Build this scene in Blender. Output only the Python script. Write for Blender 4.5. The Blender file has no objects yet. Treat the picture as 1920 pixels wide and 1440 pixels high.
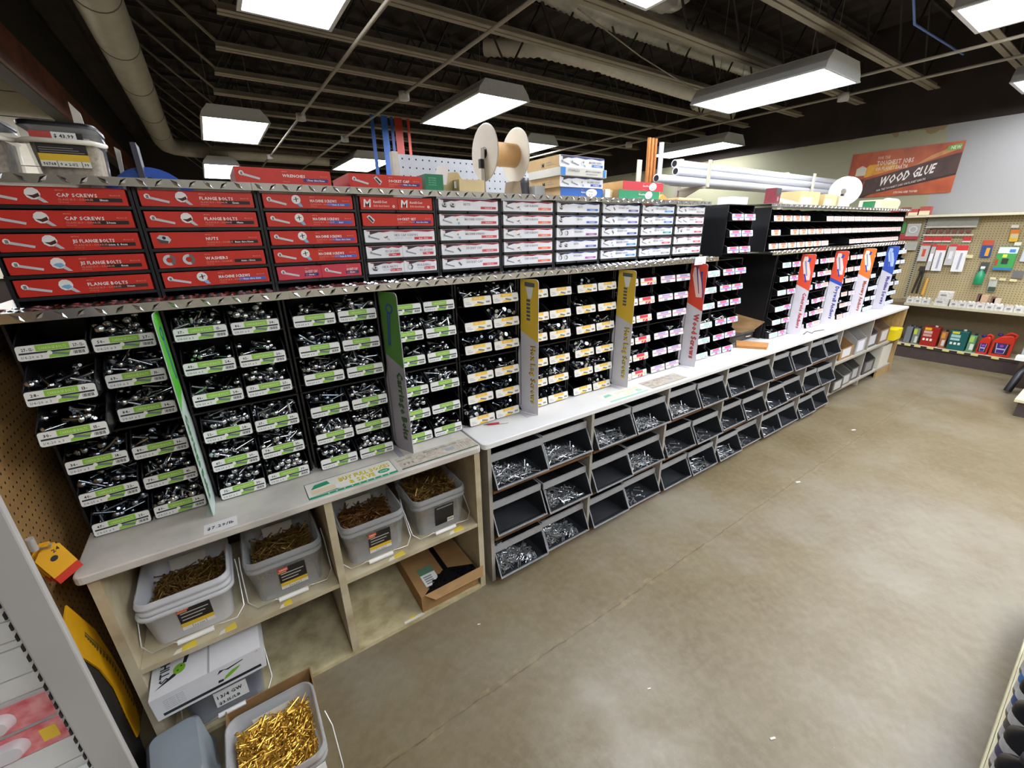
import bpy, math, random
from mathutils import Matrix, Vector
rnd = random.Random(7)
SC = bpy.context.scene
COL = SC.collection
D = bpy.data
PI = math.pi

# ------------------------------------------------------------------ camera
cam_data = D.cameras.new('camera'); cam = D.objects.new('camera', cam_data); COL.objects.link(cam)
cam_data.sensor_width = 36.0; cam_data.lens = 786.512 / 1920 * 36.0; cam_data.clip_start = 0.02; cam_data.clip_end = 60
_p, _y, _r = 0.34640129, 0.59344321, -0.01793199          # pitch down, yaw to the right, roll
_B = Matrix(((1, 0, 0), (0, 0, -1), (0, 1, 0)))
_M = _B @ Matrix(((math.cos(_y), -math.sin(_y), 0), (math.sin(_y), math.cos(_y), 0), (0, 0, 1)))
_P = Matrix(((1, 0, 0), (0, math.cos(_p), -math.sin(_p)), (0, math.sin(_p), math.cos(_p))))
_R = Matrix(((math.cos(_r), -math.sin(_r), 0), (math.sin(_r), math.cos(_r), 0), (0, 0, 1))) @ _P @ _M
cam.matrix_world = Matrix((
    (_R[0][0], -_R[1][0], -_R[2][0], 0), (_R[0][1], -_R[1][1], -_R[2][1], 0), (_R[0][2], -_R[1][2], -_R[2][2], 1.6), (0, 0, 0, 1)))
SC.camera = cam

# ------------------------------------------------------------------ world, exposure
wd = D.worlds.new('world'); SC.world = wd; wd.use_nodes = True
wd.node_tree.nodes['Background'].inputs[0].default_value = (0.75, 0.8, 0.9, 1)
wd.node_tree.nodes['Background'].inputs[1].default_value = 0.03
SC.view_settings.view_transform = 'Standard'; SC.view_settings.look = 'None'
SC.view_settings.gamma = 1.0; SC.view_settings.use_curve_mapping = False
SC.view_settings.exposure = 0.78
LENS_POWER = 13.0

# ------------------------------------------------------------------ materials
def lin(h):
    h = h.lstrip('#'); c = [int(h[i:i + 2], 16) / 255 for i in (0, 2, 4)]
    return tuple((x / 12.92 if x <= 0.04045 else ((x + 0.055) / 1.055) ** 2.4) for x in c) + (1,)
_mats = {}
def mat(key, col, rough=0.55, metal=0.0, var=0.12, scale=30.0, bump=0.0, emit=0.0, trans=0.0, alpha=1.0, spec=0.5, col2=None, stretch=None):
    if key in _mats: return _mats[key]
    m = D.materials.new(key); m.use_nodes = True; nt = m.node_tree; b = nt.nodes['Principled BSDF']
    c = lin(col)
    b.inputs['Roughness'].default_value = rough; b.inputs['Metallic'].default_value = metal
    b.inputs['Specular IOR Level'].default_value = spec
    if trans: b.inputs['Transmission Weight'].default_value = trans
    b.inputs['Alpha'].default_value = alpha
    if var > 0:
        tc = nt.nodes.new('ShaderNodeTexCoord'); no = nt.nodes.new('ShaderNodeTexNoise'); mx = nt.nodes.new('ShaderNodeMix'); mx.data_type = 'RGBA'
        no.inputs['Scale'].default_value = scale; no.inputs['Detail'].default_value = 4
        vec = tc.outputs['Object']
        if stretch:
            mp = nt.nodes.new('ShaderNodeMapping'); mp.inputs['Scale'].default_value = stretch; nt.links.new(vec, mp.inputs[0]); vec = mp.outputs[0]
        nt.links.new(vec, no.inputs['Vector'])
        c2 = lin(col2) if col2 else tuple(x * (1 - var) for x in c[:3]) + (1,)
        mx.inputs[6].default_value = c; mx.inputs[7].default_value = c2
        rp = nt.nodes.new('ShaderNodeValToRGB'); rp.color_ramp.elements[0].position = 0.38; rp.color_ramp.elements[1].position = 0.68
        nt.links.new(no.outputs['Fac'], rp.inputs[0]); nt.links.new(rp.outputs[0], mx.inputs[0]); nt.links.new(mx.outputs[2], b.inputs['Base Color'])
        if bump:
            bp = nt.nodes.new('ShaderNodeBump'); bp.inputs['Strength'].default_value = bump; bp.inputs['Distance'].default_value = 0.004
            nt.links.new(no.outputs['Fac'], bp.inputs['Height']); nt.links.new(bp.outputs[0], b.inputs['Normal'])
    else:
        b.inputs['Base Color'].default_value = c
    if emit:
        b.inputs['Emission Color'].default_value = c; b.inputs['Emission Strength'].default_value = emit
    _mats[key] = m
    return m
def ink(h, rough=0.5): return mat('ink_' + h.strip('#'), h, rough, var=0)

BLACK = mat('black_steel', '#17171a', 0.42, var=0.25, scale=14)
BRIM = mat('bin_rim_gloss', '#2c2c30', 0.16, var=0, spec=1.0)
BINP = mat('black_bin_plastic', '#141417', 0.35, var=0.2, scale=20)
GREYP = mat('dark_grey_bin_steel', '#3b3d41', 0.42, var=0.2, scale=12)
GREYL = mat('grey_bin_lip', '#a3a4a6', 0.4, var=0.15, scale=20)
WHITE = mat('white_card', '#ecebe8', 0.55, var=0.04)
CREAM = mat('cream_paint', '#c9bea0', 0.5, var=0.22, scale=9, bump=0.05, col2='#a8987a')
LAMIN = mat('white_laminate', '#d2ccc3', 0.32, var=0.12, scale=6, col2='#b4aea6')
LAMIN2 = mat('bright_laminate', '#e6e5e3', 0.3, var=0.05, scale=6)
WOODB = mat('plywood_edge', '#b08a5c', 0.6, var=0.25, scale=12, col2='#8a6640', stretch=(1, 6, 6))
PLATE = mat('diamond_plate_metal', '#d6d7d9', 0.2, metal=1.0, var=0.12, scale=40)
ZINC = mat('zinc_steel', '#d2d6dc', 0.22, metal=1.0, var=0.15, scale=60)
DARKZ = mat('dark_zinc_steel', '#98a2ae', 0.26, metal=1.0, var=0.2, scale=60)
BRASS = mat('yellow_zinc', '#e0b550', 0.3, metal=0.75, var=0.25, scale=60, col2='#bd8c32')
TANSC = mat('dull_yellow_zinc', '#9a7a42', 0.4, metal=0.8, var=0.3, scale=60, col2='#6e5226')
STEELG = mat('galvanised_duct', '#b8b3a6', 0.45, metal=0.35, var=0.12, scale=8)
BEAM = mat('joist_grey_paint', '#8d8474', 0.6, var=0.15, scale=6)
BEAMD = mat('joist_dark_steel', '#2f2a27', 0.65, var=0.2, scale=6)
RUST = mat('red_oxide_beam', '#6d3f2c', 0.6, var=0.3, scale=5, col2='#4f2c20')
CARD = mat('brown_cardboard', '#a27d50', 0.75, var=0.15, scale=8, col2='#8d6a41')
TANC = mat('tan_cardboard', '#d6be8c', 0.7, var=0.1, scale=10)
CLEAR = mat('clear_tub_plastic', '#d3d6da', 0.2, var=0, trans=0.0, alpha=0.36, spec=0.5)
JUGP = mat('clear_jug_plastic', '#cfd0d2', 0.15, var=0, alpha=0.24, spec=0.7)
MILKY = mat('milky_tub_plastic', '#d9dade', 0.3, var=0.04, alpha=0.86)
WIRE = mat('bright_wire', '#d5d3cf', 0.3, metal=0.7, var=0)
GRIP = mat('white_grip', '#f0efec', 0.4, var=0)

# ------------------------------------------------------------------ glyphs (built in the default font, once)
_gl = {}
def _make_glyphs():
    chars = [chr(c) for c in range(33, 127)]
    obs = []
    for ch in chars:
        cu = D.curves.new('glyph', 'FONT'); cu.body = ch; cu.size = 1; cu.resolution_u = 1; cu.offset = 0.028
        o = D.objects.new('glyph', cu); COL.objects.link(o); obs.append((ch, o, cu))
    dg = bpy.context.evaluated_depsgraph_get(); dg.update()
    for ch, o, cu in obs:
        e = o.evaluated_get(dg); me = e.to_mesh()
        vs = [(v.co.x, v.co.y) for v in me.vertices]; fs = [tuple(p.vertices) for p in me.polygons]
        e.to_mesh_clear()
        x0 = min(v[0] for v in vs) if vs else 0; x1 = max(v[0] for v in vs) if vs else 0.2
        _gl[ch] = ([(a - x0, b) for a, b in vs], fs, x1 - x0)
    for ch, o, cu in obs:
        D.objects.remove(o); D.curves.remove(cu)
_make_glyphs()
def text_width(s, size, squeeze=1.0, gap=0.085):
    return sum((_gl[c][2] if c in _gl else 0.22) + gap for c in s) * size * squeeze

# ------------------------------------------------------------------ mesh builder
class MB:
    def __init__(s): s.v = []; s.f = []; s.mi = []; s.mats = []; s.sm = []; s.X = Matrix.Identity(4)
    def mid(s, m):
        if m not in s.mats: s.mats.append(m)
        return s.mats.index(m)
    def add(s, vs, fs, m, smooth=False):
        b = len(s.v); X = s.X
        s.v.extend([tuple(X @ Vector(p)) for p in vs]); i = s.mid(m)
        for f in fs: s.f.append(tuple(b + k for k in f)); s.mi.append(i); s.sm.append(smooth)
        return s
    def box(s, x0, x1, y0, y1, z0, z1, m):
        vs = [(x, y, z) for z in (z0, z1) for y in (y0, y1) for x in (x0, x1)]
        return s.add(vs, [(0, 2, 3, 1), (4, 5, 7, 6), (0, 1, 5, 4), (2, 6, 7, 3), (0, 4, 6, 2), (1, 3, 7, 5)], m)
    def poly(s, pts, m): return s.add(pts, [tuple(range(len(pts)))], m)
    def prism(s, pts, d, m):
        """pts: planar loop of 3-D points; d: extrusion vector"""
        n = len(pts); d = Vector(d); vs = [Vector(p) for p in pts] + [Vector(p) + d for p in pts]
        return s.add([tuple(v) for v in vs], [tuple(range(n - 1, -1, -1)), tuple(range(n, 2 * n))] + [(i, (i + 1) % n, n + (i + 1) % n, n + i) for i in range(n)], m)
    def tube(s, pts, r, m, n=8, caps=True):
        pts = [Vector(p) for p in pts]; vs = []; fs = []; prev = None
        for i, p in enumerate(pts):
            t = (pts[min(i + 1, len(pts) - 1)] - pts[max(i - 1, 0)]).normalized()
            a = prev if prev is not None else (Vector((0, 0, 1)) if abs(t.z) < 0.9 else Vector((1, 0, 0)))
            u = (a - t * a.dot(t)).normalized(); w = t.cross(u); prev = u
            rr = r[i] if isinstance(r, (list, tuple)) else r
            for k in range(n):
                q = 2 * PI * k / n; vs.append(tuple(p + u * math.cos(q) * rr + w * math.sin(q) * rr))
        for i in range(len(pts) - 1):
            for k in range(n): fs.append((i * n + k, i * n + (k + 1) % n, (i + 1) * n + (k + 1) % n, (i + 1) * n + k))
        s.add(vs, fs, m, n > 5)
        if caps:
            b = (len(pts) - 1) * n
            s.add(vs[:n], [tuple(range(n - 1, -1, -1))], m); s.add(vs[b:b + n], [tuple(range(n))], m)
        return s
    def lathe(s, prof, m, n=16, c=(0, 0, 0), axis='z', smooth=True):
        vs = []; fs = []
        for r, h in prof:
            for k in range(n):
                q = 2 * PI * k / n; a, b = r * math.cos(q), r * math.sin(q)
                p = (a, b, h) if axis == 'z' else ((h, a, b) if axis == 'x' else (a, -h, b) if axis == '-y' else (b, h, a))
                vs.append((p[0] + c[0], p[1] + c[1], p[2] + c[2]))
        for i in range(len(prof) - 1):
            for k in range(n): fs.append((i * n + k, i * n + (k + 1) % n, (i + 1) * n + (k + 1) % n, (i + 1) * n + k))
        return s.add(vs, fs, m, smooth)
    def disc(s, c, r, m, n=20, u=(1, 0, 0), w=(0, 0, 1)):
        c, u, w = Vector(c), Vector(u), Vector(w)
        return s.poly([tuple(c + u * r * math.cos(2 * PI * k / n) + w * r * math.sin(2 * PI * k / n)) for k in range(n)], m)
    def ring(s, c, r0, r1, m, n=20, u=(1, 0, 0), w=(0, 0, 1), a0=0, a1=2 * PI):
        c, u, w = Vector(c), Vector(u), Vector(w); vs = []
        for k in range(n + 1):
            q = a0 + (a1 - a0) * k / n; d = u * math.cos(q) + w * math.sin(q); vs += [tuple(c + d * r0), tuple(c + d * r1)]
        return s.add(vs, [(2 * k, 2 * k + 1, 2 * k + 3, 2 * k + 2) for k in range(n)], m)
    def text(s, st, size, m, o, right=(1, 0, 0), up=(0, 0, 1), align='l', squeeze=1.0, fit=None, gap=0.085):
        o, right, up = Vector(o), Vector(right), Vector(up); w = text_width(st, size, squeeze, gap)
        if fit and w > fit: squeeze *= fit / w; w = fit
        x = {'l': 0, 'c': -w / 2, 'r': -w}[align]
        for ch in st:
            if ch not in _gl: x += (0.22 + gap) * size * squeeze; continue
            vs, fs, wd_ = _gl[ch]
            s.add([tuple(o + right * (x + a * size * squeeze) + up * (b * size)) for a, b in vs], fs, m)
            x += (wd_ + gap) * size * squeeze
        return s
    def build(s, name, parent=None, local=False, bevel=0.0, mesh_only=False):
        me = D.meshes.new(name)
        vs = s.v
        if parent is not None and not local:
            inv = parent.matrix_basis.inverted()
            if parent.parent is not None: inv = inv @ parent.parent.matrix_basis.inverted()
            vs = [tuple(inv @ Vector(p)) for p in vs]
        me.from_pydata(vs, [], s.f)
        for m in s.mats: me.materials.append(m)
        me.polygons.foreach_set('material_index', s.mi); me.polygons.foreach_set('use_smooth', s.sm); me.update()
        if mesh_only: return me
        o = D.objects.new(name, me); COL.objects.link(o)
        if parent is not None: o.parent = parent
        if bevel:
            b = o.modifiers.new('edge', 'BEVEL'); b.width = bevel; b.segments = 2; b.limit_method = 'ANGLE'
        return o

def tag(o, label=None, cat=None, group=None, kind=None):
    if label: o['label'] = label
    if cat: o['category'] = cat
    if group: o['group'] = group
    if kind: o['kind'] = kind
    return o
def thing(name, label, cat, loc=(0, 0, 0), rotz=0.0, group=None, kind=None, rot=None):
    o = D.objects.new(name, None); o.empty_display_size = 0.05; COL.objects.link(o)
    o.location = loc; o.rotation_euler = rot if rot else (0, 0, rotz)
    return tag(o, label, cat, group, kind)
def put(name, me, parent=None, loc=(0, 0, 0), rot=(0, 0, 0)):
    o = D.objects.new(name, me); COL.objects.link(o); o.location = loc; o.rotation_euler = rot
    if parent is not None: o.parent = parent
    return o
def copy_tree(o, parent=None):
    c = o.copy(); COL.objects.link(c)
    if parent is not None: c.parent = parent; c.matrix_parent_inverse = o.matrix_parent_inverse
    for ch in list(o.children): copy_tree(ch, c)
    return c
def struct(mb, name, bevel=0.0): return tag(mb.build(name, bevel=bevel), kind='structure')
ORD = ['first', 'second', 'third', 'fourth', 'fifth', 'sixth', 'seventh', 'eighth', 'ninth', 'tenth', 'eleventh', 'twelfth']
# ------------------------------------------------------------------ floor, walls, ceiling
def floor_material():
    m = D.materials.new('sealed_concrete'); m.use_nodes = True; nt = m.node_tree; b = nt.nodes['Principled BSDF']; L = nt.links.new
    tc = nt.nodes.new('ShaderNodeTexCoord')
    def noise(scale, detail=6, rough=0.6):
        n = nt.nodes.new('ShaderNodeTexNoise'); n.inputs['Scale'].default_value = scale; n.inputs['Detail'].default_value = detail
        n.inputs['Roughness'].default_value = rough; L(tc.outputs['Object'], n.inputs['Vector']); return n.outputs['Fac']
    def ramp(f, stops):
        r = nt.nodes.new('ShaderNodeValToRGB'); L(f, r.inputs[0]); e = r.color_ramp.elements
        while len(e) < len(stops): e.new(0.5)
        for i, (p, c) in enumerate(stops): e[i].position = p; e[i].color = lin(c) if isinstance(c, str) else (c, c, c, 1)
        return r.outputs[0]
    def mix(f, a, c, mode='MIX'):
        x = nt.nodes.new('ShaderNodeMix'); x.data_type = 'RGBA'; x.blend_type = mode
        if isinstance(f, float): x.inputs[0].default_value = f
        else: L(f, x.inputs[0])
        for k, s in ((6, a), (7, c)):
            if isinstance(s, str): x.inputs[k].default_value = lin(s)
            else: L(s, x.inputs[k])
        return x.outputs[2]
    base = ramp(noise(0.55, 5), [(0.34, '#66593c'), (0.47, '#776b51'), (0.56, '#817867'), (0.68, '#8c8576')])
    base = mix(ramp(noise(3.2, 8, 0.7), [(0.42, 0.0), (0.72, 0.6)]), base, '#625131')
    base = mix(ramp(noise(26, 4), [(0.4, 0.0), (0.8, 0.35)]), base, '#968b76')
    base = mix(ramp(noise(140, 2), [(0.72, 0.0), (0.78, 0.7)]), base, '#b9b1a2')
    # saw-cut joint along the aisle, worn ragged
    sp = nt.nodes.new('ShaderNodeSeparateXYZ'); L(tc.outputs['Object'], sp.inputs[0])
    def math_(op, a, c=None):
        n = nt.nodes.new('ShaderNodeMath'); n.operation = op
        for k, s in ((0, a), (1, c)):
            if s is None: continue
            if isinstance(s, float): n.inputs[k].default_value = s
            else: L(s, n.inputs[k])
        return n.outputs[0]
    wob = math_('MULTIPLY', math_('SUBTRACT', noise(9, 3), 0.5), 0.03)
    d = math_('ABSOLUTE', math_('ADD', math_('SUBTRACT', sp.outputs['Y'], 0.945), wob))
    line = math_('LESS_THAN', d, 0.0026)
    base = mix(math_('MULTIPLY', math_('MULTIPLY', line, ramp(noise(14, 5), [(0.35, 0.35), (0.6, 1.0)])), 0.7), base, '#4f4330')
    halo = math_('MULTIPLY', math_('LESS_THAN', d, 0.02), ramp(noise(20, 4), [(0.5, 0.0), (0.7, 0.4)]))
    base = mix(halo, base, '#a08e6a')
    L(base, b.inputs['Base Color'])
    L(ramp(noise(5, 5), [(0.3, 0.3), (0.7, 0.48)]), b.inputs['Roughness'])
    bp = nt.nodes.new('ShaderNodeBump'); bp.inputs['Strength'].default_value = 0.12; bp.inputs['Distance'].default_value = 0.004
    L(noise(60, 6), bp.inputs['Height']); L(bp.outputs[0], b.inputs['Normal'])
    return m
struct(MB().box(-4.0, 7.6, -3.2, 15.0, -0.1, 0.0, floor_material()), 'floor')

def wall_two_tone():
    m = D.materials.new('two_tone_wall_paint'); m.use_nodes = True; nt = m.node_tree; b = nt.nodes['Principled BSDF']; L = nt.links.new
    tc = nt.nodes.new('ShaderNodeTexCoord'); sp = nt.nodes.new('ShaderNodeSeparateXYZ'); L(tc.outputs['Object'], sp.inputs[0])
    no = nt.nodes.new('ShaderNodeTexNoise'); no.inputs['Scale'].default_value = 3.5; no.inputs['Detail'].default_value = 7; L(tc.outputs['Object'], no.inputs['Vector'])
    def mm(op, a, c):
        n = nt.nodes.new('ShaderNodeMath'); n.operation = op
        for k, s in ((0, a), (1, c)):
            if isinstance(s, float): n.inputs[k].default_value = s
            else: L(s, n.inputs[k])
        return n.outputs[0]
    def mx(f, a, c):
        x = nt.nodes.new('ShaderNodeMix'); x.data_type = 'RGBA'; L(f, x.inputs[0])
        for k, s in ((6, a), (7, c)):
            if isinstance(s, str): x.inputs[k].default_value = lin(s)
            else: L(s, x.inputs[k])
        return x.outputs[2]
    wob = mm('MULTIPLY', mm('SUBTRACT', no.outputs['Fac'], 0.5), 0.5)
    olive = mm('GREATER_THAN', mm('ADD', sp.outputs['Y'], mm('MULTIPLY', wob, 0.15)), 1.80)
    col = mx(olive, '#949392', '#97957a')
    top = mm('GREATER_THAN', mm('ADD', sp.outputs['Z'], wob), 2.74)
    col = mx(mm('MULTIPLY', mm('MULTIPLY', top, olive), 0.7), col, '#8a6a45')
    L(col, b.inputs['Base Color']); b.inputs['Roughness'].default_value = 0.7
    return m
struct(MB().box(7.6, 7.75, -3.2, 15.0, -0.1, 2.73, wall_two_tone()), 'wall_right')
DECK = mat('dark_roof_deck', '#352a26', 0.85, var=0.35, scale=2.5, col2='#241d1b')
struct(MB().box(7.62, 7.75, -3.2, 15.0, 2.731, 4.05, DECK), 'trim_1')
struct(MB().box(-4.15, -4.0, -3.2, 15.0, -0.1, 4.05, mat('left_wall_paint', '#a59b84', 0.8)), 'wall_left')
struct(MB().box(-4.0, 7.6, -3.35, -3.2, -0.1, 4.05, mat('front_wall_paint', '#b5ab95', 0.8)), 'wall_front')
struct(MB().box(-4.0, 7.6, 15.0, 15.15, -0.1, 4.05, mat('back_wall_paint', '#3a332e', 0.8)), 'wall_back')
# white boarded side room seen under the red beam
mb = MB()
for k in range(9): mb.box(-3.98, -1.16, 7.4, 7.43, 1.2 + k * 0.24, 1.2 + k * 0.24 + 0.232, mat('white_siding', '#cfc6b2', 0.6, var=0.06))
mb.box(-3.98, -1.16, 7.431, 7.45, 0.0, 3.4, DECK)
struct(mb, 'wall_boarded')
# corrugated roof deck
mb = MB(); prof = []
x = -4.15; k = 0
while x < 7.75:
    z = 3.95 if k % 2 == 0 else 3.91
    prof += [(x, z), (min(x + 0.09, 7.75), z)]; x += 0.15; k += 1
pts = [(a, -3.35, c) for a, c in prof]
for (a, c), (a2, c2) in zip(prof, prof[1:]): mb.poly([(a, -3.35, c), (a2, -3.35, c2), (a2, 15.15, c2), (a, 15.15, c)], DECK)
mb.box(-4.15, 7.75, -3.35, 15.15, 4.0, 4.06, DECK)
struct(mb, 'ceiling')

# open-web steel joists, bottom chords along the aisle
JZ = 3.13
def joist(y, x0=0.385, x1=7.55):
    o = thing('roof_joist', f'grey open-web steel joist under the roof deck, {JOIST_AT[y]}', 'steel joist', ((x0 + x1) / 2, y, JZ), group='open-web joists under the roof deck')
    b = MB()
    b.box(x0, x1, y - 0.055, y - 0.008, JZ, JZ + 0.008, BEAM).box(x0, x1, y - 0.016, y - 0.008, JZ + 0.008, JZ + 0.055, BEAM)
    b.box(x0, x1, y + 0.008, y + 0.055, JZ, JZ + 0.008, BEAM).box(x0, x1, y + 0.008, y + 0.016, JZ + 0.008, JZ + 0.055, BEAM)
    b.build('bottom_chord', o)
    b = MB().box(x0 - 0.95, x1, y - 0.05, y - 0.008, 3.84, 3.848, BEAMD).box(x0 - 0.95, x1, y + 0.008, y + 0.05, 3.84, 3.848, BEAMD).box(x0 - 0.95, x1, y - 0.012, y + 0.012, 3.8, 3.84, BEAMD)
    b.build('top_chord', o)
    b = MB(); x = x0; up = True
    b.tube([(x0 + 0.05, y, JZ + 0.02), (x0 - 0.72, y, 3.82)], 0.014, BEAM, 5)
    while x < x1 - 0.1:
        xn = min(x + 0.42, x1); b.tube([(x, y, JZ + 0.02 if up else 3.82), (xn, y, 3.82 if up else JZ + 0.02)], 0.011, BEAMD, 5, False); x = xn; up = not up
    b.build('web_lattice', o)
    return o
JY = [round(v * 1.1, 3) for v in (-1.6, -0.9, -0.2, 0.5, 1.18, 1.84, 2.5, 3.17, 3.88, 4.56, 5.21, 5.88, 6.55, 7.2, 7.9, 8.6, 9.4, 10.3, 11.3, 12.4, 13.4)]
JOIST_AT = {y: f'{w} one counting from behind the aisle' for y, w in zip(JY, ORD + ['thirteenth', 'fourteenth', 'fifteenth', 'sixteenth', 'seventeenth', 'eighteenth', 'nineteenth', 'twentieth', 'last'])}
for y in JY: joist(y)

# cross bridging rods that carry the little round junction boxes
def conduit(x, y0, y1, z, label, boxes=()):
    o = thing('conduit', label, 'conduit', (x, (y0 + y1) / 2, z))
    MB().tube([(x, y0, z), (x, y1, z)], 0.013, BEAM, 8).build('pipe', o)
    b = MB()
    for y in boxes: MB().lathe([(0, z - 0.05), (0.05, z - 0.05), (0.052, z + 0.02), (0, z + 0.03)], mat('grey_box', '#b3b0a8', 0.5), 16, (x, y, 0)).build('junction_box', o)
conduit(1.16, -2.5, 14.5, 2.9, 'thin conduit crossing under the joists near the round duct', (5.95, 9.0))
conduit(1.88, -2.5, 14.5, 2.9, 'thin conduit with round junction boxes above the machine screw boxes', (4.6, 6.9))
conduit(5.25, -2.5, 12.0, 2.9, 'thin conduit passing the long light above the counter', ())
conduit(5.84, -2.5, 12.0, 2.9, 'thin conduit nearest the wood glue wall with two boxes', (2.3, 5.2))

# red oxide beam, side beam
o = thing('steel_beam', 'red-brown steel roof beam along the top of the pegboard side', 'beam', (-0.95, 4, 3.0))
MB().box(-1.03, -1.0, -3, 14.9, 2.885, 3.22, RUST).build('web', o)
MB().box(-1.155, -1.031, -3, 14.9, 2.875, 2.9, BEAMD).build('lower_flange', o)
MB().box(-1.155, -1.031, -3, 14.9, 2.901, 3.9, BEAMD).build('side_channel', o)

# spiral duct along the left, turning right at the far end
o = thing('spiral_duct', 'large galvanised round air duct running over the pegboard end', 'air duct', (-0.3, 4, 3.2))
b = MB(); path = [(-0.305, y, 3.24) for y in (-3.0, 0.6, 4, 8, 10.4)] + [(-0.28, 10.75, 3.24), (-0.18, 11.0, 3.24), (0.0, 11.12, 3.24), (0.3, 11.15, 3.24), (2.6, 11.15, 3.24)]
b.tube(path, 0.15, STEELG, 24); b.build('pipe', o)
for y in (0.7, 1.55, 2.6, 3.6, 4.6, 5.6, 6.8, 8.2, 9.5):
    MB().lathe([(0.15, y - 0.006), (0.155, y - 0.005), (0.155, y + 0.005), (0.15, y + 0.006)], mat('duct_seam', '#6d6a63', 0.5, metal=0.4), 24, (-0.305, 0, 3.24), 'y').build('seam', o)

def flex(name, label, pts, r, mt):
    b = MB(); P = [Vector(p) for p in pts]; out = []; rr = []
    for a, c in zip(P, P[1:]):
        n = max(2, int((c - a).length / 0.036))
        for i in range(n): out.append(a.lerp(c, i / n)); rr.append(r * (1.0 if i % 2 else 0.87))
    b.tube(out, rr, mt, 14)
    tag(b.build(name), label, 'duct')
FLEX = mat('foil_flex_duct', '#bdbab2', 0.35, metal=0.55, var=0.2, scale=12)
FLEXW = mat('white_flex_duct', '#d5d0c2', 0.5, var=0.1, scale=12)
flex('flexible_duct', 'dark foil flexible duct snaking above the middle joists', [(1.0, 3.3, 3.62), (2.4, 3.45, 3.58), (3.4, 3.5, 3.55), (4.5, 3.55, 3.58), (6.8, 3.6, 3.6)], 0.15, FLEX)
flex('flexible_duct', 'pale flexible duct sagging between joists before the long light', [(2.9, 4.72, 3.5), (3.35, 4.3, 3.45), (4.0, 4.02, 3.34), (4.8, 3.95, 3.28), (5.7, 4.05, 3.3), (6.3, 4.15, 3.34)], 0.09, FLEXW)
flex('flexible_duct', 'short foil duct elbow bulging beneath the deck near the top', [(3.1, 2.72, 3.72), (3.4, 3.0, 3.5), (3.8, 3.02, 3.52), (4.1, 2.85, 3.78)], 0.12, FLEX)
flex('flexible_duct', 'pale flexible duct above the far joists beside the wall', [(6.5, 4.55, 3.4), (7.0, 4.5, 3.34), (7.5, 4.5, 3.35)], 0.09, FLEXW)
b = MB().tube([(3.3, 1.1, 3.1), (3.9, 1.3, 3.04), (4.5, 1.42, 2.96), (5.2, 1.5, 3.05), (6.2, 1.52, 3.1)], 0.008, ink('#3a5f9e'), 6)
tag(b.build('cable'), 'blue data cable drooping under the joists near the long light', 'cable')
b = MB().tube([(2.6, 2.9, 3.15), (3.5, 3.05, 3.05), (4.5, 3.19, 2.98)], 0.005, BEAM, 6)
tag(b.build('hanger_wire'), 'thin straight hanger wire from a joist to the long light', 'wire')

# ------------------------------------------------------------------ troffer lights
HOUSE = mat('grey_fixture_metal', '#d0d2d6', 0.4, metal=0.0, var=0.05)
LENS = mat('lit_lens', '#f4f8ff', 0.4, var=0, emit=LENS_POWER)
def fixture(x0, x1, y0, y1, z, label):
    o = thing('ceiling_light', label, 'ceiling light', ((x0 + x1) / 2, (y0 + y1) / 2, z), group='hanging fluorescent box lights')
    h = 0.13; i = 0.09
    for sx, name in ((0, 'housing'),):
        b = MB()
        for y in (y0, y1 - 0.004): b.prism([(x0, y, z), (x1, y, z), (x1 - 0.02, y, z + 0.05), (x1 - i, y, z + h), (x0 + i, y, z + h), (x0 + 0.02, y, z + 0.05)], (0, 0.004, 0), HOUSE)
        b.poly([(x0, y0, z), (x0, y1, z), (x0 + 0.02, y1, z + 0.05), (x0 + 0.02, y0, z + 0.05)], HOUSE)
        b.poly([(x0 + 0.02, y0, z + 0.05), (x0 + 0.02, y1, z + 0.05), (x0 + i, y1, z + h), (x0 + i, y0, z + h)], HOUSE)
        b.poly([(x1, y0, z), (x1, y1, z), (x1 - 0.02, y1, z + 0.05), (x1 - 0.02, y0, z + 0.05)], HOUSE)
        b.poly([(x1 - 0.02, y0, z + 0.05), (x1 - 0.02, y1, z + 0.05), (x1 - i, y1, z + h), (x1 - i, y0, z + h)], HOUSE)
        b.box(x0 + i, x1 - i, y0, y1, z + h, z + h + 0.004, HOUSE)
        b.build(name, o)
    b = MB(); t = 0.022
    b.box(x0 - 0.004, x0 + t, y0 - 0.004, y1 + 0.004, z - 0.012, z, HOUSE).box(x1 - t, x1 + 0.004, y0 - 0.004, y1 + 0.004, z - 0.012, z, HOUSE)
    b.box(x0 + t, x1 - t, y0 - 0.004, y0 + t, z - 0.012, z, HOUSE).box(x0 + t, x1 - t, y1 - t, y1 + 0.004, z - 0.012, z, HOUSE)
    b.build('lens_frame', o)
    MB().box(x0 + t, x1 - t, y0 + t, y1 - t, z - 0.006, z - 0.003, LENS).build('lens', o)
    b = MB(); S = ink('#d9dbe0')
    for x in (x0 + 0.1, x0 + 0.16, x1 - 0.16, x1 - 0.1):
        for dz in (0.06, 0.085): b.disc((x, y0 - 0.001, z + dz), 0.008, S, 8)
    b.build('hole_light_dots', o)  # pale discs painted as light showing through the end-plate holes
    b = MB()
    for x in (x0 + 0.15, x1 - 0.15):
        for y in (y0 + 0.2, y1 - 0.2): MB().tube([(x, y, z + h), (x, y, 3.9)], 0.003, BEAM, 4, False).build('hanger_wire', o)
fixture(0.44, 1.0, 2.15, 3.66, 2.95, 'lit box light directly over the red drawer boxes')
fixture(0.22, 0.97, 6.95, 8.55, 3.0, 'lit box light beside the big round duct')
fixture(2.65, 3.32, 4.46, 6.0, 3.0, 'lit box light above the two-flanged empty cable spool')
fixture(4.5, 5.22, 1.95, 3.2, 2.85, 'long bright box light nearest the wood glue banner')
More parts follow.
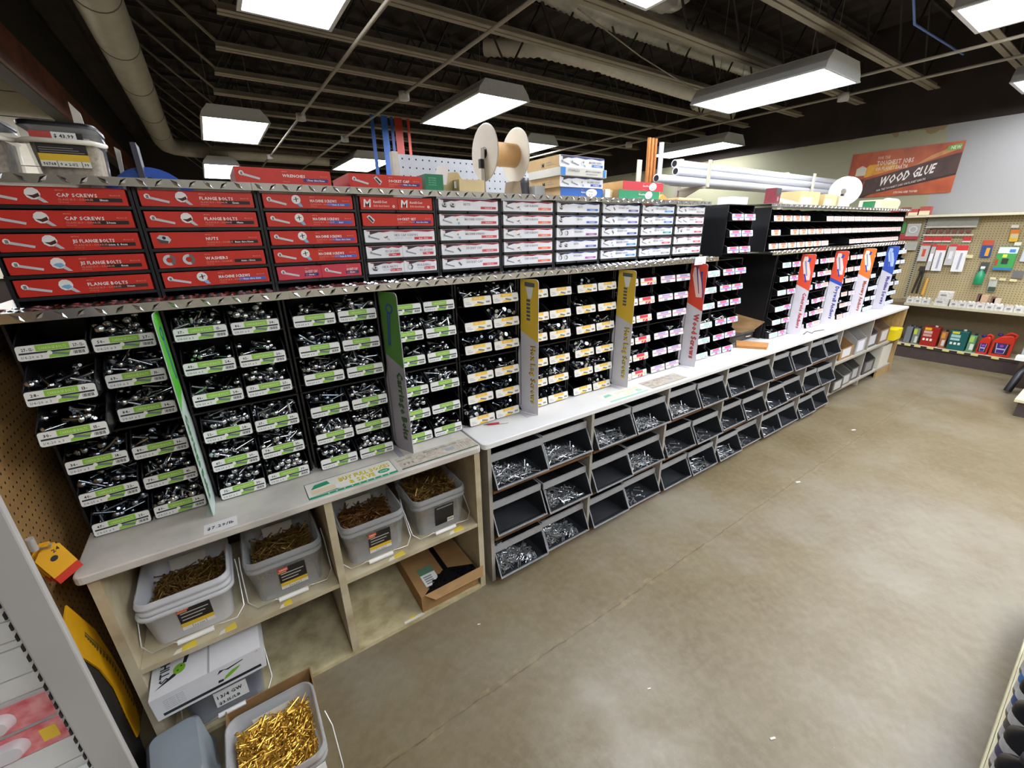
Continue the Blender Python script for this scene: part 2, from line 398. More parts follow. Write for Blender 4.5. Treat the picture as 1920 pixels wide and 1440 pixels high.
fixture(6.75, 7.35, 4.15, 5.55, 2.85, 'lit box light over the plastic pipes')
fixture(2.59, 3.4, 9.1, 10.9, 3.0, 'distant lit box light above the perforated panel')
fixture(0.19, 0.77, 10.2, 12.5, 2.88, 'small far box light just above the shelf beside the duct')
fixture(4.62, 5.3, 6.3, 7.9, 3.0, 'lit box light partly hidden by the spool flange')
fixture(6.5, 7.15, 0.35, 1.2, 2.85, 'lit box light over the shelf wall of tools')
fixture(2.0, 2.7, 0.7, 2.34, 2.98, 'lit box light above the aisle in front of the bins')
for x, y in ((2.3, -2.0), (4.6, -1.6), (6.6, -1.9), (-2.6, 4.0), (4.4, -0.1), (0.1, -1.9), (3.2, -1.1), (-2.3, 5.4)):  # first-rack, yellow-bin and side-room lights are unseen, added as fill
    fixture(x, x + 0.65, y, y + 1.3, 2.95, {2.3: 'lit box light behind the camera spot over the next aisle, middle', 4.6: 'lit box light over the next aisle, second toward the tool wall', 6.6: 'lit box light over the next aisle beside the tool wall', -2.6: 'added unseen box light brightening the boarded side room', 4.4: 'lit box light over the open aisle before the anchor signs', 0.1: 'added unseen box light behind the camera spot, brightening the first racks', 3.2: 'added unseen box light behind the aisle, brightening the yellow bins', -2.3: 'added unseen box light brightening the boarded side room, deeper inside'}[x])
# ------------------------------------------------------------------ counters and cabinets
CT = 0.757
def worktop(x0, x1, m, label, name='countertop'):
    b = MB(); r = 0.02; z0 = CT - 0.026; pts = []
    for cx, cy, a0 in ((x0 + r, 1.375 + r, PI), (x1 - r, 1.375 + r, 1.5 * PI)):
        for k in range(5): q = a0 + k * PI / 8; pts.append((cx + r * math.cos(q), cy + r * math.sin(q), z0))
    pts += [(x1, 1.93, z0), (x0, 1.93, z0)]
    b.prism(pts, (0, 0, 0.026), m)
    return tag(b.build(name, bevel=0.004), label, 'countertop')
worktop(-0.485, 0.768, LAMIN, 'worn grey-white countertop over the plastic screw tubs')
worktop(0.776, 6.28, LAMIN2, 'long white countertop above the rows of dark nail bins')

cab = thing('open_cabinet', 'cream open-front cabinet holding the plastic screw tubs', 'cabinet', (0.15, 1.6, 0))
MB().box(-0.465, -0.44, 1.39, 1.9, 0.0, CT - 0.027, CREAM).build('side_panel', cab)
MB().box(0.738, 0.764, 1.39, 1.9, 0.0, CT - 0.027, CREAM).build('side_panel', cab)
MB().box(0.14, 0.166, 1.388, 1.9, 0.02, CT - 0.027, CREAM).build('divider', cab)
MB().box(-0.439, 0.139, 1.392, 1.89, 0.352, 0.37, CREAM).build('shelf', cab)
MB().box(0.167, 0.737, 1.392, 1.89, 0.352, 0.37, CREAM).build('shelf', cab)
SOIL = mat('soiled_cream_board', '#cfc39c', 0.6, var=0.5, scale=16, col2='#a89a74', bump=0.03)
MB().box(-0.439, 0.737, 1.386, 1.89, 0.0, 0.018, SOIL).build('bottom_board', cab)
MB().box(-0.439, 0.737, 1.891, 1.9, 0.02, CT - 0.027, mat('cabinet_back_board', '#4b4032', 0.8)).build('back_panel', cab)
YL = ink('#e0c53a'); WH = ink('#e6e3d8')
for x, w in ((-0.36, 0.06), (-0.24, 0.05), (-0.06, 0.04), (0.33, 0.07), (0.6, 0.07)):
    b = MB(); b.poly([(x, 1.394, 0.3706), (x + w, 1.394, 0.3706), (x + w * 0.9, 1.418, 0.3706), (x + w * 0.15, 1.41, 0.3706)], WH)
    b.poly([(x + w * 0.35, 1.395, 0.371), (x + w * 1.05, 1.395, 0.371), (x + w * 0.95, 1.424, 0.371), (x + w * 0.4, 1.414, 0.371)], YL); b.build('sticker_residue', cab)
for x, w in ((0.36, 0.09),):
    b = MB(); b.poly([(x, 1.39, 0.0186), (x + w, 1.39, 0.0186), (x + w * 0.9, 1.405, 0.0186), (x, 1.402, 0.0186)], WH)
    b.poly([(x + w * 0.3, 1.402, 0.019), (x + w * 0.6, 1.402, 0.019), (x + w * 0.6, 1.412, 0.019), (x + w * 0.3, 1.412, 0.019)], YL)
b.build('sticker_residue', cab)

base = thing('bin_cabinet', 'long low cabinet of plywood shelves holding dark steel nail bins', 'cabinet', (2.67, 1.6, 0))
POST = mat('grey_post_paint', '#a9a398', 0.5, var=0.15, scale=10)
BOARD = mat('plywood_shelf', '#7c5634', 0.6, var=0.3, scale=10, col2='#57391f', stretch=(1, 8, 8))
for i in range(7):
    x = 0.802 + i * 0.6215
    MB().box(x, x + 0.018, 1.388, 1.9, 0.0, CT - 0.027, POST).build('upright', base)
for i in range(6):
    x = 0.8205 + i * 0.6215
    for z in (0.495, 0.237, -0.0):
        MB().box(x, x + 0.602, 1.38, 1.9, z + 0.0005, z + 0.0145, BOARD).build('shelf', base)
MB().box(0.82, 4.53, 1.901, 1.91, 0, CT - 0.03, BLACK).build('back_panel', base)

shf = thing('shelf_unit', 'plywood-ended open shelf unit of loose cartons at the counter end', 'shelf unit', (5.4, 1.6, 0))
PLY = mat('plywood_face', '#b99a68', 0.6, var=0.2, scale=8, col2='#9b7d4e', stretch=(6, 6, 1))
MB().box(6.235, 6.26, 1.38, 1.9, 0.0, CT - 0.027, PLY).build('end_panel', shf)
MB().box(5.335, 5.355, 1.4, 1.9, 0.02, CT - 0.027, POST).build('upright', shf)
MB().box(4.556, 6.234, 1.39, 1.9, 0.385, 0.405, POST).build('shelf', shf)
MB().box(4.556, 6.234, 1.39, 1.9, 0.085, 0.105, POST).build('shelf', shf)
MB().box(5.85, 6.234, 1.392, 1.41, 0.0, 0.084, PLY).build('kick_board', shf)
MB().box(4.556, 6.234, 1.901, 1.91, 0.0, CT - 0.03, mat('shelf_unit_back', '#8d7d5c', 0.7)).build('back_panel', shf)

# ------------------------------------------------------------------ diamond plate ledges
def bump_row(b, x0, x1, pitch, place, flip=0):
    n = int((x1 - x0) / pitch)
    for i in range(n):
        x = x0 + (i + 0.5) * pitch; s = 1 if (i + flip) % 2 else -1
        a = PI / 4 * s; L, W, H = 0.0155, 0.0058, 0.0042
        u = (math.cos(a), math.sin(a)); w = (-u[1], u[0])
        q = [(x + u[0] * L, u[1] * L), (x + w[0] * W, w[1] * W), (x - u[0] * L, -u[1] * L), (x - w[0] * W, -w[1] * W)]
        P = [place(a_, b_, 0) for a_, b_ in q] + [place(x + u[0] * L * 0.45, u[1] * L * 0.45, H), place(x - u[0] * L * 0.45, -u[1] * L * 0.45, H)]
        b.add(P, [(0, 1, 4), (1, 2, 5, 4), (2, 3, 5), (3, 0, 4, 5)], PLATE)
def ledge(x0, x1, y0, y1, zt, lip, label, top=0.095):
    o = thing('diamond_plate_ledge', label, 'metal ledge', ((x0 + x1) / 2, y0, zt), group=None)
    b = MB().box(x0, x1, y0, y1, zt - 0.003, zt, PLATE).box(x0, x1, y0, y0 + 0.003, zt - lip, zt - 0.003, PLATE)
    b.build('sheet', o)
    b = MB(); p = 0.038; n = 0
    if top:
        y = y0 + 0.012
        while y < y0 + top:
            bump_row(b, x0 + (n % 2) * p / 2, x1 - 0.02, p, lambda a, c, h, y=y: (a, y + c, zt + h), n); y += p * 0.62; n += 1
    bump_row(b, x0, x1, p, lambda a, c, h: (a, y0 - h, zt - lip / 2 + c * 0.9), 0)
    b.build('tread_pattern', o)
ledge(-0.52, 0.175, 1.52, 1.93, 1.437, 0.025, 'diamond plate ledge under the red drawer boxes')
ledge(0.176, 2.60, 1.524, 1.93, 1.437, 0.025, 'long diamond plate ledge under the white fastener boxes')
ledge(-0.52, 0.14, 1.612, 1.93, 1.757, 0.022, 'top diamond plate ledge carrying the clear screw jugs', 0)
ledge(0.141, 2.585, 1.612, 1.93, 1.757, 0.022, 'top diamond plate ledge carrying boxes and the spool', 0)

# ------------------------------------------------------------------ fastener pieces
def carriage(b, L, r, M, hr=None):
    hr = hr or r * 2.3
    b.tube([(0, 0, 0), (L, 0, 0)], r, M, 6)
    b.lathe([(hr, 0), (hr * 0.8, -hr * 0.35), (hr * 0.3, -hr * 0.55), (0.0001, -hr * 0.58)], M, 8, (0, 0, 0), 'x')
    b.lathe([(hr, 0), (0.0001, 0.001)], M, 8, (0, 0, 0), 'x')
def hexhead(b, L, r, M, hr=None):
    hr = hr or r * 2.0
    b.tube([(0, 0, 0), (L * 0.9, 0, 0), (L, 0, 0)], [r, r, r * 0.35], M, 6)
    b.lathe([(0.0001, -hr * 0.7), (hr, -hr * 0.7), (hr, 0), (0.0001, 0)], M, 6, (0, 0, 0), 'x', False)
def screw(b, L, r, M):
    b.tube([(0, 0, 0), (L * 0.8, 0, 0), (L, 0, 0)], [r, r * 0.9, r * 0.15], M, 5)
    b.lathe([(r, 0.0), (r * 2.2, -r * 1.2), (0.0001, -r * 1.25)], M, 8, (0, 0, 0), 'x')
def nut(b, L, r, M):
    b.lathe([(r * 1.1, 0), (r * 2, 0), (r * 2, r * 1.6), (r * 1.1, r * 1.6), (r * 1.1, 0)], M, 6, (0, 0, 0), 'x', False)
def heap(n, kind, L, r, M, sx, sy, z0, z1, slope=0.0, seed=1, align=0.0, tilt=0.45):
    """loose heap: pieces scattered over +-sx by 0..sy, heights z0 to z1, rising to the rear by slope"""
    R = random.Random(seed); b = MB()
    for i in range(n):
        l = L * R.uniform(0.8, 1.1); x = R.uniform(-sx, sx); y = R.uniform(0.0, sy); z = R.uniform(z0, z1) + slope * y
        a = (R.gauss(PI / 2, 0.35) if R.random() < align else R.uniform(0, 2 * PI)); t = R.gauss(0, tilt)
        d = Vector((math.cos(a) * math.cos(t), math.sin(a) * math.cos(t), math.sin(t)))
        p = Vector((x, y, z)) - d * l / 2; q = p + d * l
        for _ in range(3):
            for v in (p, q):
                for k, (lo, hi) in enumerate(((-sx - 0.004, sx + 0.004), (0.001, sy + 0.02), (z0 * 0.6 + 0.002, 0.084))):
                    if v[k] < lo: s_ = lo - v[k]; p[k] += s_; q[k] += s_
                    if v[k] > hi: s_ = hi - v[k]; p[k] += s_; q[k] += s_
        rot = d.to_track_quat('X', 'Z').to_matrix().to_4x4()
        b.X = Matrix.Translation(p) @ rot @ Matrix.Rotation(R.uniform(0, 6), 4, 'X'); kind(b, l, r, M)
    b.X = Matrix.Identity(4)
    return b.build('heap', mesh_only=True)

# ------------------------------------------------------------------ label cards
BW, LH = 0.137, 0.038
INK_K, INK_G = ink('#22242c'), ink('#8a8d92')
def card(kind, n1='', n2='', w=BW - 0.004, h=LH, code=True, base=None):
    b = MB(); Y = -0.0022; x0, x1 = -w / 2, w / 2
    T = Matrix.Rotation(-math.radians(10), 4, 'X'); b.X = T
    col = {'green': '#8fc63d', 'yellow': '#f6c73c', 'red': '#e0304a', 'lilac': '#b9a9d6', 'mint': '#a9cdbf', 'pink': '#ee5f86', 'orange': '#f08a4a', 'blue': '#a9c7e6', 'peach': '#f3a79a'}[kind]
    C = ink(col); paper = {'green': '#e9ebe6', 'yellow': '#efeae0', 'orange': '#f0e2d8', 'peach': '#f3e0dc'}.get(kind, '#eeebf2'); PAP = mat('paper_' + paper.strip('#'), paper, 0.5, var=0.03)
    r = 0.006; pts = []
    for cx, cz, a0 in ((x1 - r, h - r, 0), (x0 + r, h - r, PI / 2), (x0 + r, r, PI), (x1 - r, r, 1.5 * PI)):
        for k in range(4): q = a0 + k * PI / 6; pts.append((cx + r * math.cos(q), Y, cz + r * math.sin(q)))
    b.prism(pts, (0, 0.0018, 0), PAP)
    def R(a, c, e, f, m, k=1): b.poly([(x0 + a * w, Y - 0.0002 * k, e * h), (x0 + c * w, Y - 0.0002 * k, e * h), (x0 + c * w, Y - 0.0002 * k, f * h), (x0 + a * w, Y - 0.0002 * k, f * h)], m)
    def Tx(s, fr, z, size, m, fit): b.text(s, size, m, (x0 + fr * w, Y - 0.0006, z * h), fit=fit * w)
    bolt = ink('#6f7b80'); headc = ink('#f3f2e6')
    def bolt_pic(a, z):
        b.poly([(x0 + a * w, Y - 0.0005, (z + 0.2) * h), (x0 + a * w, Y - 0.0005, (z + 0.02) * h), (x0 + (a + 0.24) * w, Y - 0.0005, (z - 0.14) * h), (x0 + (a + 0.25) * w, Y - 0.0005, (z + 0.0) * h)], bolt)
        b.disc((x0 + (a - 0.02) * w, Y - 0.0007, (z + 0.13) * h), 0.0052, headc, 10)
    if kind == 'green':
        R(0.27, 0.75, 0.56, 0.97, C); R(0.03, 0.97, 0.41, 0.53, INK_K)
        b.poly([(x0 + 0.42 * w, Y - 0.0003, 0.03 * h), (x0 + 0.7 * w, Y - 0.0003, 0.03 * h), (x0 + 0.75 * w, Y - 0.0003, 0.4 * h), (x0 + 0.45 * w, Y - 0.0003, 0.4 * h)], C)
        bolt_pic(0.47, 0.25); Tx(n1, 0.08, 0.63, 0.0105, INK_K, 0.17); Tx(n2, 0.8, 0.63, 0.0105, INK_K, 0.17)
        Tx('CARRIAGE BOLTS', 0.31, 0.66, 0.0095, ink('#cfe69b'), 0.4); Tx('1/4-20 x 3', 0.05, 0.13, 0.0085, INK_G, 0.34)
        if code:
            for k in range(9): R(0.78 + k * 0.019, 0.78 + k * 0.019 + (0.013 if k % 3 else 0.008), 0.12, 0.34, INK_K)
    elif kind == 'yellow':
        R(0.3, 0.76, 0.62, 0.98, C); b.poly([(x0 + 0.33 * w, Y - 0.0003, 0.03 * h), (x0 + 0.66 * w, Y - 0.0003, 0.03 * h), (x0 + 0.72 * w, Y - 0.0003, 0.3 * h), (x0 + 0.42 * w, Y - 0.0003, 0.26 * h)], C)
        bolt_pic(0.46, 0.3); Tx('HEX LAG', 0.38, 0.72, 0.008, ink('#fbe6b0'), 0.3)
        R(0.06, 0.26, 0.2, 0.32, ink('#c8c8cf'), 2); R(0.06, 0.2, 0.4, 0.5, ink('#c8c8cf'), 2)
        for k in range(6): R(0.8 + k * 0.024, 0.8 + k * 0.024 + 0.016, 0.24, 0.44, INK_K)
    elif kind == 'red':
        R(0.22, 0.75, 0.55, 0.98, C); R(0.02, 0.98, 0.38, 0.5, ink('#f2c23a')); R(0.4, 0.72, 0.02, 0.36, C)
        b.poly([(x0 + 0.44 * w, Y - 0.0006, 0.04 * h), (x0 + 0.5 * w, Y - 0.0006, 0.04 * h), (x0 + 0.62 * w, Y - 0.0006, 0.34 * h), (x0 + 0.56 * w, Y - 0.0006, 0.34 * h)], headc)
        for k in range(6): R(0.8 + k * 0.024, 0.8 + k * 0.024 + 0.016, 0.12, 0.3, INK_G)
    elif kind == 'lilac':
        R(0.25, 0.8, 0.6, 0.96, C); R(0.04, 0.96, 0.44, 0.54, ink('#e4486b')); R(0.36, 0.62, 0.04, 0.36, ink('#a8a4b4'))
    elif kind == 'mint':
        R(0.28, 0.78, 0.55, 0.95, C); R(0.04, 0.96, 0.42, 0.52, ink('#7fb3b5')); R(0.4, 0.66, 0.06, 0.36, ink('#b3b8bb')); R(0.72, 0.92, 0.1, 0.32, ink('#8f9aa0'))
    elif kind == 'pink':
        R(0.2, 0.8, 0.58, 0.97, C); R(0.04, 0.96, 0.36, 0.54, ink('#6d7fd0')); R(0.4, 0.64, 0.03, 0.34, C); R(0.7, 0.92, 0.1, 0.3, ink('#9aa3d8'))
    elif kind == 'peach':
        R(0.1, 0.9, 0.55, 0.95, C); R(0.04, 0.96, 0.4, 0.5, ink('#e06a6a')); R(0.4, 0.7, 0.06, 0.34, ink('#f7c3b6'))
    elif kind == 'orange':
        R(0.25, 0.8, 0.66, 0.97, ink('#ee6f5a')); R(0.35, 0.7, 0.1, 0.6, C); R(0.04, 0.25, 0.3, 0.42, ink('#d8b8a8'))
    elif kind == 'blue':
        R(0.1, 0.5, 0.6, 0.92, C); R(0.04, 0.96, 0.42, 0.52, ink('#6f95c4')); R(0.4, 0.66, 0.06, 0.36, ink('#b5c6d8')); R(0.72, 0.92, 0.1, 0.3, ink('#7f93aa'))
    b.X = Matrix.Identity(4)
    return b.build('price_label', mesh_only=True)
_cards = {}
def card_mesh(kind, n1='', n2='', w=BW - 0.004, h=LH):
    k = (kind, n1, n2, round(w, 4))
    if k not in _cards: _cards[k] = card(*k[:3], w=w, h=h)
    return _cards[k]

def tray_mesh(w, d=0.26, h=0.085, fh=0.039):
    b = MB(); t = 0.0025; x0, x1 = -w / 2, w / 2; s = math.tan(math.radians(10))
    for x in (x0, x1 - t):
        b.prism([(x, 0, 0), (x, d, 0), (x, d, h), (x, 0.095, h), (x, fh * s, fh)], (t, 0, 0), BINP)
        b.tube([(x + t / 2, fh * s, fh), (x + t / 2, 0.095, h), (x + t / 2, d, h)], 0.0019, BRIM, 6)
    b.box(x0 + t, x1 - t, 0.0, d, 0, t, BINP).box(x0 + t, x1 - t, d - t, d, t, h, BINP)
    b.prism([(x0 + t, 0, t), (x0 + t, t, t), (x0 + t, t + fh * s, fh), (x0 + t, fh * s, fh)], (x1 - x0 - 2 * t, 0, 0), BINP)
    return b.build('tray', mesh_only=True)
_trays = {}
def bin_(x, y, z, kind, label, group, n1='', n2='', w=BW, rotz=0.0):
    if round(w, 4) not in _trays: _trays[round(w, 4)] = tray_mesh(w)
    o = thing('bolt_bin', label, 'bin', (x, y, z), rotz, group)
    put('tray', _trays[round(w, 4)], o)
    put('price_label', card_mesh(kind, n1, n2, w - 0.004), o, (0, 0, 0.0005))
    return o

HEAPS = {}
def heaps():
    H = HEAPS; sx = 0.058
    H['long'] = [heap(40, carriage, 0.105, 0.005, ZINC, sx, 0.19, 0.016, 0.056, 0.05, s, 0.6, 0.3) for s in (1, 2, 3)]
    H['mid'] = [heap(48, carriage, 0.066, 0.0048, ZINC, sx, 0.19, 0.016, 0.056, 0.05, s, 0.4, 0.42) for s in (4, 5, 6)]
    H['heads'] = [heap(52, carriage, 0.048, 0.0058, ZINC, sx, 0.19, 0.016, 0.056, 0.05, s, 0.2, 0.5) for s in (7, 8)]
    H['dark'] = [heap(48, carriage, 0.072, 0.0046, DARKZ, sx, 0.19, 0.016, 0.056, 0.05, s, 0.4, 0.38) for s in (9, 10)]
    H['few'] = [heap(20, carriage, 0.055, 0.0046, ZINC, sx, 0.15, 0.014, 0.045, 0.08, s, 0.3, 0.35) for s in (11, 12)]
    H['lag'] = [heap(56, hexhead, 0.044, 0.0036, DARKZ, sx, 0.18, 0.016, 0.054, 0.05, s, 0.3, 0.45) for s in (13, 14)]
    H['laglong'] = [heap(36, hexhead, 0.078, 0.0048, ZINC, sx, 0.18, 0.016, 0.054, 0.05, s, 0.7, 0.28) for s in (15, 16)]
    H['hexfew'] = [heap(18, hexhead, 0.042, 0.0046, ZINC, sx, 0.16, 0.014, 0.045, 0.07, s, 0.2, 0.4) for s in (17, 18)]
heaps()
HEAP_WORD = {'long': 'long zinc carriage bolts', 'mid': 'zinc carriage bolts', 'heads': 'round-headed zinc bolts', 'dark': 'dull grey carriage bolts', 'few': 'a few zinc bolts', 'lag': 'small grey lag screws', 'laglong': 'long zinc lag screws', 'hexfew': 'a few hex screws'}
def fill(kind, x, y, z, where):
    if not kind: return
    o = put('loose_bolts', rnd.choice(HEAPS[kind]), None, (x, y + 0.016, z + 0.003))
    if rnd.random() < 0.5: o.scale.x = -1
    tag(o, f'{HEAP_WORD[kind]} lying loose in {where}', 'bolts', kind='stuff')

# ------------------------------------------------------------------ bolt bin racks
ROWZ = [1.313, 1.207, 1.104, 0.977, 0.871, 0.765]
ROWN = ['top', 'second', 'third', 'fourth', 'fifth', 'bottom']
def rack(xs, z0, z1, rows, label, shut=True, y0=1.603, w=0.2915):
    o = thing('bin_rack', label, 'rack', (xs + 0.14, 1.73, z0))
    L, R_ = xs - 0.0165, xs + 0.2965
    MB().box(L, L + 0.006, y0, 1.88, z0, z1, BLACK).build('side_panel', o)
    MB().box(R_ - 0.006, R_, y0, 1.88, z0, z1, BLACK).build('side_panel', o)
    MB().box(L + 0.0065, R_ - 0.0065, 1.874, 1.88, z0, z1, BLACK).build('back_panel', o)
    MB().box(L + 0.0065, R_ - 0.0065, y0, 1.873, z1 - 0.005, z1, BLACK).build('top_panel', o)
    for z in rows: MB().box(L + 0.0065, R_ - 0.0065, y0 - 0.012, 1.873, z - 0.0075, z - 0.0035, BLACK).build('shelf', o)
    return o
X0, PIT = -0.465, 0.3205
LEFT = [('green', 'green')] * 4 + [('yellow', 'yellow')] * 3 + [('yellow', 'red'), ('lilac', 'lilac'), ('mint', 'mint'), ('pink', 'pink')]
NUM1 = {(0, 0): ['27- 12-', '28-', '30-', '36-', '40-', '47-'], (0, 1): ['50-', '69-', '84-', '89-', '79-', '89-'], (1, 0): ['37-', '40-', '46-', '52-', '47-', '75-'], (1, 1): ['86-', '95-', '77-', '37-', '74-', '90-']}
NUM2 = {(0, 0): ['27- 12-', '13-', '15-', '18-', '22-', '25-'], (0, 1): ['27-', '31-', '34-', '36-', '41-', '34-'], (1, 0): ['15-', '24-', '24-', '28-', '37-', '30-'], (1, 1): ['34-', '20-', '27-', '30-', '35-', '39-']}
FILLS = {  # per rack: six rows of (left bin, right bin)
    0: [(None, 'long'), ('few', 'mid'), ('few', 'mid'), ('dark', 'few'), ('dark', 'heads'), ('dark', 'heads')],
    1: [('heads', 'long'), ('few', 'few'), ('few', 'long'), ('mid', 'mid'), ('mid', 'long'), ('long', 'long')],
    2: [('few', 'long'), ('dark', 'long'), ('mid', 'mid'), ('dark', 'long'), ('heads', 'mid'), ('long', 'long')],
    3: [(None, None), ('mid', 'mid'), ('few', 'few'), ('heads', 'long'), ('long', None), ('heads', 'few')],
    4: [('few', 'mid'), (None, 'laglong'), ('lag', 'laglong'), ('lag', 'hexfew'), ('lag', 'lag'), ('laglong', 'lag')],
    5: [('hexfew', None), (None, None), ('hexfew', 'laglong'), (None, 'lag'), ('hexfew', 'laglong'), ('lag', 'lag')],
    6: [('lag', None), ('hexfew', None), ('hexfew', 'few'), ('laglong', 'hexfew'), ('laglong', 'few'), (None, 'laglong')],
    7: [('few', None), ('few', None), (None, None), ('laglong', 'hexfew'), ('hexfew', 'hexfew'), (None, 'hexfew')],
    8: [(None, None), (None, None), (None, None), (None, 'hexfew'), (None, None), (None, None)],
    9: [(None, None), (None, None), (None, None), ('hexfew', 'hexfew'), (None, 'hexfew'), (None, None)],
    10: [(None, None), ('lag', None), (None, None), ('hexfew', None), (None, None), (None, None)]}
COLW = {'green': 'green-labelled', 'yellow': 'yellow-labelled', 'red': 'red-and-yellow-labelled', 'lilac': 'lilac-labelled', 'mint': 'mint-labelled', 'pink': 'pink-labelled', 'orange': 'orange-labelled', 'blue': 'pale-blue-labelled', 'peach': 'peach-labelled'}
for k in range(11):
    xs = X0 + PIT * k; nth = ORD[k]
    rack(xs, CT + 0.001, 1.068, ROWZ[3:], f'black steel bin rack on the counter, {nth} lower rack from the pegboard end')
    rack(xs, 1.0705, 1.4085, ROWZ[:3], f'black steel bin rack stacked on another, {nth} upper rack from the pegboard end')
    for r in range(6):
        for c in (0, 1):
            x = xs + 0.0675 + 0.1445 * c; y = 1.563 + rnd.uniform(-0.006, 0.004); kind = LEFT[k][c]
            if k == 0 and c == 0 and r in (1, 2): y = (1.50, 1.475)[r - 1]
            if k == 7 and c == 0 and r == 5: kind = 'red'
            side = ('left', 'right')[c]
            fl = FILLS[k][r][c]; st = 'empty' if not fl else 'sparse' if fl in ('few', 'hexfew') else 'full'
            bin_(x, y, ROWZ[r] - 0.003, kind, f'{st} {COLW[kind]} black bin, {ROWN[r]} row, {side} half of {nth} rack from pegboard', 'bolt bins in the counter racks',
                 NUM1.get((k, c), [''] * 6)[r], NUM2.get((k, c), [''] * 6)[r])
            fill(fl, x, y, ROWZ[r] - 0.003, f'{ROWN[r]} row {side} bin of {nth} rack from pegboard')
# small upper case of six pink bins at the end of the white boxes
UP = [1.652, 1.553, 1.453]
rack(X0 + PIT * 10, 1.4395, 1.745, UP, 'small black bin rack on top, beside the last white fastener boxes', y0=1.58)
for r in range(3):
    for c in (0, 1):
        x = X0 + PIT * 10 + 0.0675 + 0.1445 * c
        bin_(x, 1.555, UP[r] - 0.003, 'pink', f'pink-labelled black bin, {("top","middle","bottom")[r]} row, {("left","right")[c]} half of the small upper rack', 'bolt bins in the counter racks')

# ------------------------------------------------------------------ right-hand racks past the flat scale-like metal case
XR = 3.555
RK = [('mint', 'pink'), ('pink', 'pink'), ('pink', 'peach'), ('pink', 'peach'), ('peach', 'lilac'), ('blue', 'blue'), ('blue', 'blue'), ('blue', 'blue'), ('blue', 'blue')]
for k in range(9):
    xs = XR + PIT * k; nth = ORD[k]
    rack(xs, CT + 0.001, 1.068, ROWZ[3:], f'black steel bin rack near the corner, {nth} lower rack past the metal case')
    rack(xs, 1.0705, 1.4085, ROWZ[:3], f'black steel bin rack near the corner, {nth} upper rack past the metal case')
    for r in range(6):
        for c in (0, 1):
            if (k, r, c) in ((6, 1, 0), (6, 2, 1)): continue
            x = xs + 0.0675 + 0.1445 * c; y = 1.563 + rnd.uniform(-0.006, 0.004)
            kind = RK[k][c]
            if k in (2, 3) and r == 3: kind = 'pink'
            bin_(x, y, ROWZ[r] - 0.003, kind, f'{COLW[kind]} black bin, {ROWN[r]} row, {("left","right")[c]} half of {nth} rack past metal case', 'bolt bins in the corner racks')
            if rnd.random() < 0.22: fill('hexfew', x, y, ROWZ[r] - 0.003, f'{ROWN[r]} row {("left","right")[c]} bin, {nth} rack past metal case')
UPR = [1.648, 1.551, 1.456]
ledge(3.30, 6.20, 1.535, 1.93, 1.437, 0.022, 'diamond plate ledge below the orange-labelled bins near the corner', 0.045)
ledge(3.25, 6.20, 1.575, 1.93, 1.76, 0.02, 'top diamond plate ledge under the white spool near the corner', 0)
o = thing('bin_rack', 'wide black rack of three rows of orange-labelled bins near the corner', 'rack', (4.75, 1.75, 1.438))
MB().box(3.30, 3.308, 1.60, 1.9, 1.439, 1.737, BLACK).build('side_panel', o)
MB().box(6.15, 6.158, 1.60, 1.9, 1.439, 1.737, BLACK).build('side_panel', o)
MB().box(3.309, 6.149, 1.892, 1.9, 1.439, 1.737, BLACK).build('back_panel', o)
for z in UPR[:2]: MB().box(3.309, 6.149, 1.59, 1.891, z - 0.0085, z - 0.0045, BLACK).build('shelf', o)
GAP = {0: (4, 5), 1: (1,), 2: (7, 8, 9)}
for r in range(3):
    for k in range(19):
        if k in GAP[r]: continue
        x = 3.42 + 0.1455 * k; kind = 'orange' if k < 6 else 'peach'
        bin_(x, 1.595, UPR[r] - 0.0035, kind, f'{COLW[kind]} black bin, {("top","middle","bottom")[r]} row of wide rack, {(ORD + ["thirteenth","fourteenth","fifteenth","sixteenth","seventeenth","eighteenth","nineteenth"])[k]} place from its dark end', 'bins of the wide upper rack')
# black side boards closing the ends of the racks
MB2 = thing('side_board', 'large black side board closing the corner racks beside the metal case', 'panel', (3.5, 1.75, CT))
MB().prism([(3.513, 1.62, CT + 0.001), (3.513, 1.93, CT + 0.001), (3.513, 1.93, 1.41), (3.513, 1.60, 1.41)], (0.01, 0, 0), BLACK).build('board', MB2)
o = thing('side_board', 'black board standing behind the flat metal case between the racks', 'panel', (3.27, 1.9, CT))
MB().box(3.06, 3.51, 1.92, 1.93, CT + 0.001, 1.735, BLACK).build('board', o)
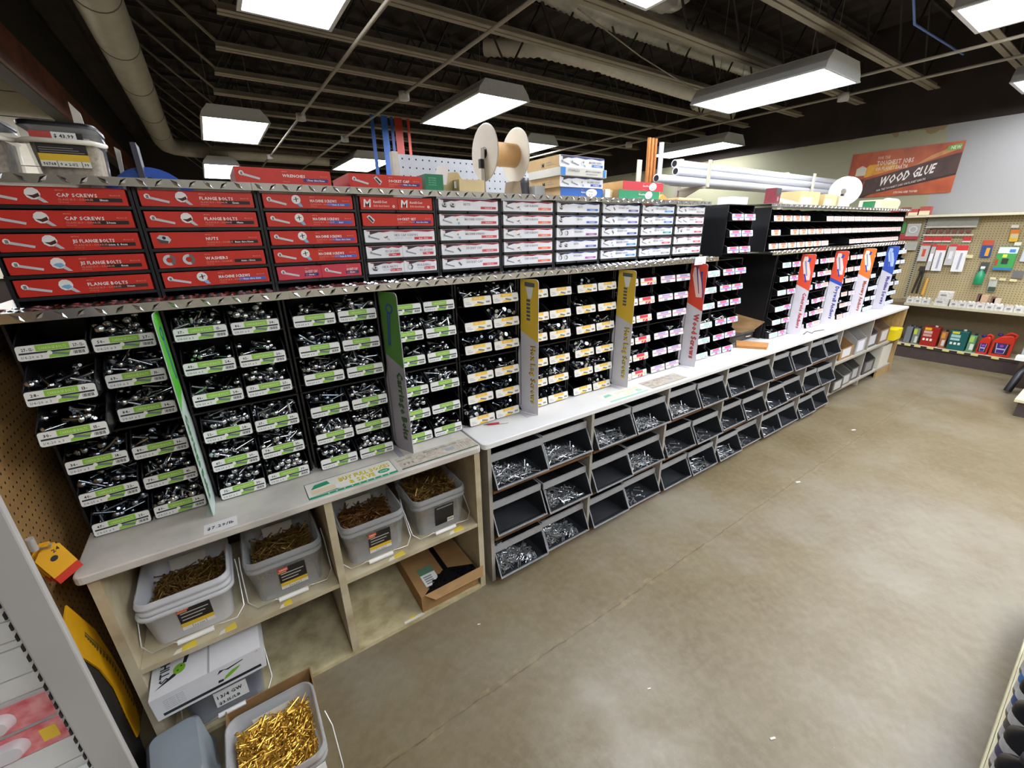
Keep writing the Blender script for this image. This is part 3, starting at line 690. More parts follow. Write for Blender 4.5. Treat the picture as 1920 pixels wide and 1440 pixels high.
# ------------------------------------------------------------------ slotted racks of flat fastener boxes
RED = mat('red_box_card', '#cf2e1f', 0.42, var=0.06)
REDP = mat('pinkish_red_card', '#d23a4c', 0.45, var=0.06)
WBOX = mat('white_box_card', '#eeeef2', 0.42, var=0.04)
KRAFT = mat('kraft_box_side', '#c9a877', 0.7, var=0.1)
WT = ink('#f2eeea'); PK = ink('#e88a76'); BK = ink('#1b1416'); NAVY = ink('#24306e'); BLU = ink('#3f63c0'); SIL = ink('#c9ccd0'); DRK = ink('#4b1512'); SKY = ink('#7fb6d8')
def draw_pic(b, kind, x, y, z, s, dark=False):
    """small printed pictures: bolt, head, phillips, nut, washer, socket; s = height"""
    a = ink('#8d8f94') if dark else SIL
    def q(pts, m, k=1): b.poly([(x + px * s, y - 0.0003 * k, z + pz * s) for px, pz in pts], m)
    if kind == 'bolt':
        q([(0.2, 0.62), (0.2, 0.42), (1.5, 0.1), (1.56, 0.26)], a); b.disc((x + 0.15 * s, y - 0.0006, z + 0.6 * s), 0.2 * s, WT if not dark else SIL, 8)
        q([(0.08, 0.45), (0.26, 0.45), (0.26, 0.7), (0.08, 0.7)], ink('#7d8288'), 3)
    elif kind == 'head':
        b.disc((x + 0.4 * s, y - 0.0003, z + 0.6 * s), 0.42 * s, WT, 10); q([(0.08, 0.5), (0.4, 0.28), (0.75, 0.42), (0.72, 0.66), (0.4, 0.5)], ink('#77747a') if dark else DRK, 2); q([(0.55, 0.25), (0.75, 0.4), (1.1, 0.0), (0.85, 0.0)], SIL, 2)
    elif kind == 'bluehead':
        b.disc((x + 0.4 * s, y - 0.0003, z + 0.6 * s), 0.42 * s, WT, 10); q([(0.1, 0.48), (0.45, 0.25), (0.75, 0.42), (0.6, 0.62), (0.3, 0.6)], SKY, 2); q([(0.55, 0.25), (0.75, 0.4), (1.1, 0.0), (0.85, 0.0)], SIL, 2)
    elif kind == 'phillips':
        b.disc((x + 0.42 * s, y - 0.0003, z + 0.62 * s), 0.4 * s, WT, 12); q([(0.2, 0.58), (0.64, 0.66), (0.64, 0.72), (0.2, 0.64)], BK, 2); q([(0.4, 0.42), (0.48, 0.42), (0.46, 0.84), (0.38, 0.84)], BK, 2); q([(0.45, 0.25), (0.75, 0.35), (0.95, 0.0), (0.65, 0.0)], SKY, 2)
    elif kind == 'nut':
        q([(0.0, 0.65), (0.25, 0.9), (0.8, 0.8), (0.95, 0.5), (0.7, 0.2), (0.2, 0.25)], SIL); q([(0.0, 0.65), (0.2, 0.25), (0.7, 0.2), (0.75, 0.4), (0.3, 0.5)], ink('#4a4246'), 2); b.disc((x + 0.5 * s, y - 0.0009, z + 0.66 * s), 0.13 * s, BK, 8)
    elif kind == 'washer':
        b.ring((x + 0.45 * s, y - 0.0003, z + 0.5 * s), 0.22 * s, 0.44 * s, SIL, 16); b.ring((x + 0.45 * s, y - 0.0006, z + 0.5 * s), 0.22 * s, 0.44 * s, ink('#6e6a6c'), 8, a0=-1.2, a1=1.3)
    elif kind == 'socket':
        q([(0.1, 0.75), (0.4, 0.95), (0.95, 0.45), (0.7, 0.1)], SIL); q([(0.25, 0.7), (0.4, 0.78), (0.8, 0.35), (0.68, 0.22)], BK, 2)
def flat_box(x, y, z, w, h, label, style, title, size='', sub='CLASS 10.9 - COARSE', pics=('bolt', 'head'), pill=None, band=None, depth=0.25, rotz=0.0, side=None, cat='box', group=None, top=None):
    """x,y,z: lower left front corner"""
    o = thing('fastener_box', label, cat, (x + w / 2, y, z), rotz, group)
    m = {'red': RED, 'pink': REDP, 'white': WBOX}.get(style, style); ch = h * 0.16
    b = MB(); x0, x1 = -w / 2, w / 2
    b.prism([(x0 + ch * 0.6, 0, 0), (x1 - ch * 0.2, 0, 0), (x1, 0, ch * 0.6), (x1, 0, h - ch), (x1 - ch, 0, h), (x0, 0, h), (x0, 0, ch)], (0, 0.002, 0), m)
    b.box(x0, x1, 0.0022, depth, 0, h, side or m)
    b.build('carton', o, local=True)
    b = MB(); Y = -0.0008; light = style in ('white',)
    if light:
        bd = ink(band or '#a3253c'); n = 9; hb = h * 0.2
        pts = [(x0 + 0.012 + (w - 0.012) * i / n, Y, h - hb * (0.55 + 0.5 * ((i * 7) % 3) / 2)) for i in range(n + 1)]
        b.poly([(x0 + 0.004, Y, h - 0.001)] + pts + [(x1 - 0.001, Y, h - 0.001)], bd)
        b.poly([(x0 + 0.02, Y - 0.0001, h * 0.96), (x0 + 0.02, Y - 0.0001, h * 0.62), (x0 + 0.05, Y - 0.0001, h * 0.8), (x0 + 0.085, Y - 0.0001, h * 0.96)], ink('#3a2730'))
    px = x0 + 0.012
    sc = 0.62 * h if light else 0.8 * h
    for i, k in enumerate(pics):
        draw_pic(b, k, px, Y, h * 0.12, sc, light); px += sc * (2.0 if k == 'bolt' else 1.35)
    tx = max(px + 0.01, x0 + w * (0.40 if len(pics) > 1 else 0.47)) if w > 0.2 else px + 0.004
    tc = INK_G if light else WT
    fitw = (x1 - 0.012 - tx) * (0.6 if not light else 0.62)
    if w < 0.2: fitw = x1 - 0.012 - tx
    b.text('METRIC' if not light else 'METRIC', h * 0.1, PK if not light else ink('#b8bac2'), (tx, Y - 0.0003, h * 0.78), fit=fitw)
    b.text(title, h * 0.27, tc, (tx, Y - 0.0003, h * 0.46), fit=fitw if w < 0.2 else max(fitw, 0.085))
    if sub: b.text(sub, h * 0.15, PK if not light else ink('#c3c5cc'), (tx, Y - 0.0003, h * 0.26), fit=fitw)
    if not light: b.text('PITCH 1.25', h * 0.09, PK, (tx, Y - 0.0003, h * 0.12), fit=fitw)
    if size or pill:
        pw = (0.075 if w > 0.2 else 0.045); pm = ink(pill or '#1b1416'); zz = h * (0.2 if not light else 0.16); ph = h * 0.22
        b.poly([(x1 - pw - 0.01, Y - 0.0002, zz), (x1 - 0.01, Y - 0.0002, zz), (x1 - 0.01, Y - 0.0002, zz + ph), (x1 - pw - 0.01, Y - 0.0002, zz + ph)], pm)
        b.text(size, ph * 0.75, WT, (x1 - pw / 2 - 0.01, Y - 0.0005, zz + ph * 0.22), align='c', fit=pw * 0.9)
        if not light: b.text('Metric 31', h * 0.12, PK, (x1 - 0.012, Y - 0.0003, h * 0.55), align='r')
    if top: top(b, x0, x1, h, Y, depth)
    b.build('printed_front', o, local=True)
    return o
HB = 0.043; ZB = [1.462 + 0.0562 * k for k in range(5)][::-1]; XC = [-0.437 + 0.3015 * k for k in range(10)]
for k in range(10):
    o = thing('box_rack', f'black slotted rack holding flat fastener boxes, {ORD[k]} column from the jug end', 'rack', (XC[k] + 0.137, 1.77, 1.438))
    a, c = XC[k] - 0.0125, XC[k] + 0.2865
    MB().box(a, a + 0.007, 1.634, 1.925, 1.4375, 1.739, BLACK).build('side_panel', o)
    MB().box(c - 0.007, c, 1.634, 1.925, 1.4375, 1.739, BLACK).build('side_panel', o)
    MB().box(a + 0.0075, c - 0.0075, 1.918, 1.925, 1.4375, 1.739, BLACK).build('back_panel', o)
    for z in ZB: MB().box(a + 0.0075, c - 0.0075, 1.626, 1.917, z - 0.0095, z - 0.0015, BLACK).build('shelf', o)
    for z in ZB: MB().box((a + c) / 2 - 0.012, (a + c) / 2 + 0.012, 1.618, 1.6255, z - 0.009, z - 0.002, BLACK).build('pull_tab', o)
N = 'METRIC'
BOXES = {
 (0, 0): ('red', 'CAP SCREWS', '18mm', ('bolt', 'head'), None), (0, 1): ('red', 'CAP SCREWS', '20mm', ('bolt', 'head'), None), (0, 2): ('red', 'JIS FLANGE BOLTS', '6mm & 8mm', ('bolt', 'head'), None),
 (0, 3): ('red', 'JIS FLANGE BOLTS', '8mm', ('bolt', 'bluehead'), None), (0, 4): ('red', 'FLANGE BOLTS', '10mm', ('bolt', 'bluehead'), '#3a2a22'),
 (1, 0): ('red', 'FLANGE BOLTS', '12mm', ('bolt', 'head'), None), (1, 1): ('red', 'FLANGE BOLTS', '14mm', ('bolt', 'head'), None), (1, 2): ('red', 'NUTS', '8mm thru 16mm', ('nut',), None),
 (1, 3): ('red', 'WASHERS', '6mm - 16mm', ('washer', 'washer'), None), (1, 4): ('red', 'MACHINE SCREWS', '4mm thru 6mm', ('bolt', 'phillips'), '#3f63c0'),
 (2, 0): ('red', 'MACHINE SCREWS', '5mm & 6mm', ('bolt', 'phillips'), '#3f63c0'), (2, 1): ('red', 'MACHINE SCREWS', '6mm', ('bolt', 'phillips'), '#3f63c0'), (2, 2): ('red', 'MACHINE SCREWS', '5mm thru 6mm', ('bolt', 'phillips'), '#3f55b0'), (2, 3): ('red', 'MACHINE SCREWS', '3mm & 4mm', ('bolt', 'phillips'), '#3f63c0'),
 (3, 1): ('red', 'SOCKET SET', '4mm thru 8mm', ('socket',), '#2c3090'), (3, 2): ('white', 'HEX CAP SCREWS', '8mm - 10mm', ('bolt', 'head'), '#d2303c')}
RW = ['topmost', 'second', 'middle', 'fourth', 'lowest']
for (k, r), (st, ti, sz, pc, pl) in BOXES.items():
    flat_box(XC[k], 1.63, ZB[r], 0.274, HB, f'{"red" if st == "red" else "white"} {ti.lower()} box {"marked " + sz if k < 3 else ""}, {RW[r]} of {ORD[k]} slotted rack', st, ti, sz, pics=pc, pill=pl, group='flat fastener boxes in slotted racks')
def halves(k, r, a, c):
    for i, (st, ti, sz, pc, pl) in enumerate((a, c)):
        flat_box(XC[k] + i * 0.1375, 1.63, ZB[r], 0.1365, HB, f'{"left" if i == 0 else "right"} half-width {st} {ti.lower()} box, {RW[r]} slot of {ORD[k]} rack', st, ti, sz, sub='CLASS 12.9', pics=pc, pill=pl, group='flat fastener boxes in slotted racks')
halves(2, 4, ('pink', 'SOCKET CAP', '10mm', ('bolt',), '#24306e'), ('pink', 'SOCKET CAP', '12mm', ('bolt',), '#24306e'))
halves(3, 3, ('white', 'HEX CAP SCREWS', '6mm', ('bolt',), '#d2303c'), ('white', 'HEX CAP SCREWS', '8mm', ('bolt',), '#d2303c'))
halves(3, 4, ('white', 'HEX NUTS', '6mm - 12mm', ('nut',), '#d2303c'), ('white', 'WASHERS', '6mm - 12mm', ('washer',), '#d2303c'))
for i in (0, 1):
    o = thing('fastener_box', f'red assortment box with a big white M, {("left","right")[i]} half of topmost slot, fourth rack', 'box', (XC[3] + i * 0.1375 + 0.068, 1.63, ZB[0]), group='flat fastener boxes in slotted racks')
    MB().box(-0.068, 0.068, 0, 0.25, 0, HB, RED).build('carton', o, local=True)
    b = MB(); b.text('M', 0.036, WT, (-0.058, -0.0006, 0.008), (1, 0, 0), (0.12, 0, 1), squeeze=1.0)
    b.text('Rand-E-Cost', 0.011, WT, (-0.022, -0.0006, 0.022), (1, 0, 0), (0.2, 0, 1), fit=0.05); b.text('Bolts Assortments', 0.01, ink('#f3b8a8'), (-0.022, -0.0006, 0.009), (1, 0, 0), (0.2, 0, 1), fit=0.058)
    b.ring((0.052, -0.0006, 0.011), 0.002, 0.0048, WT, 10); b.build('printed_front', o, local=True)
REST = {4: [('NUTS', ('nut', 'nut'), '#c9404c')] + [('MACHINE SCREWS', ('bolt', 'phillips'), '#d8474e')] * 2 + [('SOCKET CAP', ('bolt', 'socket'), '#d8474e')] * 2,
        5: [('CAP SCREWS', ('bolt', 'head'), '#ee6b3a')] * 5,
        6: [('NUTS', ('nut',), '#4a78c8'), ('NUTS', ('nut',), '#4a78c8'), ('WASHERS', ('washer', 'washer'), '#a04aa0'), ('NUTS', ('nut', 'nut'), '#4a66b8'), ('WASHERS', ('washer', 'washer'), '#b45ab0')],
        7: [('SOCKET CAP', ('bolt', 'socket'), '#4a4a9a'), ('SOCKET CAP', ('bolt', 'socket'), '#6a6ac0'), ('SOCKET CAP', ('bolt', 'socket'), '#3a55b0'), ('MACHINE SCREWS', ('bolt', 'phillips'), '#3f8fd0'), ('MACHINE SCREWS', ('bolt', 'phillips'), '#2f8fd8')],
        8: [('HEX CAP SCREWS', ('bolt', 'head'), '#4aa0d8'), ('HEX CAP SCREWS', ('bolt', 'head'), '#3f88c8'), ('HEX CAP SCREWS', ('bolt', 'head'), '#2f9aa8'), ('HEX CAP SCREWS', ('bolt', 'head'), '#d84a60'), ('CAP SCREWS', ('bolt', 'phillips'), '#8a8e98')],
        9: [('SOCKET SET', ('bolt', 'socket'), '#b8aa9c'), ('SOCKET SET', ('bolt', 'bolt'), '#d07aa0'), ('RINGS', ('washer', 'nut'), '#d83a44'), ('RINGS', ('washer',), '#e04a54'), ('RINGS', ('washer', 'nut'), '#d83a54')]}
for k, rows in REST.items():
    for r, (ti, pc, pl) in enumerate(rows):
        bd = '#9c2438' if k < 6 else ('#7a3a5a' if (k, r) in ((9, 1), (9, 2), (9, 3), (9, 4), (8, 3)) else '#2b3f7a')
        flat_box(XC[k], 1.63, ZB[r], 0.274, HB, f'white {ti.lower()} box with torn-edge band, {RW[r]} of {ORD[k]} slotted rack', 'white', ti, 'STAINLESS' if k > 5 else 'CLASS 8.8', '', pc, pl, bd, group='flat fastener boxes in slotted racks')

# ------------------------------------------------------------------ upright category signs between the racks
def fin(x, z1, top, word, wordc, label, picture, base='#d9d6dc', band=None, turn=22):
    y0, yc, y1 = 1.478, 1.543, 1.588; z0 = CT + 0.002; zs = z0 + (z1 - z0) * 0.62
    o = thing('category_sign', label, 'sign', (x, 1.55, z0), group='upright category signs between bin racks')
    B_ = mat('sign_' + base.strip('#'), base, 0.45, var=0.05); T_ = ink(top); t = 0.0025
    b = MB()
    r = 0.014; XF = Matrix.Translation((x, 1.57, 0)) @ Matrix.Rotation(math.radians(turn), 4, 'Z') @ Matrix.Translation((-x, -1.57, 0)); b.X = XF
    b.prism([(x, y0, z0), (x, yc + 0.02, z0), (x, y1, z0 + 0.03), (x, y1, zs - 0.1), (x, yc + 0.03, zs - 0.03), (x, yc + 0.03, z1), (x, y0 + r, z1), (x, y0 + 0.004, z1 - 0.004), (x, y0, z1 - r)], (t, 0, 0), B_)
    b.build('board', o)
    b = MB(); b.X = XF
    for s, xf in ((-1, x - 0.0006), (1, x + t + 0.0006)):
        b.poly([(xf, y0 + 0.0005, zs - 0.04), (xf, yc + 0.029, zs + 0.01), (xf, yc + 0.029, z1 - 0.001), (xf, y0 + r, z1 - 0.001), (xf, y0 + 0.0005, z1 - r)], T_)
        xb = xf + s * 0.0004
        wc, dk = ink('#eef0ee'), ink('#5d6468'); cy = (y0 + yc + 0.03) / 2
        if picture in ('screws', 'anchor'): b.poly([(xb, cy + a, z1 + c) for a, c in ((0.03, -0.02), (0.034, -0.07), (-0.0, -0.2), (-0.034, -0.2), (-0.03, -0.14), (0.006, -0.02))], ink({'#6fb84a': '#cfe6c4', '#ecc53c': '#efdfae', '#d9452f': '#f0c8ba', '#e8502f': '#fbe3da', '#f07a2a': '#fbe6d2', '#2a4fb0': '#a8bfee'}.get(top, '#dddddd')))
        xb += s * 0.0004
        def q(pts, m): b.poly([(xb, cy + a, z1 + c) for a, c in pts], m)
        if picture == 'carriage':
            b.ring((xb, cy - 0.002, z1 - 0.06), 0.012, 0.02, ink('#2f5a94'), 14, (0, 1, 0), (0, 0, 1)); q([(-0.006, -0.075), (0.012, -0.075), (0.024, -0.2), (0.01, -0.2)], ink('#2f5a94')); q([(-0.002, -0.08), (0.006, -0.08), (0.016, -0.19), (0.012, -0.19)], ink('#8fb0d0'))
        elif picture == 'lag':
            q([(-0.028, -0.035), (0.024, -0.03), (0.024, -0.012), (-0.028, -0.017)], dk); q([(-0.02, -0.035), (0.018, -0.035), (0.006, -0.085), (-0.012, -0.085)], wc)
            for i in range(6): q([(-0.006, -0.09 - i * 0.017), (0.014, -0.087 - i * 0.017), (0.015, -0.098 - i * 0.017), (-0.004, -0.101 - i * 0.017)], dk if i % 1 == 0 else wc)
        elif picture == 'screws':
            for d in (-0.016, 0.012): q([(d - 0.008, -0.03 + d), (d + 0.008, -0.03 + d), (d + 0.003, -0.05 + d), (d - 0.024, -0.19 + d), (d - 0.028, -0.19 + d), (d - 0.005, -0.05 + d)], ink('#3a3f9a'))
        else:
            q([(-0.018, -0.03), (-0.002, -0.03), (0.004, -0.06), (-0.014, -0.06)], ink('#2f4fa8')); q([(0.012, -0.05), (0.022, -0.055), (-0.006, -0.17), (-0.014, -0.165)], ink('#8f9cc0')); q([(0.002, -0.15), (0.012, -0.155), (-0.008, -0.22), (-0.018, -0.215)], ink('#3a46b0'))
        if band: b.poly([(xb, y0 + 0.001, zs - 0.055), (xb, yc + 0.029, zs - 0.01), (xb, yc + 0.029, zs + 0.02), (xb, y0 + 0.001, zs - 0.025)], ink(band))
        b.poly([(xf + s * 0.0002, yc + 0.029, z0 + 0.035), (xf + s * 0.0002, yc + 0.033, z0 + 0.035), (xf + s * 0.0002, yc + 0.033, zs - 0.035), (xf + s * 0.0002, yc + 0.029, zs - 0.035)], ink('#77747c'))
        dirn = (0, 0, -1); upv = (0, -1, 0) if s > 0 else (0, 1, 0)   # lettering runs down the board
        zt = zs - 0.06; L = zt - z0 - 0.05
        size = min(0.062, L / max(text_width(word, 1.0, 1.0), 0.1) * 1.0)
        upv = (0, -1, 0) if s < 0 else (0, 1, 0)
        base_y = y0 + 0.012 + size * 0.72 if s < 0 else y0 + 0.012
        sq = L / text_width(word, size)
        sh = ink('#2a2a2c') if picture in ('lag', 'carriage') else ink('#7a4a52')
        b.text(word, size, sh, (xf + s * 0.0003, base_y + 0.0022, zt + 0.003), dirn, upv, squeeze=sq)
        b.text(word, size, ink(wordc), (xf + s * 0.0007, base_y, zt), dirn, upv, squeeze=sq)
    b.build('print', o)
    MB().box(x - 0.022, x + 0.0, 1.49, 1.585, CT + 0.0005, CT + 0.0015, B_).build('foot_flap', o)
fin(-0.166, 1.408, '#5fc83c', 'Carriage Bolts', '#3f9a4a', 'green carriage bolts sign between the first and second bin racks', 'carriage', '#cfe0da', turn=-3)
fin(0.4755, 1.405, '#5a8f3c', 'Carriage Bolts', '#3f6a35', 'dark green carriage bolts sign between the third and fourth bin racks', 'carriage', '#a9a3ad')
fin(1.1165, 1.405, '#ecc53c', 'Hex Lag Screws', '#dcbf3c', 'yellow hex lag screws sign between the fifth and sixth bin racks', 'lag')
fin(1.7575, 1.405, '#ecc53c', 'Hex Lag Screws', '#dcbf3c', 'yellow hex lag screws sign between the seventh and eighth bin racks', 'lag')
fin(2.3985, 1.405, '#d9452f', 'Wood Screws', '#cf4a44', 'red wood screws sign with two blue screws, between ninth and tenth racks', 'screws')
fin(3.862, 1.402, '#e8502f', 'Concrete Anchors', '#d85a64', 'red-topped anchor sign with red lettering nearest the metal case', 'anchor', '#e2dfe8')
fin(4.503, 1.402, '#e8502f', 'Drywall Anchors', '#2f62b8', 'red-topped anchor sign with a blue band and blue lettering', 'anchor', '#e2dfe8', band='#2f55c0')
fin(5.144, 1.402, '#f07a2a', 'Masonry Anchors', '#b8583a', 'orange-topped anchor sign with rust-coloured lettering', 'anchor', '#dcd8e2')
fin(5.785, 1.402, '#2a4fb0', 'Machine Screws', '#3a4a9c', 'blue-topped sign with blue lettering nearest the corner', 'anchor', '#cfcbd6')
tag(MB().box(2.34, 2.45, 1.516, 1.5195, 1.40, 1.446, WHITE).text('$ 0.59', 0.012, INK_G, (2.395, 1.5155, 1.407), align='c').build('price_tag'), 'small white price tag taped to the ledge above the red wood screws sign', 'price tag')

# ------------------------------------------------------------------ nail bins in the low cabinet
def hopper_mesh():
    b = MB(); w, t = 0.288, 0.003; x0, x1 = -w / 2, w / 2
    prof = [(-0.038, 0.022), (0.0, 0.0), (0.42, 0.0), (0.42, 0.165), (0.03, 0.165), (0.022, 0.13)]
    for x in (x0, x1 - t): b.prism([(x, y, z) for y, z in prof], (t, 0, 0), GREYP)
    b.box(x0 + t, x1 - t, 0.0, 0.42, 0, t, GREYP).box(x0 + t, x1 - t, 0.417, 0.42, t, 0.165, GREYP)
    b.prism([(x0 + t, -0.038, 0.022), (x0 + t, 0, 0), (x0 + t, 0.003, 0.003), (x0 + t, -0.035, 0.025)], (w - 2 * t, 0, 0), GREYP)
    return b.build('tray', mesh_only=True)
def lip_mesh():
    b = MB(); x0, x1 = -0.146, 0.146
    b.box(x0, x1, 0.014, 0.022, 0.131, 0.166, GREYL)
    b.box(x0, x0 + 0.005, 0.022, 0.30, 0.158, 0.166, GREYL).box(x1 - 0.005, x1, 0.022, 0.30, 0.158, 0.166, GREYL)
    for x in (x0 + 0.0005, x1 - 0.0055): b.prism([(x, -0.044, 0.02), (x, -0.039, 0.023), (x, 0.016, 0.13), (x, 0.010, 0.13)], (0.005, 0, 0), GREYL)
    b.box(x0 + 0.006, x1 - 0.006, -0.043, -0.039, 0.0185, 0.024, GREYL)
    return b.build('rim', mesh_only=True)
HM, LM = hopper_mesh(), lip_mesh()
def nail(b, L, r, M):
    b.tube([(0, 0, 0), (L * 0.92, 0, 0), (L, 0, 0)], [r, r, r * 0.2], M, 5); b.lathe([(0.0001, -r * 0.8), (r * 2.4, -r * 0.8), (r * 2.4, 0), (0.0001, 0)], M, 8, (0, 0, 0), 'x', False)
def staple(b, L, r, M):
    b.tube([(0, 0, 0), (L, 0, 0), (L * 1.2, r * 2.5, 0), (L, r * 5, 0), (0, r * 5, 0)], r, M, 5)
def nheap(n, kind, L, r, M, seed, sx=0.12, sy=0.2, z1=0.06, skew=0.9):
    R = random.Random(seed); b = MB()
    for i in range(n):
        l = L * R.uniform(0.85, 1.1); u = R.random(); x = -sx + 2 * sx * (u ** (1.6 + skew)) * 0.85; y = R.uniform(-0.022, sy * (1 - u * 0.6)); z = 0.012 + R.random() * z1 * (1 - u * 0.9) + max(0, -y) * 0.5
        a = R.uniform(0, 2 * PI); t = R.gauss(0, 0.3); d = Vector((math.cos(a) * math.cos(t), math.sin(a) * math.cos(t), math.sin(t)))
        p = Vector((x, y, z)) - d * l / 2
        for v in (p, p + d * l):
            for k, (lo, hi) in enumerate(((-0.135, 0.135), (-0.03, 0.35), (0.006, 9))):
                if v[k] < lo: p[k] += lo - v[k]
                if v[k] > hi: p[k] += hi - v[k]
        rot = d.to_track_quat('X', 'Z').to_matrix().to_4x4(); b.X = Matrix.Translation(p) @ rot @ Matrix.Rotation(R.uniform(0, 6), 4, 'X'); kind(b, l, r, M)
    b.X = Matrix.Identity(4); return b.build('heap', mesh_only=True)
NZ = mat('bright_nail_steel', '#cdd0d4', 0.28, metal=0.9, var=0.2, scale=60)
NH = {'nails': nheap(190, nail, 0.055, 0.0021, NZ, 1), 'nails2': nheap(120, nail, 0.07, 0.0026, NZ, 2, z1=0.045), 'lots': nheap(260, nail, 0.045, 0.002, NZ, 3, z1=0.09, skew=0.4),
      'staples': nheap(220, staple, 0.03, 0.0024, NZ, 4, z1=0.1, skew=0.3), 'few': nheap(45, nail, 0.05, 0.0022, NZ, 5, sx=0.1, z1=0.02, skew=1.2), 'scrap': nheap(10, nail, 0.05, 0.0022, NZ, 6, z1=0.012, skew=1.0)}
NF = {(0, 0): 'nails', (0, 1): 'nails', (0, 2): 'nails2', (0, 3): 'nails', (0, 4): 'nails', (0, 5): 'scrap', (0, 6): 'scrap', (1, 0): None, (1, 1): 'lots', (1, 2): None, (1, 3): 'nails', (1, 4): 'few', (1, 5): 'few', (1, 6): 'scrap', (1, 7): 'scrap', (1, 8): 'scrap', (1, 9): 'scrap',
      (2, 0): 'staples', (2, 1): 'staples', (2, 2): None, (2, 3): 'few', (2, 4): None, (2, 5): 'nails2', (2, 6): 'nails2', (2, 7): 'few', (2, 8): 'scrap', (2, 10): 'scrap'}
NBZ = [0.5115, 0.2535, 0.0165]
for r in range(3):
    for c in range(12):
        bay, sd = divmod(c, 2); x = 0.8205 + 0.6215 * bay + 0.151 + sd * 0.3 ; y = 1.398 + rnd.uniform(-0.012, 0.006)
        f = NF.get((r, c)); w = {'lots': 'heaped with nails', 'nails': 'half filled with nails', 'nails2': 'holding larger nails', 'staples': 'heaped with fence staples', 'few': 'holding a few nails', 'scrap': 'almost empty', None: 'empty'}[f]
        o = thing('nail_bin', f'dark steel nail bin, {w}, {("top","middle","bottom")[r]} shelf, {ORD[c]} from the tubs end', 'bin', (x, y, NBZ[r]), group='nail bins in the low cabinet')
        put('tray', HM, o); put('rim', LM, o)
        if f:
            n = put('loose_nails', NH[f], None, (x, y + 0.002, NBZ[r] + 0.004))
            tag(n, f'bright steel {"fence staples" if f == "staples" else "nails"} lying in the {("top","middle","bottom")[r]} shelf bin, {ORD[c]} from tubs end', 'nails', kind='stuff')
# ------------------------------------------------------------------ plastic screw tubs with wire handles
def rrect(w, d, r, z, n=5):
    pts = []
    for cx, cy, a0 in ((w / 2 - r, d / 2 - r, 0), (-w / 2 + r, d / 2 - r, PI / 2), (-w / 2 + r, -d / 2 + r, PI), (w / 2 - r, -d / 2 + r, 1.5 * PI)):
        for k in range(n + 1): q = a0 + k * PI / 2 / n; pts.append((cx + r * math.cos(q), cy + r * math.sin(q), z))
    return pts
def loft(b, loops, m, smooth=True):
    n = len(loops[0]); vs = [p for l in loops for p in l]
    b.add(vs, [(i * n + k, i * n + (k + 1) % n, (i + 1) * n + (k + 1) % n, (i + 1) * n + k) for i in range(len(loops) - 1) for k in range(n)], m, smooth)
def tub_shell(b, h, w0, d0, w1, d1, m, dz=0.0):
    t = 0.004
    out = [rrect(w0, d0, 0.03, dz), rrect(w0 + (w1 - w0) * 0.72, d0 + (d1 - d0) * 0.72, 0.033, dz + h * 0.74)]
    rim = [(0.012, 0.745), (0.014, 0.80), (0.008, 0.81), (0.008, 0.86), (0.014, 0.87), (0.016, 0.93), (0.010, 0.94), (0.010, 0.985), (0.004, 1.0)]
    out += [rrect(w1 - 0.016 + e, d1 - 0.016 + e, 0.036, dz + h * f) for e, f in rim]
    inn = [rrect(w1 - 0.018, d1 - 0.018, 0.034, dz + h * 0.99), rrect(w0 - 2 * t, d0 - 2 * t, 0.028, dz + t)]
    loft(b, out + inn, m); b.poly(rrect(w0, d0, 0.03, dz)[::-1], m); b.poly(rrect(w0 - 2 * t, d0 - 2 * t, 0.028, dz + t), m)
TW, TD, TH = 0.252, 0.262, 0.182
ORG = ink('#d4472c'); YEL = ink('#e0b92c'); LBK = ink('#1d1a18')
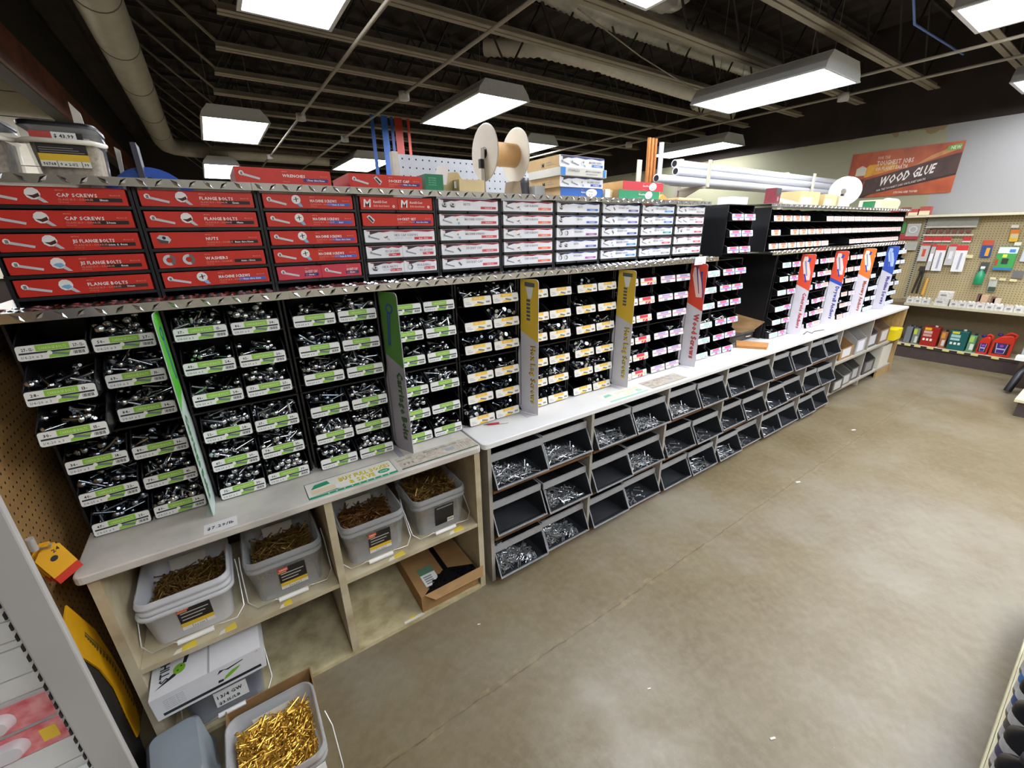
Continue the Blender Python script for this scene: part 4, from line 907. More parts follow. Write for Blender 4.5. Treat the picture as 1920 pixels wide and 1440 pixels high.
def tub(x, y, z, rotz, label, m, sticker='full', nested=False, sheet=True, low_bail=True, h=TH):
    o = thing('screw_tub', label, 'tub', (x, y, z), rotz, 'plastic screw tubs')
    b = MB(); tub_shell(b, h, 0.212, 0.222, TW, TD, m); b.build('tub', o, local=True)
    if nested:
        b = MB(); e = 0.006
        loft(b, [rrect(TW + 0.004, TD + 0.004, 0.037, h * 0.66), rrect(TW + 0.008, TD + 0.008, 0.038, h * 0.68), rrect(TW + 0.008, TD + 0.008, 0.038, h * 0.735), rrect(TW - 0.004, TD - 0.004, 0.036, h * 0.74)], m); b.build('second_rim', o, local=True)
    yf = -TD / 2 * 0.9 - 0.002
    if sticker:
        b = MB(); s = 0.03 / (h * 0.74); w = 0.088; zz0 = h * 0.14; zz1 = h * 0.68
        def P(fx, fz): zz = zz0 + (zz1 - zz0) * fz; return (0.012 + w * (fx - 0.5), -0.111 - 0.0145 * zz / (h * 0.74) - 0.0018, zz)
        def R(a, c, e, f, mm, k=0): b.poly([tuple(Vector(P(*q)) - Vector((0, 0.0004 * k, 0))) for q in ((a, e), (c, e), (c, f), (a, f))], mm)
        if sticker == 'dark':
            R(0, 1, 0, 1, LBK); R(0.1, 0.95, 0.88, 0.94, INK_G, 1); R(0.65, 1, 0.0, 0.22, WH, 1)
            for k in range(6): R(0.68 + k * 0.05, 0.71 + k * 0.05, 0.08, 0.16, LBK, 2)
        else:
            R(0, 1, 0.3, 1, LBK); R(0, 1, 0.14, 0.3, YEL); R(0, 1, 0, 0.14, WH); R(0, 0.36, 0.84, 1.0, ORG, 1); R(0, 0.3, 0.77, 0.84, ink('#c98a5a'), 1)
            for k, f in enumerate((0.7, 0.56, 0.42)): R(0.08, 0.92 - 0.12 * k, f, f + 0.035, ink('#c9c4bd'), 1)
            o1 = P(0.05, 0.88); b.text('SCREWS', 0.008, WT, (o1[0], o1[1] - 0.001, o1[2]), fit=0.026)
            o1 = P(0.36, 0.03); b.text('3 x 2-1/2', 0.007, LBK, (o1[0], o1[1] - 0.001, o1[2])); R(0.3, 0.312, 0, 0.14, LBK, 1); R(0.72, 0.732, 0, 0.14, LBK, 1)
        b.build('sticker', o, local=True)
    if sheet:
        b = MB(); yb = 0.096; b.poly([(-0.055, yb + 0.003, h * 0.42), (0.05, yb + 0.003, h * 0.42), (0.05, yb + 0.0125, h * 0.86), (-0.055, yb + 0.0125, h * 0.86)], ink('#d8d5cc')); b.build('rear_label', o, local=True)
    if low_bail:
        b = MB(); xs = TW / 2 + 0.012; zf = h * 0.06
        pts = [(-xs, 0.0, h * 0.78), (-xs - 0.002, -0.03, h * 0.62), (-xs, -0.115, h * 0.16), (-xs + 0.025, -0.14, zf), (-0.075, -0.146, zf + 0.008), (-0.055, -0.146, zf + 0.012), (-0.045, -0.148, zf + 0.004)]
        b.tube(pts, 0.0024, WIRE, 6); b.tube([(-a, c, e) for a, c, e in pts], 0.0024, WIRE, 6)
        hd = b.build('wire_bail', o, local=True)
        b = MB().tube([(-0.048, -0.148, zf + 0.004), (0.048, -0.148, zf + 0.004)], 0.0085, GRIP, 10); g = b.build('grip', hd, local=True)
    return o
def tub_heap(n, L, r, M, seed, sx, sy, z0, z1, slope):
    return heap(n, screw, L, r, M, sx, sy, z0, z1, slope, seed, 0.15, 0.35)
def fill_box(M, w, d, z):   # the mass of screws below the visible top layer
    b = MB(); loft(b, [rrect(w * 0.92, d * 0.92, 0.025, 0.006), rrect(w, d, 0.028, z)], M, False); b.poly(rrect(w, d, 0.028, z), M); return b
def tub_fill(x, y, z, lev, M, label, seed, n=420, slope=0.1, L=0.055, rs=0.0021):
    b = MB(); w = 0.2; d = 0.208
    loft(b, [rrect(w * 0.97, d * 0.97, 0.026, 0.007), [(p[0], p[1], lev - 0.012 + slope * (p[1] + 0.1)) for p in rrect(w, d, 0.028, 0)]], M, False)
    b.poly([(p[0], p[1], lev - 0.012 + slope * (p[1] + 0.1)) for p in rrect(w, d, 0.028, 0)], M)
    R = random.Random(seed)
    for i in range(n):
        l = L * R.uniform(0.8, 1.1); a = R.uniform(0, 2 * PI); t = R.gauss(0, 0.3); dd = Vector((math.cos(a) * math.cos(t), math.sin(a) * math.cos(t), math.sin(t)))
        px, py = R.uniform(-0.095, 0.095), R.uniform(-0.1, 0.1); p = Vector((px, py, lev + R.uniform(-0.012, 0.012) + slope * (py + 0.1))) - dd * l / 2
        for v in (p, p + dd * l):
            for k, m_ in ((0, 0.1), (1, 0.104)):
                if v[k] < -m_: p[k] += -m_ - v[k]
                if v[k] > m_: p[k] += m_ - v[k]
        b.X = Matrix.Translation(p) @ dd.to_track_quat('X', 'Z').to_matrix().to_4x4(); screw(b, l, rs, M)
    b.X = Matrix.Identity(4); o = b.build('loose_screws'); o.location = (x, y, z); tag(o, label, 'screws', kind='stuff'); return o
SZ = 0.3712
tub(-0.297, 1.568, SZ, 0.0, 'milky white nested screw tub at the end of the shelf beside the pegboard', MILKY, 'full', True)
tub_fill(-0.297, 1.568, SZ + 0.004, 0.085, TANSC, 'dull gold screws half filling the milky white tub by the pegboard', 21)
tub(-0.008, 1.568, SZ, 0.0, 'clear screw tub left of the cabinet divider, red and yellow label', CLEAR)
tub_fill(-0.008, 1.568, SZ + 0.004, 0.095, TANSC, 'dull gold screws in the clear tub left of the cabinet divider', 22)
tub(0.309, 1.565, SZ, 0.0, 'clear screw tub right of the cabinet divider, red and yellow label', CLEAR)
tub_fill(0.309, 1.565, SZ + 0.004, 0.1, mat('brown_zinc', '#8a6236', 0.4, metal=0.75, var=0.3, scale=60, col2='#5f4020'), 'brownish screws in the clear tub right of the divider', 23)
tub(0.594, 1.567, SZ, 0.0, 'clear screw tub with a plain dark label, last on the shelf', CLEAR, 'dark')
tub_fill(0.594, 1.567, SZ + 0.004, 0.15, TANSC, 'long dull gold screws nearly filling the dark-labelled tub', 24, 420, 0.04, 0.07)
# tub of gold screws out on the floor
tub(-0.142, 1.092, 0.002, 0.0, 'clear screw tub standing on the floor before the cabinet, full of gold screws', CLEAR, None, low_bail=False, h=0.2)
tub_fill(-0.142, 1.092, 0.006, 0.135, BRASS, 'bright gold screws filling the tub on the floor', 25, 560, 0.06, 0.064, 0.0023)
ft = [o for o in COL.objects if o.name.startswith('screw_tub')][-1]
b = MB(); b.tube([(0.139, 0.02, 0.155), (0.15, -0.02, 0.13), (0.152, -0.09, 0.03), (0.14, -0.145, 0.012), (-0.14, -0.145, 0.012), (-0.15, -0.1, 0.03), (-0.15, -0.02, 0.12), (-0.139, 0.02, 0.155)], 0.002, WIRE, 6); b.build('wire_bail', ft, local=True)
b = MB(); X_ = Matrix.Translation((0.07, -0.149, 0.152)) @ Matrix.Rotation(0.1, 4, 'Z'); b.X = X_
b.box(-0.04, 0.042, -0.002, -0.0005, -0.03, 0.03, WHITE); b.text('5 x 2 Gold', 0.012, INK_K, (0, -0.003, 0.008), align='c', fit=0.07); b.text('$5.99/LB', 0.016, INK_K, (0, -0.003, -0.018), align='c', fit=0.075); b.X = Matrix.Identity(4); b.build('price_card', ft, local=True)

# boxed trimmer on a blue tub, grey tub, open carton below the cabinet
o = thing('screw_tub', 'blue-filled clear tub with a handwritten card, under the white trimmer box', 'tub', (-0.275, 1.52, 0.0195), group='plastic screw tubs')
b = MB(); tub_shell(b, 0.175, 0.21, 0.222, 0.25, 0.26, CLEAR); b.build('tub', o, local=True)
b = MB(); loft(b, [rrect(0.2, 0.21, 0.026, 0.006), rrect(0.222, 0.232, 0.03, 0.12)], mat('blue_packets', '#2c4a8f', 0.5, var=0.4, scale=25, col2='#16285c')); b.poly(rrect(0.222, 0.232, 0.03, 0.12), mat('blue_packets', '#2c4a8f')); b.build('blue_contents', o, local=True)
b = MB(); b.box(-0.03, 0.065, -0.1265, -0.1245, 0.06, 0.125, WHITE); b.text('1 3/4 GW', 0.02, INK_K, (-0.022, -0.128, 0.095), (1, 0, 0.05), fit=0.075); b.text('$3.15/LB', 0.017, INK_K, (-0.022, -0.128, 0.068), (1, 0, 0.05), fit=0.075); b.build('handwritten_card', o, local=True)
b = MB(); pts = [(-0.13, 0.0, 0.14), (-0.135, -0.08, 0.03), (-0.11, -0.14, 0.02), (-0.03, -0.146, 0.045)]; b.tube(pts + [(-a, c, e) for a, c, e in pts[::-1]], 0.0024, WIRE, 6); b.tube([(-0.03, -0.146, 0.045), (0.05, -0.146, 0.045)], 0.008, GRIP, 10); b.build('wire_bail', o, local=True)
o = thing('trimmer_box', 'white string trimmer box printed with a black trimmer and green motor head', 'box', (-0.283, 1.335, 0.212), rot=(0, -0.04, 0.0))
BW_ = mat('white_box_gloss', '#e3e3e6', 0.4, var=0.03)
MB().box(-0.148, 0.148, 0, 0.29, 0, 0.088, BW_).build('carton', o, local=True)
b = MB(); GRN = ink('#7db42c'); Z = 0.0886
def q2(pts, m, k=0): b.poly([(x, y, Z + 0.0002 * k) for x, y in pts], m)
q2([(0.0, 0.0), (0.006, 0.0), (0.006, 0.29), (0.0, 0.29)], ink('#a9a9b0'))
b.text('STIHL', 0.036, INK_K, (-0.132, 0.05, Z + 0.0003), (0, 1, 0), (-1, 0, 0)) if False else b.text('STIHL', 0.034, INK_K, (-0.102, 0.045, Z + 0.0003), (0, 1, 0), (-1, 0, 0))
q2([(-0.137, 0.028), (-0.085, 0.052), (-0.07, 0.075), (-0.095, 0.062)], INK_K); b.disc((-0.075, 0.075, Z + 0.0004), 0.016, GRN, 14, (1, 0.3, 0), (-0.25, 1.2, 0))
b.disc((-0.07, 0.083, Z + 0.0006), 0.003, INK_K, 8, (1, 0, 0), (0, 1, 0)); b.disc((-0.079, 0.07, Z + 0.0006), 0.003, INK_K, 8, (1, 0, 0), (0, 1, 0))
for p in ([(-0.067, 0.09), (-0.057, 0.088), (-0.047, 0.13), (-0.06, 0.132)], [(-0.06, 0.13), (-0.047, 0.126), (-0.02, 0.135), (-0.018, 0.15), (-0.065, 0.148)], [(-0.04, 0.15), (-0.018, 0.148), (-0.004, 0.2), (-0.014, 0.215), (-0.028, 0.19)]): q2(p, INK_K, 2)
F = -0.0006
def q3(pts, m, k=0): b.poly([(x, F - 0.0002 * k, z) for x, z in pts], m)
q3([(-0.13, 0.01), (0.135, 0.01), (0.135, 0.021), (-0.13, 0.021)], INK_K)
q3([(0.02, 0.062), (0.04, 0.07), (0.05, 0.064), (0.095, 0.074), (0.095, 0.077), (0.048, 0.07), (0.03, 0.076)], INK_K); q3([(0.03, 0.03), (0.05, 0.036), (0.075, 0.05), (0.085, 0.06), (0.06, 0.056), (0.04, 0.044)], GRN); q3([(0.015, 0.028), (0.03, 0.028), (0.032, 0.036), (0.018, 0.038)], INK_K)
for i in range(6): b.text('string trimmer line head', 0.0045, INK_G, (-0.12, F - 0.0002, 0.03 + i * 0.007), fit=0.1)
q3([(0.128, 0.08), (0.14, 0.084), (0.138, 0.08)], ink('#c46a6a')); b.build('print', o, local=True)
GT = mat('grey_blue_tub_plastic', '#8e969c', 0.35, var=0.15, scale=10)
o = thing('grey_tub', 'worn blue-grey plastic tub turned upside down on the floor by the yellow board', 'tub', (-0.395, 1.235, 0.001), rotz=0.12)
b = MB(); loft(b, [rrect(0.16, 0.25, 0.03, 0.0), rrect(0.165, 0.255, 0.032, 0.012), rrect(0.15, 0.24, 0.03, 0.016), rrect(0.135, 0.22, 0.03, 0.15), rrect(0.115, 0.2, 0.025, 0.16)], GT); b.poly(rrect(0.115, 0.2, 0.025, 0.16), GT); b.build('shell', o, local=True)
MB().tube([(0.0, -0.128, 0.05), (0.05, -0.135, 0.035), (0.085, -0.1, 0.04)], 0.002, WIRE, 6).build('wire_bail', o, local=True)
o = thing('open_carton', 'open brown carton on the floor behind the tub of gold screws', 'carton', (-0.15, 1.31, 0.001))
b = MB(); w, d, h, t = 0.27, 0.13, 0.07, 0.004
b.box(-w / 2, w / 2, -d / 2, -d / 2 + t, 0, h, CARD).box(-w / 2, w / 2, d / 2 - t, d / 2, 0, h, CARD).box(-w / 2, -w / 2 + t, -d / 2 + t, d / 2 - t, 0, h, CARD).box(w / 2 - t, w / 2, -d / 2 + t, d / 2 - t, 0, h, CARD).box(-w / 2 + t, w / 2 - t, -d / 2 + t, d / 2 - t, 0, t, CARD)
b.build('carton', o, local=True)
MB().box(-0.1, 0.05, -0.03, 0.04, 0.0045, 0.05, mat('dark_contents', '#2a2622', 0.7)).build('dark_parcel', o, local=True)

o = thing('opened_box', 'brown cardboard box with split top and black wrapping in the lower compartment', 'box', (0.588, 1.40, 0.019))
b = MB(); b.box(-0.142, 0.142, 0.0, 0.46, 0, 0.085, CARD); b.build('carton', o, local=True)
FOIL = mat('black_film', '#131316', 0.2, var=0.3, scale=40)
b = MB(); b.box(0.006, 0.03, 0.08, 0.459, 0.0853, 0.0868, FOIL); b.poly([(-0.125, 0.002, 0.087), (0.0, 0.09, 0.088), (0.036, 0.09, 0.088), (0.14, 0.045, 0.087), (0.138, 0.0, 0.087)], FOIL)
R = random.Random(5)
for i in range(60):
    x = R.uniform(-0.1, 0.125); y = R.uniform(0.004, 0.03 + 0.05 * (1 - abs(x) / 0.13)); b.poly([(x, y, 0.0875), (x + R.uniform(0.004, 0.02), y + 0.004, 0.087 + R.uniform(0.002, 0.009)), (x + 0.006, y + R.uniform(0.006, 0.02), 0.0875)], FOIL)
b.build('black_wrapping', o, local=True)
b = MB().prism([(-0.128, -0.001, 0.088), (0.165, -0.012, 0.105), (0.15, -0.035, 0.07), (-0.09, -0.036, 0.072)], (0, 0.0, 0.003), CARD)
b.build('front_flap', o, local=True)
b = MB(); b.text('PROTWIST', 0.026, ink('#3a2a1c'), (-0.06, -0.0375, 0.046), (1, 0, 0.05), (0, -0.05, 1)) if False else b.text('PROVIDER', 0.022, ink('#3a2a1c'), (-0.07, -0.0012, 0.05), fit=0.16); b.build('printed_name', o, local=True)
b = MB(); b.box(-0.1, -0.03, 0.115, 0.16, 0.0855, 0.0862, ink('#5d8266')).box(-0.1, -0.03, 0.04, 0.115, 0.0855, 0.0862, WHITE)
for i in range(4): b.box(-0.09, -0.052, 0.052 + i * 0.014, 0.06 + i * 0.014, 0.0863, 0.0865, INK_G)
b.box(-0.07, -0.02, 0.024, 0.034, 0.0855, 0.0863, YEL).box(-0.065, -0.025, 0.01, 0.024, 0.0855, 0.0862, WHITE); b.build('shipping_label', o, local=True)

# ------------------------------------------------------------------ pegboard, gondola post and slat panel on the left
def pegboard_mat(name, col, col2, ax, ay, pitch=0.02):
    m = D.materials.new(name); m.use_nodes = True; nt = m.node_tree; b = nt.nodes['Principled BSDF']; L = nt.links.new
    tc = nt.nodes.new('ShaderNodeTexCoord'); sp = nt.nodes.new('ShaderNodeSeparateXYZ'); L(tc.outputs['Object'], sp.inputs[0])
    def f(op, a, c=None):
        n = nt.nodes.new('ShaderNodeMath'); n.operation = op
        for k, s in ((0, a), (1, c)):
            if s is None: continue
            if isinstance(s, float): n.inputs[k].default_value = s
            else: L(s, n.inputs[k])
        return n.outputs[0]
    def cell(o): return f('SUBTRACT', f('FRACT', f('MULTIPLY', sp.outputs[o], 1.0 / pitch)), 0.5)
    u, v = cell(ax), cell(ay); d = f('SQRT', f('ADD', f('MULTIPLY', u, u), f('MULTIPLY', v, v))); hole = f('LESS_THAN', d, 0.15)
    no = nt.nodes.new('ShaderNodeTexNoise'); no.inputs['Scale'].default_value = 9; no.inputs['Detail'].default_value = 6; L(tc.outputs['Object'], no.inputs[0])
    def mx(fa, a, c):
        x = nt.nodes.new('ShaderNodeMix'); x.data_type = 'RGBA'; L(fa, x.inputs[0])
        for k, s in ((6, a), (7, c)):
            if isinstance(s, str): x.inputs[k].default_value = lin(s)
            else: L(s, x.inputs[k])
        return x.outputs[2]
    L(mx(hole, mx(no.outputs['Fac'], col, col2), '#241a10'), b.inputs['Base Color']); b.inputs['Roughness'].default_value = 0.65
    return m
PEGB = pegboard_mat('brown_pegboard', '#a8824c', '#86653a', 'Y', 'Z', 0.0255)
tag(MB().box(-0.56, -0.545, 1.0, 1.95, 0.0, 1.41, PEGB).build('pegboard_panel'), 'brown pegboard panel standing at the end of the counter', 'pegboard')
GPAINT = mat('light_grey_post', '#aca9a5', 0.45, var=0.06, scale=4)
o = thing('gondola_post', 'grey metal upright post of the slatted display beside the pegboard', 'post', (-0.372, 0.9, 0))
b = MB().box(-0.4005, -0.3495, 0.9, 0.915, 0.0, 1.62, GPAINT); b.build('post', o, bevel=0.003)
b = MB()
for i in range(58): b.box(-0.4035, -0.4007, 0.8995, 0.915, 0.2 + i * 0.024, 0.212 + i * 0.024, BK)
b.text('7 8', 0.02, BK, (-0.398, 0.8993, 1.335)); b.build('slots', o)
SLAT = mat('white_slat_metal', '#d5d4d0', 0.45, var=0.05)
o = thing('slat_panel', 'white slatted back panel of the display beside the grey post', 'display panel', (-0.9, 0.93, 0))
b = MB(); zz = 0.05; k = 0
while zz < 1.6:
    hgt = (0.06, 0.016, 0.042)[k % 3]; b.box(-1.4, -0.403, 0.932, 0.94 + (0.0 if k % 3 != 1 else 0.003), zz, zz + hgt - 0.003, SLAT); zz += hgt; k += 1
b.build('slats', o)
MB().box(-1.4, -0.403, 0.9405, 0.95, 0.05, 1.6, mat('slat_gap', '#6d6b68', 0.7)).build('backing', o)
MB().box(-1.4, -0.405, 0.66, 0.93, 0.60, 0.615, SLAT).build('shelf', o)
BLIS = mat('clear_blister', '#e9ebee', 0.15, var=0, alpha=0.5)
PINKC = mat('red_backing_card', '#c94a50', 0.5, var=0.25, scale=30, col2='#e39a9c')
for i, (z, w) in enumerate(((0.80, 'upper'), (0.735, 'lower'))):
    o = thing('blister_pack', f'{w} red blister pack hung sideways on the white slat panel', 'blister pack', (-0.485, 0.925, z), group='red blister packs on the slat panel')
    MB().box(-0.1, 0.07, -0.002, 0.0, -0.028, 0.028, PINKC).build('card', o, local=True)
    b = MB(); loft(b, [[(p[0] - 0.03, -0.002, p[1]) for p in rrect(0.11, 0.038, 0.016, 0)], [(p[0] - 0.03, -0.016, p[1]) for p in rrect(0.095, 0.028, 0.012, 0)]], BLIS); b.poly([(p[0] - 0.03, -0.016, p[1]) for p in rrect(0.095, 0.028, 0.012, 0)], BLIS); b.build('bubble', o, local=True)
    MB().box(-0.07, 0.01, -0.012, -0.004, -0.009, 0.009, mat('pale_tool', '#d9d7d0', 0.4, var=0.3, scale=40)).build('tool_inside', o, local=True)
    if i == 1: MB().box(0.04, 0.062, -0.0035, -0.0021, -0.014, 0.016, YEL).build('yellow_corner', o, local=True)
# yellow packs on a hook
o = thing('peg_hook', 'bright peg hook with a clear tag holding yellow packs on the pegboard', 'hook', (-0.545, 1.40, 0.87))
MB().tube([(-0.545, 1.40, 0.87), (-0.52, 1.39, 0.87), (-0.49, 1.37, 0.873), (-0.485, 1.365, 0.885)], 0.003, WIRE, 6).build('wire', o)
MB().tube([(-0.515, 1.37, 0.878), (-0.513, 1.365, 0.915)], 0.008, mat('clear_tag', '#c9ccc8', 0.2, alpha=0.6, var=0), 10).build('tag_tube', o)
for i in range(3):
    a = thing('yellow_pack', f'yellow hanging pack with a red foot, {("front","middle","rear")[i]} one on the peg hook', 'pack', (-0.50 - 0.012 * i, 1.375 + 0.012 * i, 0.86), rot=(0.25, 0.0, -0.85), group='yellow packs on the peg hook')
    MB().prism([(0, -0.028, -0.075), (0, 0.028, -0.075), (0, 0.028, 0.0), (0, 0.012, 0.012), (0, -0.012, 0.012), (0, -0.028, 0.0)], (0.002, 0, 0), mat('yellow_pack_card', '#e0a41e', 0.45, var=0.05)).build('card', a, local=True)
    b = MB(); b.box(0.0022, 0.0028, -0.028, 0.028, -0.095, -0.072, ink('#c23224')).box(-0.0005, 0.002, -0.028, 0.028, -0.095, -0.075, ink('#c23224'))
    b.disc((0.0026, 0, -0.025), 0.008, INK_K, 10, (0, 1, 0), (0, 0, 1)); b.text('24', 0.014, INK_K, (0.0026, 0.006, -0.012), (0, 1, 0), (0, 0, 1)); b.build('print', a, local=True)
# curved yellow board with a chain motif, leaning in the gap
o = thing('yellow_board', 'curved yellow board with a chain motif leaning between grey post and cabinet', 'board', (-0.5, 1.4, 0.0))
YR = mat('yellow_board_plastic', '#d8a012', 0.42, var=0.08)
OUT = [(1.36, 0.70), (1.439, 0.536), (1.46, 0.425), (1.473, 0.32), (1.472, 0.216), (1.45, 0.142), (1.42, 0.119)]; INN = [(1.391, 0.129), (1.391, 0.221), (1.396, 0.344), (1.37, 0.452), (1.322, 0.547), (1.24, 0.66)]
MB().prism([(-0.508, y, z) for y, z in OUT + INN], (0.004, 0, 0), YR).build('board', o)
b = MB(); CH = [(1.378, 0.575), (1.406, 0.507), (1.444, 0.401), (1.459, 0.294), (1.46, 0.2)]
for k in range(20):
    f = k / 19 * 3.999; i = int(f); p = Vector((0, *CH[i])).lerp(Vector((0, *CH[i + 1])), f - i); tng = (Vector((0, *CH[i + 1])) - Vector((0, *CH[i]))).normalized(); rd = Vector((0, -tng.z, tng.y)); p.x = -0.5036
    w_ = 0.5 + 0.5 * min(1, k / 5)
    b.poly([tuple(p + tng * 0.008), tuple(p - tng * 0.008), tuple(p - tng * 0.006 - rd * 0.01 * w_), tuple(p - rd * 0.014 * w_), tuple(p + tng * 0.006 - rd * 0.01 * w_)], ink('#4d4a22'))
    b.poly([tuple(p + tng * 0.009 + rd * 0.002), tuple(p - tng * 0.009 + rd * 0.002), tuple(p - tng * 0.009 + rd * 0.007), tuple(p + tng * 0.009 + rd * 0.007)], ink('#6d6a3a'))
b.build('chain_print', o)
MB().prism([(-0.5125, y, z) for y, z in [(1.24, 0.66), (1.322, 0.547), (1.37, 0.452), (1.396, 0.344), (1.391, 0.221), (1.42, 0.12), (1.40, 0.0), (1.05, 0.0), (1.05, 0.66)]], (0.003, 0, 0), mat('shade_panel', '#1c1a17', 0.7, var=0.3)).build('shade_panel', o)  # added dark sheet standing in for shade on the pegboard
MB().prism([(-0.5125, 1.25, 0.0), (-0.5125, 1.40, 0.0), (-0.5125, 1.40, 0.12), (-0.5125, 1.25, 0.12)], (0.003, 0, 0), ink('#1c1a17')) 

# ------------------------------------------------------------------ things on the top ledge
TZ = 1.7575
def jug(x, label, price, txt):
    o = thing('screw_jug', label, 'jug', (x, 1.73, TZ + 0.001), group='clear screw jugs on the top ledge')
    b = MB(); w, d, h = 0.146, 0.16, 0.122
    loft(b, [rrect(w * 0.86, d * 0.86, 0.02, 0), rrect(w * 0.88, d * 0.88, 0.022, 0.004), rrect(w * 0.95, d * 0.95, 0.024, h * 0.66), rrect(w, d, 0.026, h * 0.67), rrect(w, d, 0.026, h * 0.93)], JUGP); b.poly(rrect(w * 0.86, d * 0.86, 0.02, 0), JUGP); b.build('jug', o, local=True)
    b = MB(); loft(b, [rrect(w + 0.003, d + 0.003, 0.027, h * 0.93), rrect(w + 0.003, d + 0.003, 0.027, h), rrect(w - 0.006, d - 0.006, 0.024, h + 0.003)], BLACK); b.poly(rrect(w - 0.006, d - 0.006, 0.024, h + 0.003), BLACK); b.build('lid', o, local=True)
    b = MB(); loft(b, [rrect(w * 0.8, d * 0.8, 0.02, 0.004), rrect(w * 0.86, d * 0.86, 0.02, 0.078)], mat('screws_through_plastic', '#a08a62', 0.5, var=0.6, scale=70, col2='#5a4c34')); b.poly(rrect(w * 0.86, d * 0.86, 0.02, 0.078), mat('screws_through_plastic', '#8d8069')); b.build('screws_inside', o, local=True)
    b = MB(); Y = -d / 2 - 0.0015
    def R(a, c, e, f, m, k=0): b.poly([(a, Y - 0.0003 * k, e), (c, Y - 0.0003 * k, e), (c, Y - 0.0003 * k, f), (a, Y - 0.0003 * k, f)], m)
    R(-0.048, 0.046, 0.05, 0.1, LBK); R(-0.048, 0.046, 0.034, 0.05, YEL); R(-0.048, 0.046, 0.02, 0.034, WH); R(-0.052, -0.012, 0.086, 0.1, ink('#b8453a'), 1)
    for k in range(3): R(-0.044, 0.04 - 0.01 * k, 0.053 + k * 0.005, 0.0545 + k * 0.005, ink('#8f8880'), 1)
    R(-0.012, 0.034, 0.083, 0.1, WHITE, 2); b.text(price, 0.011, INK_K, (-0.008, Y - 0.0012, 0.0875), fit=0.038); b.text(txt, 0.009, INK_K, (-0.044, Y - 0.0006, 0.0235), fit=0.086)
    for xx in (-0.018, 0.028): R(xx, xx + 0.0012, 0.02, 0.034, LBK, 1)
    b.build('label', o, local=True)
    b = MB(); zz = 0.079
    b.tube([(-0.077, 0.0, 0.086), (-0.08, -0.05, zz), (-0.06, -0.086, zz), (0.06, -0.086, zz), (0.08, -0.05, zz), (0.077, 0.0, 0.086)], 0.006, mat('milky_handle', '#e3ddcd', 0.4, var=0), 8); b.build('handle', o, local=True)
jug(-0.262, 'clear screw jug with black lid, tagged 43.99, on the top ledge', '$ 43.99', '96768   9 x 2-1/2   1.99')
jug(-0.435, 'clear screw jug with black lid, at the very end of the top ledge', '$ 43.99', '96765   9 x 3   1.25')
flat_box(0.104, 1.622, TZ + 0.0005, 0.274, HB, 'red wrenches box lying on the top ledge near the jugs', 'red', 'WRENCHES', '1.5mm thru 10mm', '', ('bolt',), '#2c2f80', rotz=0.0)
flat_box(0.438, 1.622, TZ + 0.0005, 0.264, HB, 'red socket cap box on the top ledge beside the green box', 'red', 'SOCKET CAP', '4mm thru 8mm', 'CLASS 12.9 - COARSE', ('bolt', 'socket'), '#2c2f80', rotz=-0.02)
o = thing('green_box', 'small green box on the top ledge beside the red socket cap box', 'box', (0.772, 1.66, TZ + 0.0005), rotz=-0.05)
MB().box(-0.037, 0.037, 0, 0.1, 0, 0.06, mat('green_box_card', '#147a50', 0.45, var=0.1)).build('carton', o, local=True)
b = MB()
for k in range(4): b.text('DRYWALL', 0.006, ink('#7fc0a0'), (-0.024, -0.0006, 0.02 + k * 0.008), fit=0.05)
b.build('print', o, local=True)
def plain_box(x, y, z, w, d, h, label, m, rotz=0.0, cat='box', name='carton', flap=True):
    o = thing(name, label, cat, (x, y, z + 0.0005), rotz); MB().box(-w / 2, w / 2, 0, d, 0, h, m).build('body', o, local=True, bevel=0.0015)
    if flap: MB().box(-w / 2 + 0.002, w / 2 - 0.002, d * 0.47, d * 0.53, h + 0.0002, h + 0.0008, mat('packing_tape', '#c9ae7c', 0.3, var=0)).build('tape', o, local=True)
    return o
plain_box(0.945, 1.62 + 0.05, TZ, 0.12, 0.14, 0.05, 'tan cardboard tray with a white slip in front of the spool', TANC)
o = thing('folded_card', 'tan folded cardboard wedge leaning behind the green box', 'cardboard', (0.87, 1.725, TZ + 0.0005))
MB().prism([(-0.05, 0, 0), (0.055, 0, 0), (0.062, 0, 0.05), (0.04, 0, 0.082), (-0.05, 0, 0.072)], (0, 0.05, 0), TANC).build('wedge', o, local=True)
MB().prism([(-0.08, -0.012, 0.03), (-0.02, -0.012, 0.03), (0.0, 0.0, 0.1), (-0.05, 0.0, 0.1)], (0, 0.003, 0), ink('#e4d9d4')).build('pale_slip', o, local=True)
tag(MB().box(0.875, 0.985, 1.694, 1.6955, TZ + 0.018, TZ + 0.044, WHITE).build('white_slip'), 'white paper slip against the tan tray below the spool', 'paper')
